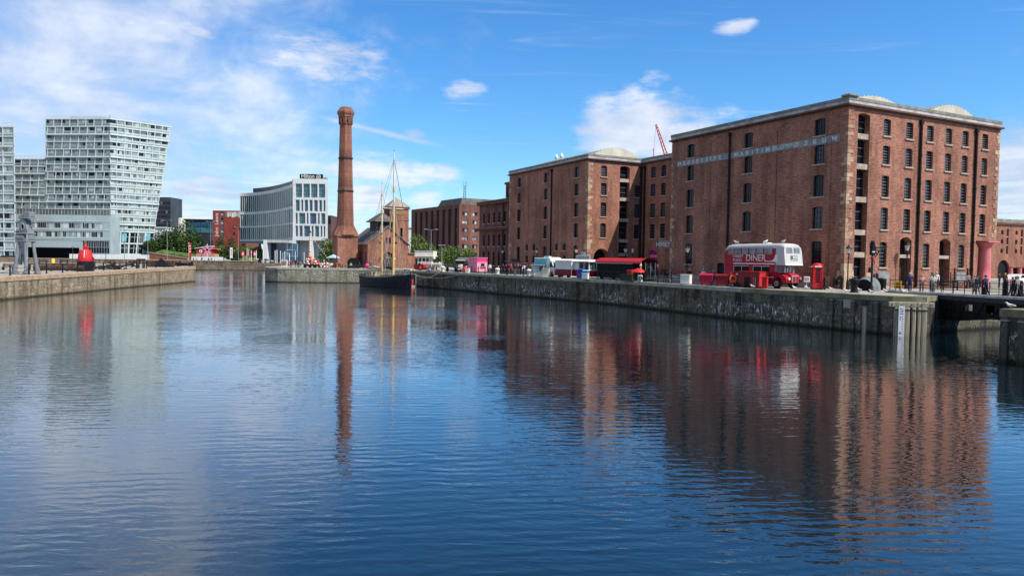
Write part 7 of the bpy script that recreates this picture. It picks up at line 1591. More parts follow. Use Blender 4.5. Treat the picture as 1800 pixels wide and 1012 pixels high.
mb = MB(); mb.box(mx - 3.6, mx - 1.4, -.8, .8, 1.4, 2.3, 'iron_black', .06); mb.build('hatch', SH); mb = MB(); mb.box(1.6, 3.6, -1.1, 1.1, 1.5, 2.7, 'timber', .04); mb.box(1.5, 3.7, -1.2, 1.2, 2.7, 2.78, 'canvas', .02); mb.build('deckhouse', SH)
mb = MB(); mb.box(SL - 3.4, SL - 2.6, -.5, .5, 2.0, 2.6, 'cream', .06); mb.tube([(SL - 3, -.8, 2.5), (SL - 3, .8, 2.5)], .2, 'timber_dark', 10); mb.build('windlass', SH)
mb = MB()
for k in range(9):
    t = .06 + .09 * k; 
    for s_ in (-1, 1): mb.tube([(t * SL, s_ * beam(t) * .98, sheer(t) - .1), (t * SL, s_ * beam(t) * .98, sheer(t) + .5)], .03, 'timber', 5)
mb.build('stanchions', SH)
def rope(name, lab, a, b_, sag, r=.03):
    a, b_ = Vector(a), Vector(b_); mb = MB(); mb.tube([(b_ - a) * (k / 12) - Vector((0, 0, sag * math.sin(math.pi * k / 12))) for k in range(13)], r, 'rope', 6); o = mb.build(name, None, a); tag(o, lab, 'rope'); return o
bt = stern + sd * (SL + .2) + Vector((0, 0, 2.9))
for lab, p in (('upper mooring rope slung from the ship bow to the quay', q(777, -13.3)), ('lower long mooring rope sagging from the ship bow along the quay wall', q(822, -11.7))): rope('mooring_rope', lab, bt, p + Vector((0, 0, .25)), 1.1)
# buoy on its raft by the bow
rp = Vector((-19.2, 139.2, 0)); o = thing('pontoon', 'small timber raft carrying a red buoy beside the ship bow', 'raft', rp, .5)
mb = MB(); mb.box(-.9, .9, -.7, .7, -.15, .28, 'timber', .03)
for k in range(5): mb.box(-.95, .95, -.7 + k * .29, -.45 + k * .29, .28, .34, 'plank_grey')
mb.build('deck', o); mb = MB(); mb.tube([(.75, -.5, -.5), (.75, -.5, 2.6)], .07, 'timber', 6); mb.build('mooring_pole', o)
o = thing('buoy', 'small red conical buoy standing on the timber raft', 'buoy', rp + Vector((-.1, 0, .34)), 0); mb = MB(); mb.lathe([(.45, 0), (.5, .1), (.48, .9), (.32, 1.1), (.12, 1.3), (.12, 1.5)], 'red_bright', 16); mb.build('body', o); mb = MB(); mb.ball((0, 0, 1.75), .26, 'red_paint', 12, 8); mb.build('topmark', o)

# ================================================================= PUMP HOUSE ISLAND THINGS
I = lambda u, y: QY(u, y, ZQ, 466)
o = thing('information_plinth', 'grey sloping information plinth at the left end of the island quay', 'plinth', I(500.5, 158.5), -.1); mb = MB(); mb.extr([(-.5, 0), (.5, 0), (.42, 1.5), (-.3, 1.7)], 'x', -.6, .6, 'grey_pale'); mb.build('body', o); mb = MB(); mb.box(-.5, .5, -.46, -.40, .4, 1.3, 'sandstone_red'); mb.build('panel', o)
o = thing('goal_frame', 'thin white metal frame standing behind the grey plinth', 'frame', I(503, 166), 0); mb = MB()
mb.tube([(-.75, 0, 0), (-.75, 0, 3.2), (.75, 0, 3.0), (.75, 0, 0)], .06, 'white_paint', 6); mb.build('frame', o)
o = thing('mast_pole', 'pale patterned wooden mast with bunting lines rising from a heap of floats', 'mast', I(545, 160), 0); mh = (450.2 - 409) / F * 160 + HC - ZQ
mb = MB(); mb.tube([(0, 0, 0), (0, 0, mh * .6), (0, 0, mh)], [.30, .24, .16], 'cream', 10); mb.build('pole', o); mb = MB()
for k in range(11): z = .9 + k * .62; mb.lathe([(.33 - .015 * k, z), (.33 - .015 * k, z + .16)], 'spar' if k % 2 else 'sandstone_red', 10)
mb.lathe([(.25, mh), (.3, mh + .15), (.1, mh + .35)], 'iron_dark', 8); mb.build('bands', o)
mb = MB(); a, b_ = Vector((.2, 0, mh - .7)), Vector((4.0, .5, 1.7))
for k in range(12):
    p = a.lerp(b_, (k + .3) / 12); mb.face([p, p + Vector((.26, .03, -.1)), p + Vector((.1, .02, -.40))], ('white_paint', 'yellow', 'white_paint', 'orange')[k % 4])
mb.tube([a, b_], .02, 'rope', 4); mb.build('bunting', o)
o = thing('flatbed_cart', 'low black timber cart loaded with coloured floats', 'cart', I(549, 159.2), 0); mb = MB(); mb.box(-1.7, 1.7, -.8, .8, .35, .55, 'iron_black', .03); mb.box(-1.7, 1.7, -.82, -.76, .55, .8, 'iron_dark'); mb.build('bed', o); mb = MB()
for x in (-1.6, -.5, .6, 1.6): mb.box(x - .08, x + .08, -.8, .8, 0, .35, 'iron_black')
mb.build('leg', o)
rnd = random.Random(12); base = I(549, 159.4); fl_ = None
fcols = ['orange', 'white_paint', 'red_bright', 'cream', 'pink_pale', 'orange', 'cream_pale', 'red_paint']
spots = [(-1.35, 0, .55), (-.8, .1, .55), (-.2, -.1, .55), (.4, .1, .55), (.95, 0, .55), (1.45, .1, .55), (-1.05, 0, 1.05), (-.5, .1, 1.05), (.1, 0, 1.05), (.7, 0, 1.05), (1.2, .1, 1.05), (-.8, 0, 1.55), (-.2, 0, 1.55), (.4, 0, 1.55), (-1.2, .2, 1.55), (-.9, .1, 2.05), (-.3, 0, 2.05), (1.9, .2, 0), (2.3, .1, 0), (2.1, .2, .5), (2.7, 0, 0)]
fproto = {}
for k, (x, y, z) in enumerate(spots):
    c_ = fcols[k % 8]; p = base + Vector((x, y, z))
    lab = f'{dict(orange="orange", white_paint="white", red_bright="bright red", cream="cream", pink_pale="pale pink", cream_pale="off white", red_paint="deep red")[c_]} round net float heaped around the banded mast'
    if c_ in fproto: dup(fproto[c_], p, rnd.random() * 6, lab); continue
    o = thing('net_float', lab, 'float', p, 0, 'net floats heaped on the cart'); mb = MB(); mb.ball((0, 0, .27), .28, c_, 12, 8, (1, 1, .96)); mb.build('ball', o); mb = MB(); mb.torus((0, 0, .53), .06, .025, 'x', 'rope', 10, 6); mb.build('rope_eye', o); fproto[c_] = o
o = thing('lifebuoy', 'orange lifebuoy leaning at the right end of the float heap', 'lifebuoy', I(573, 158.8) + Vector((0, 0, .62)), -.1); mb = MB(); mb.torus((0, 0, 0), .46, .15, 'y', 'red_bright', 22, 8); mb.build('ring', o); mb = MB()
for k in range(4): a = math.pi / 4 + k * math.pi / 2; mb.box(-.16, .16, -.16, .16, .3, .62, 'white_paint', .05, Matrix.Rotation(a, 4, 'Y'))
mb.build('bands', o)
for u, y, lab, mt, r_ in ((586, 166, 'pale blue square parasol left of the chimney base', 'blue_pale', 1.5), (592, 164, 'dark folded parasol beside the chimney base', 'iron_dark', .25)):
    o = thing('parasol', lab, 'parasol', I(u, y), .4); mb = MB(); mb.lathe([(r_, 2.15 if r_ > 1 else 1.2), (r_, 2.25 if r_ > 1 else 1.3), (.06, 3.0)], mt, 4 if r_ > 1 else 8, smooth=False); mb.build('canopy', o); mb = MB(); mb.tube([(0, 0, 0), (0, 0, 2.9)], .035, 'timber', 6); mb.build('pole', o)
o = thing('awning_hut', 'black arched canvas hut in front of the chimney', 'hut', I(621.5, 163.5), .1); mb = MB(); n_ = 12
pr = [(-1.25, 0), (-1.25, 1.3)] + [(-1.25 * math.cos(math.pi * k / n_), 1.3 + 1.0 * math.sin(math.pi * k / n_)) for k in range(1, n_)] + [(1.25, 1.3), (1.25, 0)]
mb.extr(pr, 'y', -.9, .9, 'plank_black'); mb.build('canvas', o); mb = MB(); mb.face([(x * .8, -.91, z * .86) for x, z in pr], 'dark_void'); mb.build('doorway', o)
for u, y, lab in ((581, 160.5, 'dark picnic table right of the lifebuoy on the island'), (594, 160, 'dark picnic table in front of the chimney base'), (607, 160.4, 'dark picnic table below the chimney on the island'), (618, 159.6, 'dark picnic table before the black canvas hut'), (634, 160, 'dark picnic table nearest the ship stern')): picnic(I(u, y), .1, lab, 'timber_dark')
o = thing('float_buoy', 'round pink and white float on the island quay before the pump house doors', 'float', I(645.5, 161), 0); mb = MB(); mb.ball((0, 0, .55), .55, 'pink_hot', 14, 10); mb.build('ball', o); mb = MB(); mb.ball((-.06, -.02, .62), .5, 'white_paint', 12, 8, (.9, .98, .7)); mb.build('patch', o)
fence('chain_fence', 'dark posts and chains along the island quay', [I(512 + 13 * k, 157.2) for k in range(4)], 1.1, (.9,), .06, chain=True)

# ================================================================= LEFT QUAY THINGS
def LQP(u, y, v=470): p = D(u, v, y); return Vector((p.x, p.y, zl(p.x, p.y)))
o = thing('hydraulic_hoist', 'grey painted four legged iron hoist with a turret and cylinder, preserved on the left quay', 'hoist', LQP(46, 96), -.35)
mb = MB()
for sx in (-1, 1):
    for sy in (-1, 1): mb.tube([(sx * 1.5, sy * 1.1, .25), (sx * 1.18, sy * .88, 2.3), (sx * .9, sy * .7, 4.25)], [.36, .30, .27], 'grey_paint', 8); mb.box(sx * 1.5 - .5, sx * 1.5 + .5, sy * 1.1 - .45, sy * 1.1 + .45, 0, .34, 'grey_paint', .06); mb.lathe([(.2, .34), (.14, .9)], 'grey_paint', 8, (sx * 1.5 + .3 * sx, sy * 1.1))
mb.build('legs', o); mb = MB(); mb.extr([(-1.05, 1.2), (-.35, 1.2), (-.3, 2.6), (.3, 2.6), (.35, 1.2), (1.05, 1.2), (.7, 4.3), (-.7, 4.3)], 'y', -.75, -.45, 'grey_paint'); mb.torus((0, -.78, 2.2), .42, .07, 'y', 'grey_paint', 20, 6); mb.build('front_frame', o)
mb = MB(); mb.box(-1.35, 1.35, -1.0, 1.0, 4.2, 4.42, 'grey_paint', .05); mb.tube([(-1.35, -.7, 4.8), (.75, -.7, 4.75)], [.38, .34], 'grey_paint', 14); mb.box(-1.2, 1.3, -.6, .9, 4.42, 5.2, 'grey_paint', .1); mb.box(-1.4, 1.4, -1.05, 1.05, 5.2, 5.36, 'grey_paint', .05); mb.build('cylinder', o)
mb = MB(); mb.extr([(-1.1, 5.36), (1.25, 5.36), (.9, 6.3), (.5, 7.1), (-.6, 7.2), (-.9, 6.4)], 'y', -.6, .6, 'grey_paint'); mb.torus((.05, -.62, 6.15), .42, .10, 'y', 'grey_mid', 20, 6); mb.disc((.05, -.6, 6.15), .36, 'y', .06, 'dark_void', 18); mb.box(-1.35, -.9, -.4, .4, 5.8, 7.0, 'grey_paint', .05); mb.build('turret', o)
mb = MB(); mb.box(-1.0, 1.7, -.7, .7, 7.2, 7.42, 'grey_paint', .04); mb.box(.2, 1.75, -.55, .55, 7.42, 8.1, 'grey_paint', .08); mb.tube([(-1.2, -.3, 7.5), (.2, -.3, 7.7)], .22, 'grey_paint', 12); mb.torus((1.75, 0, 7.0), .22, .06, 'x', 'grey_mid', 14, 6); mb.tube([(1.7, .2, 7.4), (2.1, .2, 6.7)], .07, 'grey_mid', 6); mb.build('head', o)
mb = MB()
for x in (-1.5, 1.5): mb.tube([(x, -.9, .3), (x, -.9, 5.2)], .06, 'grey_pale', 6)
mb.build('guide_rods', o); o.scale = (.70, .70, 1)
# red conical buoy
o = thing('buoy', 'large red conical harbour buoy with a black base, on display on the left quay', 'buoy', LQP(150.5, 112), 0)
mb = MB(); mb.lathe([(1.12, 0), (1.18, .2), (1.16, 1.5)], 'hull_black', 22); mb.build('base', o); mb = MB(); mb.lathe([(1.12, 1.5), (1.14, 1.6), (.80, 3.2), (.76, 3.24)], 'red_bright', 22); mb.build('cone', o)
mb = MB(); mb.lathe([(.36, 3.24), (.30, 3.5), (.34, 3.55), (.22, 3.9), (.10, 4.1), (.1, 4.3)], 'red_paint', 14); mb.build('topmark', o); mb = MB(); mb.tube([(.35, -.98, 1.6), (.3, -.82, 3.2)], .05, 'white_paint', 6); mb.torus((1.2, 0, 1.9), .16, .05, 'x', 'red_dark', 12, 6); mb.build('ladder', o)
# black pipes, anchors, iron wreckage along the edge
o = thing('iron_pipe', 'long rusty black iron pipe lying right of the grey hoist', 'pipe', LQP(104, 110), .20); mb = MB(); mb.tube([(-3.4, 0, .48), (3.4, 0, .48)], .40, 'rust', 14); mb.build('barrel', o); mb = MB()
for x in (-3.3, -1.1, 1.1, 3.3): mb.tube([(x - .08, 0, .48), (x + .08, 0, .48)], .48, 'timber_dark', 14)
mb.build('flange', o)
o = thing('timber_balk', 'long dark timber beam resting on blocks behind the iron pipe', 'timber beam', LQP(98, 116), .12); mb = MB(); mb.box(-4.6, 3.0, -.2, .2, .75, 1.05, 'timber_dark', .03); mb.build('beam', o); mb = MB(); mb.box(-4.2, -3.8, -.25, .25, 0, .75, 'rust'); mb.box(2.2, 2.6, -.25, .25, 0, .75, 'rust'); mb.build('block', o)
def anchor(loc, rz, lab, s_=1.0, first=[]):
    if first: return dup(first[0], loc, rz, lab, scale=s_)
    o = thing('anchor', lab, 'anchor', loc, rz, 'old iron anchors laid out on the left quay'); first.append(o)
    mb = MB(); mb.tube([(-1.7, 0, .35), (1.5, 0, .75)], [.13, .17], 'iron_dark', 8); mb.build('shank', o); mb = MB(); mb.tube([(1.1, -1.15, 1.3), (1.45, -.7, .85), (1.55, 0, .72), (1.45, .7, .45), (1.1, 1.15, .25)], [.07, .16, .2, .16, .07], 'iron_dark', 8); mb.extr([(.7, 1.2), (1.35, 1.5), (1.25, 1.0)], 'y', -1.3, -1.1, 'iron_dark'); mb.build('arms', o)
    mb = MB(); mb.tube([(-1.45, 0, -.0), (-1.5, 0, 1.35)], .12, 'rust', 8); mb.torus((-1.95, 0, .35), .24, .05, 'y', 'iron_dark', 14, 6); mb.build('stock', o); return o
for u, y, a, lab, s_ in ((184, 120, .2, 'old iron anchor just right of the red buoy', 1.0), (200, 123, 2.8, 'old iron anchor left of the tall slim lamp', .9), (217, 128, .4, 'old iron anchor in the middle of the dark heap', 1.0), (232, 131, 2.6, 'old iron anchor near the dark gate posts', .95)): anchor(LQP(u, y), a, lab, s_)
o = thing('chain_heap', 'dark heap of rusty anchor chain among the anchors', 'chain heap', LQP(192, 123), .1); mb = MB(); rnd = random.Random(2)
for k in range(46):
    a = rnd.uniform(0, 6.28); r_ = rnd.random() ** .5; x, y = 2.6 * r_ * math.cos(a), 1.0 * r_ * math.sin(a); mb.torus((x, y, .12 + .75 * (1 - r_) * rnd.random()), .26, .07, rnd.choice('xyz'), 'iron_dark' if rnd.random() < .7 else 'rust', 10, 6)
mb.build('links', o)
o = thing('gate_post', 'pair of dark square gate posts on the left quay', 'posts', LQP(248, 133), .1); 
for x in (-.7, .25): mb = MB(); mb.box(x, x + .4, -.2, .2, 0, 1.5, 'timber_dark', .03); mb.build('post', o)
mb = MB(); mb.box(-.75, .7, -.22, .22, 1.5, 1.72, 'iron_dark', .03); mb.build('beam', o)
o = thing('iron_trough', 'long dark riveted iron tank with a pointed hump on the left quay', 'iron tank', LQP(284, 145), .25); mb = MB(); mb.box(-2.6, 2.4, -.6, .6, .1, 1.15, 'rust', .05); mb.extr([(-1.2, .2), (-.1, 1.65), (.2, 1.65), (1.6, .2)], 'y', -.75, -.6, 'hull_black'); mb.build('tank', o); mb = MB()
for k in range(6): mb.box(-2.4 + k * .9, -2.3 + k * .9, -.66, -.6, .1, 1.15, 'iron_dark')
mb.build('ribs', o); mb = MB(); mb.box(-2.4, 2.2, -.5, .5, 0, .1, 'timber_dark'); mb.build('bearers', o)
o = thing('rowing_boat', 'small dark clinker boat hauled out at the far tip of the left quay', 'boat', LQP(323, 152.5), .1); mb = MB(); nb_ = 8; ss = []
for k in range(nb_ + 1):
    t = k / nb_; x = -1.9 + 3.8 * t; w_ = .68 * math.sin(math.pi * min(1, .12 + t * .80)) ** .6 * (1 if t < 1 else .1); z = .72 + .25 * (2 * t - 1) ** 2; ss.append([(x, -w_, z), (x, -w_ * .8, .3), (x, 0, .1), (x, w_ * .8, .3), (x, w_, z)])
for k in range(nb_):
    for j in range(4): mb.face([ss[k][j], ss[k + 1][j], ss[k + 1][j + 1], ss[k][j + 1]], 'hull_black', True)
mb.face(ss[0], 'hull_black'); mb.build('hull', o); mb = MB()
for x in (-1.0, .1, 1.0): mb.box(x - .12, x + .12, -.55, .55, .58, .63, 'timber')
mb.build('thwart', o); mb = MB(); mb.box(-1.3, -1.1, -.6, .6, 0, .25, 'timber_dark'); mb.box(1.0, 1.2, -.6, .6, 0, .25, 'timber_dark'); mb.build('cradle', o)
o = thing('marker_post', 'short yellow post standing behind the dark beam', 'post', LQP(93.5, 125), 0); mb = MB(); mb.lathe([(.25, 0), (.25, 1.5), (.2, 1.6)], 'yellow', 12); mb.build('post', o); mb = MB(); mb.lathe([(.27, .4), (.27, .6)], 'iron_black', 12); mb.build('band', o)
edgeL = [LQ[1], LQ[2], LQ[3], LQ[4]]
def lpts(y0, y1, n_, off_):
    out = []
    for k in range(n_):
        y = lerp(y0, y1, k / (n_ - 1)); 
        for a, b_ in zip(edgeL, edgeL[1:]):
            if a.y <= y <= b_.y: x = lerp(a.x, b_.x, (y - a.y) / (b_.y - a.y)) - off_
        out.append(Vector((x, y, zl(x, y))))
    return out
fence('chain_fence', 'dark iron posts and sagging chains along the edge of the left quay', lpts(82, 150, 17, 2.2), 1.25, (1.1, .6), .09, chain=True, rr=.03)
for u, y, hh, lab in ((128, 150, 3.4, 'tall thin dark post with a ring behind the red buoy'), (62, 120, 3.0, 'thin dark pole behind the grey hoist'), (186, 160, 2.6, 'slim dark post behind the anchors')):
    o = thing('post', lab, 'post', LQP(u, y), 0); mb = MB(); mb.tube([(0, 0, 0), (0, 0, hh)], .06, 'iron_dark', 6); mb.build('shaft', o); mb = MB(); mb.torus((0, 0, hh + .2), .2, .04, 'y', 'iron_dark', 12, 5); mb.build('ring', o)

o = thing('low_wall', 'long low brown stone wall behind the iron relics of the left quay', 'wall', LQP(-12, 172), 0); L = 62
mb = MB(); mb.box(0, L, 0, .5, 0, .95, 'quay_far'); mb.build('wall', o); mb = MB()
for k in range(31): mb.box(k * 2 + .02, k * 2 + 1.97, -.08, .58, .95, 1.08, 'sandstone_pale', .02)
mb.build('coping', o)
for k, (u, y, lab) in enumerate(((14, 112, 'dark wooden bench at the left edge of the photo'), (75, 150, 'dark wooden bench between the grey hoist and the yellow post'), (112, 158, 'dark wooden bench left of the red buoy'), (240, 168, 'dark wooden bench behind the gate posts'))):
    o = thing('bench', lab, 'bench', LQP(u, y), .1, 'benches on the left quay')
    mb = MB()
    for j in range(3): mb.box(-.9, .9, -.25 + .17 * j, -.11 + .17 * j, .43, .48, 'timber_dark')
    mb.build('seat', o); mb = MB()
    for j in range(3): mb.box(-.9, .9, .26, .30, .55 + .14 * j, .65 + .14 * j, 'timber_dark')
    mb.build('backrest', o)
    for x in (-.7, .7): mb = MB(); mb.box(x - .05, x + .05, -.22, .28, 0, .43, 'iron_black'); mb.box(x - .05, x + .05, .22, .28, .43, .95, 'iron_black'); mb.build('leg', o)
# ================================================================= FAR SHORE
Fp = lambda u, y, z=2.9: QY(u, y, z, 455)
def hoard(u0, u1, y, h_, lab):
    a, b_ = Fp(u0, y), Fp(u1, y); o = thing('hoarding', lab, 'hoarding', a, 0); L = b_.x - a.x; mb = MB(); mb.box(0, L, 0, .12, .05, h_, 'white_paint'); mb.build('panel', o); mb = MB()
    for k in range(int(L / 2.4)): mb.box(k * 2.4, k * 2.4 + .06, -.02, 0, .05, h_, 'grey_pale')
    mb.build('joints', o); mb = MB(); mb.box(0, L, -.1, .3, 0, .05, 'grey_mid'); mb.build('foot', o)
hoard(122, 262, 276, 2.3, 'long white hoarding below the leaning apartment block'); hoard(336, 392, 274, 1.9, 'shorter white hoarding below the red pavilion')
mb = MB(); a, b_ = Fp(258, 276.5), Fp(330, 270); d = (b_ - a).normalized(); o = thing('ramp_wall', 'sloping orange brick ramp wall in front of the dark trees', 'wall', a, math.atan2(d.y, d.x)); L = (b_ - a).length
mb.raw([(0, 0, 0), (L, 0, 0), (L, 0, 1.2), (0, 0, 3.3), (0, .5, 0), (L, .5, 0), (L, .5, 1.2), (0, .5, 3.3)], [(0, 1, 2, 3), (5, 4, 7, 6), (0, 3, 7, 4), (1, 5, 6, 2)], 'brick_ramp'); mb.build('wall', o); mb = MB(); mb.raw([(0, -.1, 3.3), (L, -.1, 1.2), (L, .6, 1.2), (0, .6, 3.3), (0, -.1, 3.45), (L, -.1, 1.35), (L, .6, 1.35), (0, .6, 3.45)], [(4, 5, 6, 7), (0, 1, 5, 4), (2, 3, 7, 6), (0, 4, 7, 3), (1, 2, 6, 5)], 'sandstone_pale'); mb.build('coping', o)
# grass bank
mb = MB(); gx = [Fp(u, 278).x for u in (262, 300, 340, 400)]
rows_ = [[(x * (1 + .0016 * dy), 278 + dy, 2.9 + hgt_ * (1 - .3 * i)) for i, x in enumerate(gx)] for dy, hgt_ in ((0, 2.0), (10, 3.6), (24, 4.6), (60, 4.6))]
for r0, r1 in zip(rows_, rows_[1:]):
    for i in range(3): mb.face([r0[i], r0[i + 1], r1[i + 1], r1[i]], 'grass')
struct(mb.build('grass_bank'))
mb = MB(); gx2 = [Fp(u, 290).x for u in (418, 440, 464)]
for i in range(2): mb.face([(gx2[i], 290, 2.95), (gx2[i + 1], 290, 2.95), (gx2[i + 1], 304, 6.5), (gx2[i], 304, 7.5)], 'grass')
struct(mb.build('grass_slope'))
fence('railing', 'long dark railing on top of the far dock wall', [Vector((lerp(-113, -74, k / 24), lerp(268.6, 272.6, min(1, k / 14)) - 0 + .6, 2.9)) for k in range(25)], 1.15, (.5, 1.05), .06)
# red pavilion
o = thing('pavilion', 'small red pavilion with white framed window and slanted roofs on a wall', 'pavilion', Fp(346, 283, 2.9), 0)
mb = MB(); mb.box(-.3, 7.0, 0, 4, 0, 3.0, 'sandstone_pale', .02); mb.box(-.2, 3.8, .1, 4, 3.0, 5.0, 'red_pink'); mb.box(4.0, 6.4, .3, 4, 3.0, 4.9, 'red_bright'); mb.build('wall', o); mb = MB(); mb.raw([(-.8, -.3, 5.0), (5.2, -.3, 5.9), (5.2, 4.2, 5.9), (-.8, 4.2, 5.0), (-.8, -.3, 5.2), (5.2, -.3, 6.1), (5.2, 4.2, 6.1), (-.8, 4.2, 5.2)], [(4, 5, 6, 7), (0, 1, 5, 4), (0, 4, 7, 3), (1, 2, 6, 5), (0, 3, 2, 1)], 'white_paint'); mb.box(3.9, 7.6, -.2, 4.2, 4.95, 5.1, 'pink_pale'); mb.build('roof', o)
mb = MB(); mb.box(1.0, 2.0, .02, .1, 3.5, 4.6, 'white_paint'); mb.box(1.3, 1.7, .0, .02, 3.8, 4.3, 'pane_dark'); mb.build('window', o)
o = thing('sculpture', 'pink star shaped sculpture beside the red pavilion', 'sculpture', Fp(364.5, 281, 2.9), 0); mb = MB()
for k in range(5): a = math.pi / 2 + k * 2 * math.pi / 5; mb.extr([(-.4, 0), (.4, 0), (.08, 2.3), (-.08, 2.3)], 'y', -.15, .15, 'pink_pale', Matrix.Translation((0, 0, 4.6)) @ Matrix.Rotation(a - math.pi / 2, 4, 'Y'))
mb.build('star', o); mb = MB(); mb.box(-.3, .3, -.3, .3, 0, 3.6, 'pink_pale', .04); mb.build('base', o)
# feather banners and small square banners
def banner(u, y, h_, mt, lab, sq=False):
    o = thing('banner', lab, 'banner', Fp(u, y), 0); mb = MB(); mb.tube([(0, 0, 0), (0, 0, h_)], .07, 'white_paint', 6); mb.box(-.5, .5, -.4, .4, 0, .25, 'grey_pale', .04); mb.build('pole', o); mb = MB()
    if sq: mb.box(-.75, .75, -.06, -.02, h_ - 2.1, h_ - .2, mt); mb.box(-.3, .3, -.075, -.062, h_ - 1.7, h_ - .7, 'white_paint')
    else:
        mb.box(.06, .95, -.03, .03, 1.6, h_ - .1, mt)
        for k in range(3): mb.box(.25, .7, -.045, -.032, h_ * (.5 + .14 * k), h_ * (.56 + .14 * k), 'white_paint' if mt != 'white_paint' else 'red_bright')
    mb.build('flag', o)
banner(332, 274, 7.2, 'red_bright', 'red feather banner with white marks at the left end of the white hoarding')
banner(404.5, 274, 5.6, 'white_paint', 'white feather banner to the right of the silver car'); banner(434, 274, 5.6, 'sandstone_red', 'reddish feather banner between the two square red signs')
banner(427, 280, 4.4, 'red_bright', 'square red sign on a pole left of the reddish feather banner', True); banner(448, 280, 4.4, 'red_bright', 'square red sign on a pole nearest the hotel porch', True)
LP2 = []
for u, y, h_ in ((441.5, 276, 4.6), (450.5, 276, 4.6), (462.5, 276, 4.9), (483.5, 278, 4.7), (486.8, 279, 4.9), (493, 275, 4.6), (500.5, 280, 4.5), (519, 276, 4.4), (534.5, 274, 4.2)):
    lab = 'slim white flagless post, %s' % {441.5: 'just right of the reddish banner', 450.5: 'at the nearer red sign', 462.5: 'left of the hotel porch', 483.5: 'left one of a pair before the blue porch glass', 486.8: 'right one of a pair before the blue porch glass', 493: 'alone before the porch glass', 500.5: 'right of the porch glass', 519: 'before the hotel tower legs', 534.5: 'left of the banded mast'}[u]
    if LP2: dup(LP2[0], Fp(u, y), 0, lab, scale=h_ / 4.6); continue
    o = thing('white_post', lab, 'post', Fp(u, y), 0, 'slim white posts on the far shore'); LP2.append(o); mb = MB(); mb.tube([(0, 0, 0), (0, 0, 4.6)], .13, 'white_paint', 8); mb.build('shaft', o); mb = MB(); mb.lathe([(.4, 0), (.4, .3)], 'grey_pale', 10); mb.build('base', o)
def col(u, y, vt, lab, base_z=2.9, arm=1.2):
    p = Fp(u, y, base_z); h_ = D(u, vt, y).z - base_z; o = thing('lamp_column', lab, 'street lamp', p, 0, 'tall plain lamp columns'); mb = MB(); mb.tube([(0, 0, 0), (0, 0, h_ * .5), (0, 0, h_)], [.13, .10, .06], 'grey_mid', 8); mb.build('column', o); mb = MB(); mb.tube([(-arm, 0, h_ + .12), (0, 0, h_ - .02), (arm, 0, h_ + .12)], .05, 'grey_mid', 6); mb.box(-arm - .5, -arm + .2, -.15, .15, h_ + .08, h_ + .2, 'grey_pale'); mb.box(arm - .2, arm + .5, -.15, .15, h_ + .08, h_ + .2, 'grey_pale'); mb.build('lamp_arm', o)
col(150, 265, 381, 'tall lamp column rising behind the red buoy'); col(218.5, 265, 392, 'tall lamp column before the leaning end of the glazed block'); col(294, 262, 388, 'tall lamp column in front of the dark green trees'); col(370.5, 276, 390, 'tall lamp column in front of the red store'); col(419, 264, 400, 'tall lamp column left of the hotel'); col(260, 255, 420, 'lamp column at the foot of the leaning end', arm=.5)
col(757.5, 180, 404, 'tall double lamp column before the brown headquarters', ZQ); col(776.5, 165, 432, 'short lamp column in front of the pale trees', ZQ, .3)
# cars
def car(u, y, rz, mt, lab, s_=1.0, z=2.9):
    o = thing('parked_car', lab, 'car', Fp(u, y, z), rz); mb = MB(); pr = [(-2.1, .35), (-2.15, .75), (-1.95, .95), (-1.45, 1.0), (-.9, 1.42), (.55, 1.45), (1.15, 1.0), (1.95, .88), (2.15, .65), (2.1, .35)]
    mb.extr(pr, 'y', -.85, .85, mt); mb.build('body', o); mb = MB(); mb.extr([(-1.3, 1.0), (-.85, 1.37), (.5, 1.40), (1.0, 1.0)], 'y', -.862, .862, 'pane_dark'); mb.build('windows', o)
    for x in (-1.35, 1.35):
        for y_ in (-.78, .78): mb = MB(); mb.disc((x, y_, .33), .33, 'y', .2, 'tyre', 14); w_ = mb.build('wheel', o); mb = MB(); mb.disc((x, y_, .33), .18, 'y', .22, 'chrome', 10); mb.build('rim', w_)
    return o
car(392, 277, 0, 'silver_car', 'silver car parked left of the white feather banner'); car(380, 282, .2, 'black_car', 'black car parked left of the silver car'); car(10, 250, 0, 'black_car', 'black car by the block at the left edge', z=2.9); car(20, 256, 0, 'black_car', 'second black car by the block at the left edge', z=2.9); car(470, 279, 0, 'silver_car', 'pale car parked in front of the hotel porch'); car(456, 282, .1, 'black_car', 'black car between the red sign and the hotel porch')
car(1792, 96, .5, 'white_paint', 'white car beyond the pink column at the right edge', z=ZQ)
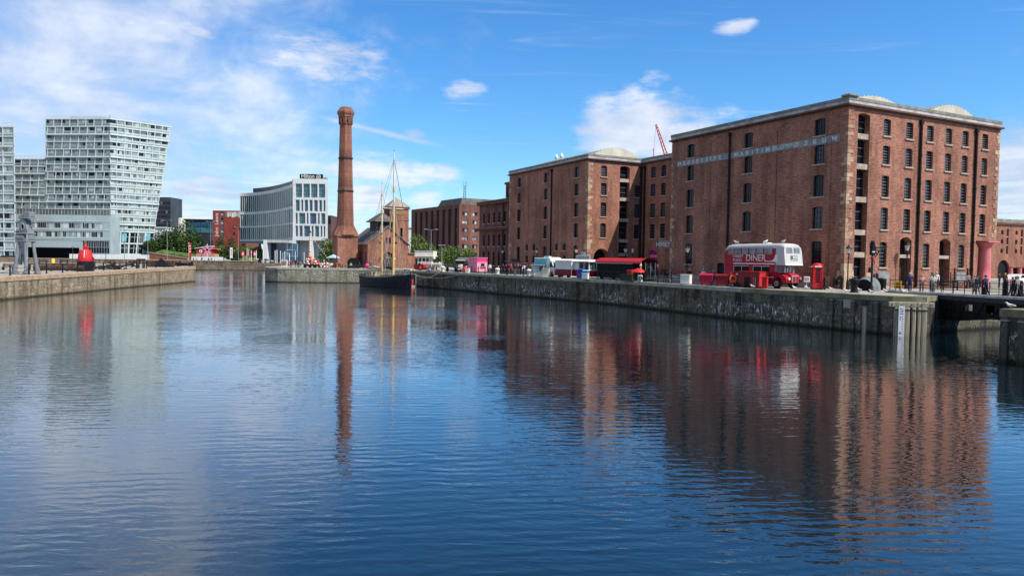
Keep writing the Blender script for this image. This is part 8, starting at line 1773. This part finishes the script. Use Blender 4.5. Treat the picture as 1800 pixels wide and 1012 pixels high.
# ================================================================= TREES
def tree(name, lab, loc, h_, rad, mats, n=1500, trunk=.25, ls=.5, blobs=7, cone=False, seed=0, grp='trees around the docks', low=.22):
    rnd = random.Random(seed or hash(lab) % 1000); o = thing(name, lab, 'tree', loc, 0, grp)
    bl = []
    for k in range(blobs):
        if cone: f_ = (k + .5) / blobs; z = h_ * (low + (1 - low) * f_ * .94); rr_ = rad * (1.02 - f_) * .75 + .25; a = rnd.uniform(0, 6.28); off_ = rad * (1 - f_) * .35; bl.append((off_ * math.cos(a), off_ * math.sin(a), z, rr_, h_ / blobs * .9))
        else:
            a = rnd.uniform(0, 6.28); rr_ = rad * rnd.uniform(.38, .58); off_ = (rad - rr_) * rnd.uniform(.35, 1.0); z = h_ * rnd.uniform(low + .18, .80); bl.append((off_ * math.cos(a), off_ * math.sin(a), z, rr_, rr_ * .85))
    if not cone: bl.append((0, 0, h_ - rad * .42, rad * .5, rad * .42)); bl.append((0, 0, h_ * .55, rad * .6, h_ * .22))
    mb = MB(); wts = [b_[3] ** 2 for b_ in bl]
    shades = [rnd.choice(mats) for _ in bl]
    for k in range(n):
        j = rnd.choices(range(len(bl)), wts)[0]; cx_, cy_, cz_, rx, rz_ = bl[j]
        while True:
            d_ = Vector((rnd.gauss(0, 1), rnd.gauss(0, 1), rnd.gauss(0, 1)))
            if d_.length > .1: break
        d_.normalize(); f_ = rnd.uniform(.35, 1.25) ** .6; p = Vector((cx_ + d_.x * rx * f_, cy_ + d_.y * rx * f_, cz_ + d_.z * rz_ * f_)); s_ = ls * rnd.uniform(.5, 1.15)
        u_ = Vector((rnd.gauss(0, 1), rnd.gauss(0, 1), rnd.gauss(0, .6))).normalized(); v_ = u_.cross(Vector((rnd.gauss(0, 1), rnd.gauss(0, 1), rnd.gauss(0, 1)))).normalized()
        m_ = shades[j] if rnd.random() < .6 else rnd.choice(mats)
        mb.face([p - u_ * s_ * .5, p + v_ * s_ * .32, p + u_ * s_ * .55, p - v_ * s_ * .30], m_)
    mb.build('crown', o); mb = MB(); mb.tube([(0, 0, 0), (.05, 0, h_ * .3), (0, .05, h_ * .6)], [trunk, trunk * .8, trunk * .4], 'trunk', 8)
    for cx_, cy_, cz_, rx, rz_ in bl[:6]: mb.tube([(0, 0, max(.6, h_ * .25)), (cx_ * .6, cy_ * .6, cz_ * .85), (cx_, cy_, cz_)], [trunk * .5, trunk * .3, trunk * .12], 'trunk', 6)
    mb.build('trunk', o); return o
DK = ['leaf_dark', 'leaf_dark', 'leaf_mid']; MD = ['leaf_dark', 'leaf_mid', 'leaf_mid', 'leaf_light']; PL_ = ['leaf_light', 'leaf_light', 'leaf_pale', 'leaf_mid']
for k, (u, y, vt, rad, ms, lab) in enumerate(((268, 300, 424, 4.0, DK, 'dark low tree at the left end of the bank, behind the ramp wall'), (281, 306, 412, 5.5, DK, 'dark bushy tree second on the bank above the ramp'), (296, 312, 404, 6.0, DK, 'dark bushy tree in front of the cream offices'), (311, 305, 398, 6.0, MD, 'dark green tree with a rounded top left of the tallest one'), (329, 308, 387, 6.2, MD, 'tallest dark green tree in front of the glass store'), (345, 312, 410, 5.0, DK, 'dark tree at the right end of the bank behind the pavilion'))):
    base_z = 5.4 - .6 * k; p = Fp(u, y, base_z); tree('tree', lab, p, D(u, vt, y).z - base_z, rad, ms, 1900, .3, .9, 9, seed=k + 3, low=.02)
for k, (u, y, vt, rad, lab) in enumerate(((388, 300, 404, 4.6, 'conical green tree directly in front of the red store'), (407, 300, 409, 4.6, 'conical green tree between red store and hotel'), (457, 296, 426, 2.2, 'dark narrow cypress beside the hotel porch'))):
    p = Fp(u, y); tree('tree', lab, p, D(u, vt, y).z - 2.9, rad, (MD, MD, DK)[k], 1700, .25, .7, 9, True, seed=k + 20, low=.08)
for k, (u, y, h_, rad) in enumerate(((268, 279.5, 2.2, 2.2), (282, 280, 2.0, 2.4), (299, 280, 2.4, 2.6), (314, 279.5, 2.6, 2.6), (327, 280, 2.2, 2.4))):
    tree('shrub', 'low dark shrub on the grass bank, %s' % ('at its left end', 'second from the left', 'in its middle', 'fourth from the left', 'at its right end')[k], Fp(u, y, 4.2 - .45 * k), h_, rad, MD, 700, .1, .5, 6, seed=k + 60, grp='shrubs on the grass bank', low=0)
for k, (u, y, h_, rad, lab) in enumerate(((424, 297, 4.5, 3.0, 'pale green shrub on the slope by the square red sign'), (436, 300, 5.0, 3.4, 'pale green shrub in the middle of the hotel slope'), (447, 299, 4.6, 3.0, 'pale green shrub on the slope near the cypress'))):
    p = Fp(u, y, 4.6); tree('shrub', lab, p, h_, rad, PL_, 900, .15, .6, 6, seed=k + 30, grp='shrubs on the hotel slope', low=0)
for k, (u, y, vt, rad, lab) in enumerate(((572, 205, 418, 3.2, 'bright green tree left of the chimney'), (584, 198, 424, 2.6, 'smaller bright green tree hugging the chimney base'), (735, 200, 411, 4.2, 'pale green tree to the right of the pump house tower'), (787, 205, 432, 4.6, 'broad pale green tree left of the lorry roof'), (808, 208, 431, 4.4, 'broad pale green tree in the middle before the headquarters'), (826, 202, 436, 3.8, 'pale green tree behind the pink kiosk'), (752, 215, 428, 3.0, 'small pale tree behind the cream wheelhouse'))):
    p = QY(u, y, ZQ); tree('tree', lab, p, D(u, vt, y).z - ZQ, rad, PL_ if k > 1 else ['leaf_light', 'leaf_light', 'leaf_mid', 'leaf_pale'], 1900, .2, .55, 8, seed=k + 40, low=.0)
# ================================================================= PEOPLE
def face_to(a): return a
PPL = [
 # right: bridge and corner (loc, heading, pose, top, legs, label, hair, style)
 (BP(-1.3, 1.2), -1.9, 'stand', 'navy', 'navy', 'man in a dark blue jacket standing at the left end of the bridge', 'hair_grey', 'short'),
 (BP(.2, 1.0), -2.0, 'hold', 'pink', 'grey', 'woman in a pale pink top standing on the bridge beside the yellow sign', 'hair_fair', 'long'),
 (BP(.75, 1.5), -2.2, 'hold', 'white', 'denim', 'person in a white top between the pink and the cream clad people on the bridge', 'hair_dark', 'long'),
 (BP(1.3, 1.1), -2.0, 'hold', 'cream', 'grey', 'person in a cream jacket leaning right of the group on the bridge', 'hair_dark', 'short'),
 (BP(2.6, 4.1), 1.0, 'stand', 'pink', 'brown', 'person in a salmon top behind the dark gate posts', 'hair_fair', 'short'),
 (BP(8.2, 1.6), -1.4, 'lean', 'black', 'black', 'person in black bending forward on the bridge', 'hair_dark', 'short'),
 (BP(8.75, 1.3), -1.2, 'walk', 'grey', 'black', 'grey haired person in a dark coat walking on the bridge', 'hair_grey', 'short'),
 (BP(10.9, 1.6), -1.2, 'walk', 'hotpink', 'black', 'woman in a hot pink jacket walking on the bridge', 'hair_dark', 'long'),
 (BP(11.9, 1.3), -1.3, 'walk', 'green', 'black', 'person in a dark green coat at the right edge of the bridge', 'hair_dark', 'short'),
 (BP(11.45, 2.2), -1.3, 'walk', 'blue', 'black', 'person with a bright blue bag and top between pink and green coats', 'hair_dark', 'short'),
 (QY(1768, 82), .4, 'stand', 'brown', 'brown', 'red haired person in brown near the pink column', 'hair_fair', 'long'),
 (QY(1758, 84), 2.4, 'stand', 'black', 'black', 'person in black near the pink column', 'hair_dark', 'short'),
 (QY(1471, 73.5), .6, 'sit', 'brown', 'black', 'fair haired person sitting by the warehouse corner', 'hair_fair', 'long'),
 (QY(1478.5, 72.6), 2.4, 'stand', 'black', 'black', 'man in black standing by the warehouse corner', 'hair_dark', 'short'),
 (QY(1494, 73.4), .4, 'sit', 'navy', 'denim', 'person in navy sitting right of the corner lamp', 'hair_fair', 'short'),
 (QY(1501, 73.0), 3.0, 'sit', 'navy', 'navy', 'white haired person sitting behind the black bollard', 'hair_grey', 'short'),
 (BP(3.6, 3.2), -1.3, 'walk', 'black', 'denim', 'person in black and jeans crossing behind the dark gate posts', 'hair_dark', 'short'),
 (BP(5.0, 2.6), 1.7, 'walk', 'navy', 'black', 'person in navy walking away over the middle of the bridge', 'hair_dark', 'short'),
 (BP(6.6, 3.4), -1.4, 'walk', 'red', 'denim', 'person in red walking over the bridge behind the railing', 'hair_fair', 'long'),
 (QY(1640, 74), -1.6, 'stand', 'black', 'black', 'person in black before the second loading door', 'hair_dark', 'short'),
 (QY(1647, 74.5), -2.2, 'stand', 'white', 'navy', 'person in white before the second loading door', 'hair_grey', 'short'),
 (QY(1703, 80), -1.6, 'walk', 'grey', 'black', 'person in grey near the slatted bench by the pink column', 'hair_dark', 'short'),
 (QY(1460, 76), -1.2, 'walk', 'olive', 'brown', 'person in olive right of the telephone box', 'hair_fair', 'short'),
 (q(1172, -5.6), -1.6, 'sit', 'black', 'black', 'person in black seated at the picnic tables', 'hair_dark', 'short'),
 (q(1196, -5.0), -2.0, 'walk', 'red', 'denim', 'person in red walking left of the lamp by the bus', 'hair_dark', 'long'),
 (q(876, -8.2), -1.6, 'sit', 'olive', 'black', 'person in olive seated right of the pink kiosk', 'hair_grey', 'short'),
 (q(905, -9.2), -1.6, 'stand', 'black', 'grey', 'person in black and grey before the dark parasol', 'hair_dark', 'short'),
 (q(915, -9.4), -2.2, 'walk', 'black', 'black', 'person all in black left of the white topped walker', 'hair_dark', 'short'),
 # around bus and kiosks
 (q(1212, -5.2), -2.0, 'stand', 'black', 'black', 'white haired person in black beside the lamp left of the bus', 'hair_grey', 'short'),
 (q(1233.5, -6.2), -2.2, 'stand', 'black', 'black', 'dark haired person in black behind the pinkish bin', 'hair_dark', 'short'),
 (q(1236, -6.9), -2.0, 'stand', 'cream', 'grey', 'person in a cream coat and pale hat behind the pinkish bin', 'hair_grey', 'hat'),
 (q(1248, -6.0), 2.8, 'hold', 'black', 'black', 'person in black at the rear of the bus', 'hair_dark', 'short'),
 (q(1254, -6.4), 1.2, 'stand', 'blue', 'navy', 'person in a royal blue top at the rear of the bus', 'hair_fair', 'short'),
 (q(1145.5, 3.0), -2.2, 'stand', 'grey', 'black', 'grey coated person at the purple doorway', 'hair_grey', 'short'),
 (q(1142, 4.0), -2.0, 'stand', 'black', 'black', 'person in black just inside the purple doorway', 'hair_dark', 'short'),
 (q(1163, 3.0), -2.2, 'stand', 'brown', 'brown', 'person in brown in the shade right of the purple door', 'hair_dark', 'short'),
 (q(1169, 3.4), -1.8, 'stand', 'brown', 'black', 'second person in the shade right of the purple door', 'hair_dark', 'short'),
 (q(921, -9.2), -2.0, 'walk', 'white', 'denim', 'person in a white top walking left of the serving cabinet', 'hair_dark', 'short'),
 (q(926, -8.8), -1.0, 'stand', 'black', 'black', 'person in black with back turned near the van', 'hair_dark', 'short'),
 (q(931, -9.3), -2.4, 'hold', 'black', 'olive', 'person in black and olive at the serving cabinet', 'hair_dark', 'short'),
 (q(910.5, -9.6), -1.4, 'stand', 'navy', 'denim', 'person in navy and jeans leaning near the chains', 'hair_grey', 'short'),
 (q(898, -9.0), -2.0, 'stand', 'red', 'black', 'person in dull red standing among the tables', 'hair_fair', 'short'),
 (q(893, -8.6), -2.6, 'stand', 'black', 'black', 'tall person in black among the tables', 'hair_dark', 'short'),
 (q(889, -8.8), .6, 'stand', 'black', 'navy', 'person in black and navy beside the dark parasol', 'hair_dark', 'short'),
 (q(884, -8.9), -1.6, 'stand', 'black', 'black', 'person in black at the table by the lamp', 'hair_dark', 'short'),
 (q(861, -8.6), -1.6, 'stand', 'white', 'grey', 'person in white just right of the pink kiosk', 'hair_dark', 'short'),
 (q(778, -11.2), -1.6, 'stand', 'grey', 'grey', 'person in grey left of the vintage lorry', 'hair_grey', 'short'),
 (Vector((-18.8, 148.5, ZQ)), -1.6, 'stand', 'black', 'black', 'person in black behind the red tractor', 'hair_dark', 'short'),
 # island
 (I(511, 158.6), -1.2, 'walk', 'red', 'black', 'person in a red top walking past the grey plinth', 'hair_dark', 'short'),
 (I(506, 158.9), .4, 'sit', 'black', 'black', 'person in black sitting at the grey plinth', 'hair_dark', 'short'),
 (I(519.5, 159), -1.6, 'stand', 'black', 'black', 'person in black left of the mast', 'hair_dark', 'short'),
 (I(523.5, 159.8), -1.8, 'walk', 'olive', 'black', 'person in olive left of the mast', 'hair_dark', 'short'),
 (I(528.5, 158.7), -2.0, 'sit', 'grey', 'denim', 'person in grey sitting near the cart', 'hair_fair', 'short'),
 (I(583, 160.2), -1.6, 'sit', 'white', 'black', 'person in white sitting at the table by the lifebuoy', 'hair_dark', 'short'),
 (I(591, 161.2), -1.6, 'sit', 'red', 'black', 'person in red sitting before the chimney base', 'hair_dark', 'short'),
 (I(596, 160.9), -1.6, 'sit', 'black', 'black', 'person in black sitting before the chimney base', 'hair_dark', 'short'),
 (I(608, 161.2), -1.6, 'sit', 'grey', 'grey', 'person in grey sitting below the chimney', 'hair_dark', 'short'),
 (I(617, 160.6), -1.6, 'sit', 'cream', 'black', 'person in cream sitting before the black hut', 'hair_fair', 'short'),
 (I(632, 160.8), -1.6, 'sit', 'black', 'black', 'person in black at the table nearest the ship', 'hair_dark', 'short'),
 (I(651, 160), -1.6, 'stand', 'green', 'black', 'person in green by the pink float', 'hair_grey', 'short'),
 # far shore
 (Fp(340, 273), -1.4, 'stand', 'red', 'black', 'person in red before the short white hoarding', 'hair_dark', 'short'),
 (Fp(345, 273), -1.2, 'walk', 'pink', 'grey', 'person in pink before the short white hoarding', 'hair_fair', 'short'),
 (Fp(355, 274), -1.4, 'lean', 'black', 'black', 'person in black bending before the white hoarding', 'hair_dark', 'short'),
 (Fp(367, 274), -1.2, 'walk', 'olive', 'black', 'person in olive at the right end of the short hoarding', 'hair_dark', 'short'),
 (Fp(372, 274), 1.2, 'walk', 'black', 'black', 'person in black left of the silver car', 'hair_dark', 'short'),
 (Fp(411, 275), -1.5, 'stand', 'black', 'black', 'person in black right of the white feather banner', 'hair_dark', 'short'),
 (Fp(422, 276), -1.5, 'stand', 'grey', 'black', 'person in grey left of the square red sign', 'hair_dark', 'short'),
 (Fp(438, 277), -1.5, 'stand', 'white', 'denim', 'person in white right of the reddish banner', 'hair_dark', 'short'),
 (Fp(453, 277), -1.5, 'walk', 'white', 'black', 'person in white by the hotel porch', 'hair_dark', 'short'),
 (Fp(467, 276), -1.5, 'walk', 'black', 'black', 'person in black at the left porch pillar', 'hair_dark', 'short'),
 (Fp(475, 275.5), -1.5, 'walk', 'black', 'navy', 'person in black and navy before the dark side of the porch', 'hair_dark', 'short'),
 (Fp(489, 277), -1.5, 'stand', 'navy', 'black', 'person in navy before the porch glass', 'hair_dark', 'short'),
]
for k, (loc, hd, po, tp, lg, lab, hr_, sty) in enumerate(PPL):
    person(loc, hd, po, tp, lg, lab.replace('man in', 'person in').replace('woman in', 'person in').replace('woperson', 'person'), hr_, sty, 'people on the quays and bridge', random.Random(k).uniform(.94, 1.04))
for (u, y, a, lab) in ((1471, 73.5, .6, 'black metal chair under the fair haired sitter at the corner'), (1494, 73.4, .4, 'black metal chair right of the corner lamp'), (1501, 73.0, 3.0, 'black metal chair behind the black bollard')):
    o = thing('chair', lab, 'chair', QY(u, y), a, 'black metal chairs at the warehouse corner'); mb = MB(); mb.box(-.22, .24, -.22, .22, .40, .44, 'iron_black'); mb.build('seat', o); mb = MB(); mb.box(-.26, -.22, -.22, .22, .55, .88, 'iron_black'); mb.build('backrest', o)
    for x in (-.22, .22):
        for y_ in (-.2, .2): mb = MB(); mb.tube([(x, y_, 0), (x, y_, .42 if x > 0 else .88)], .02, 'iron_black', 5); mb.build('leg', o)
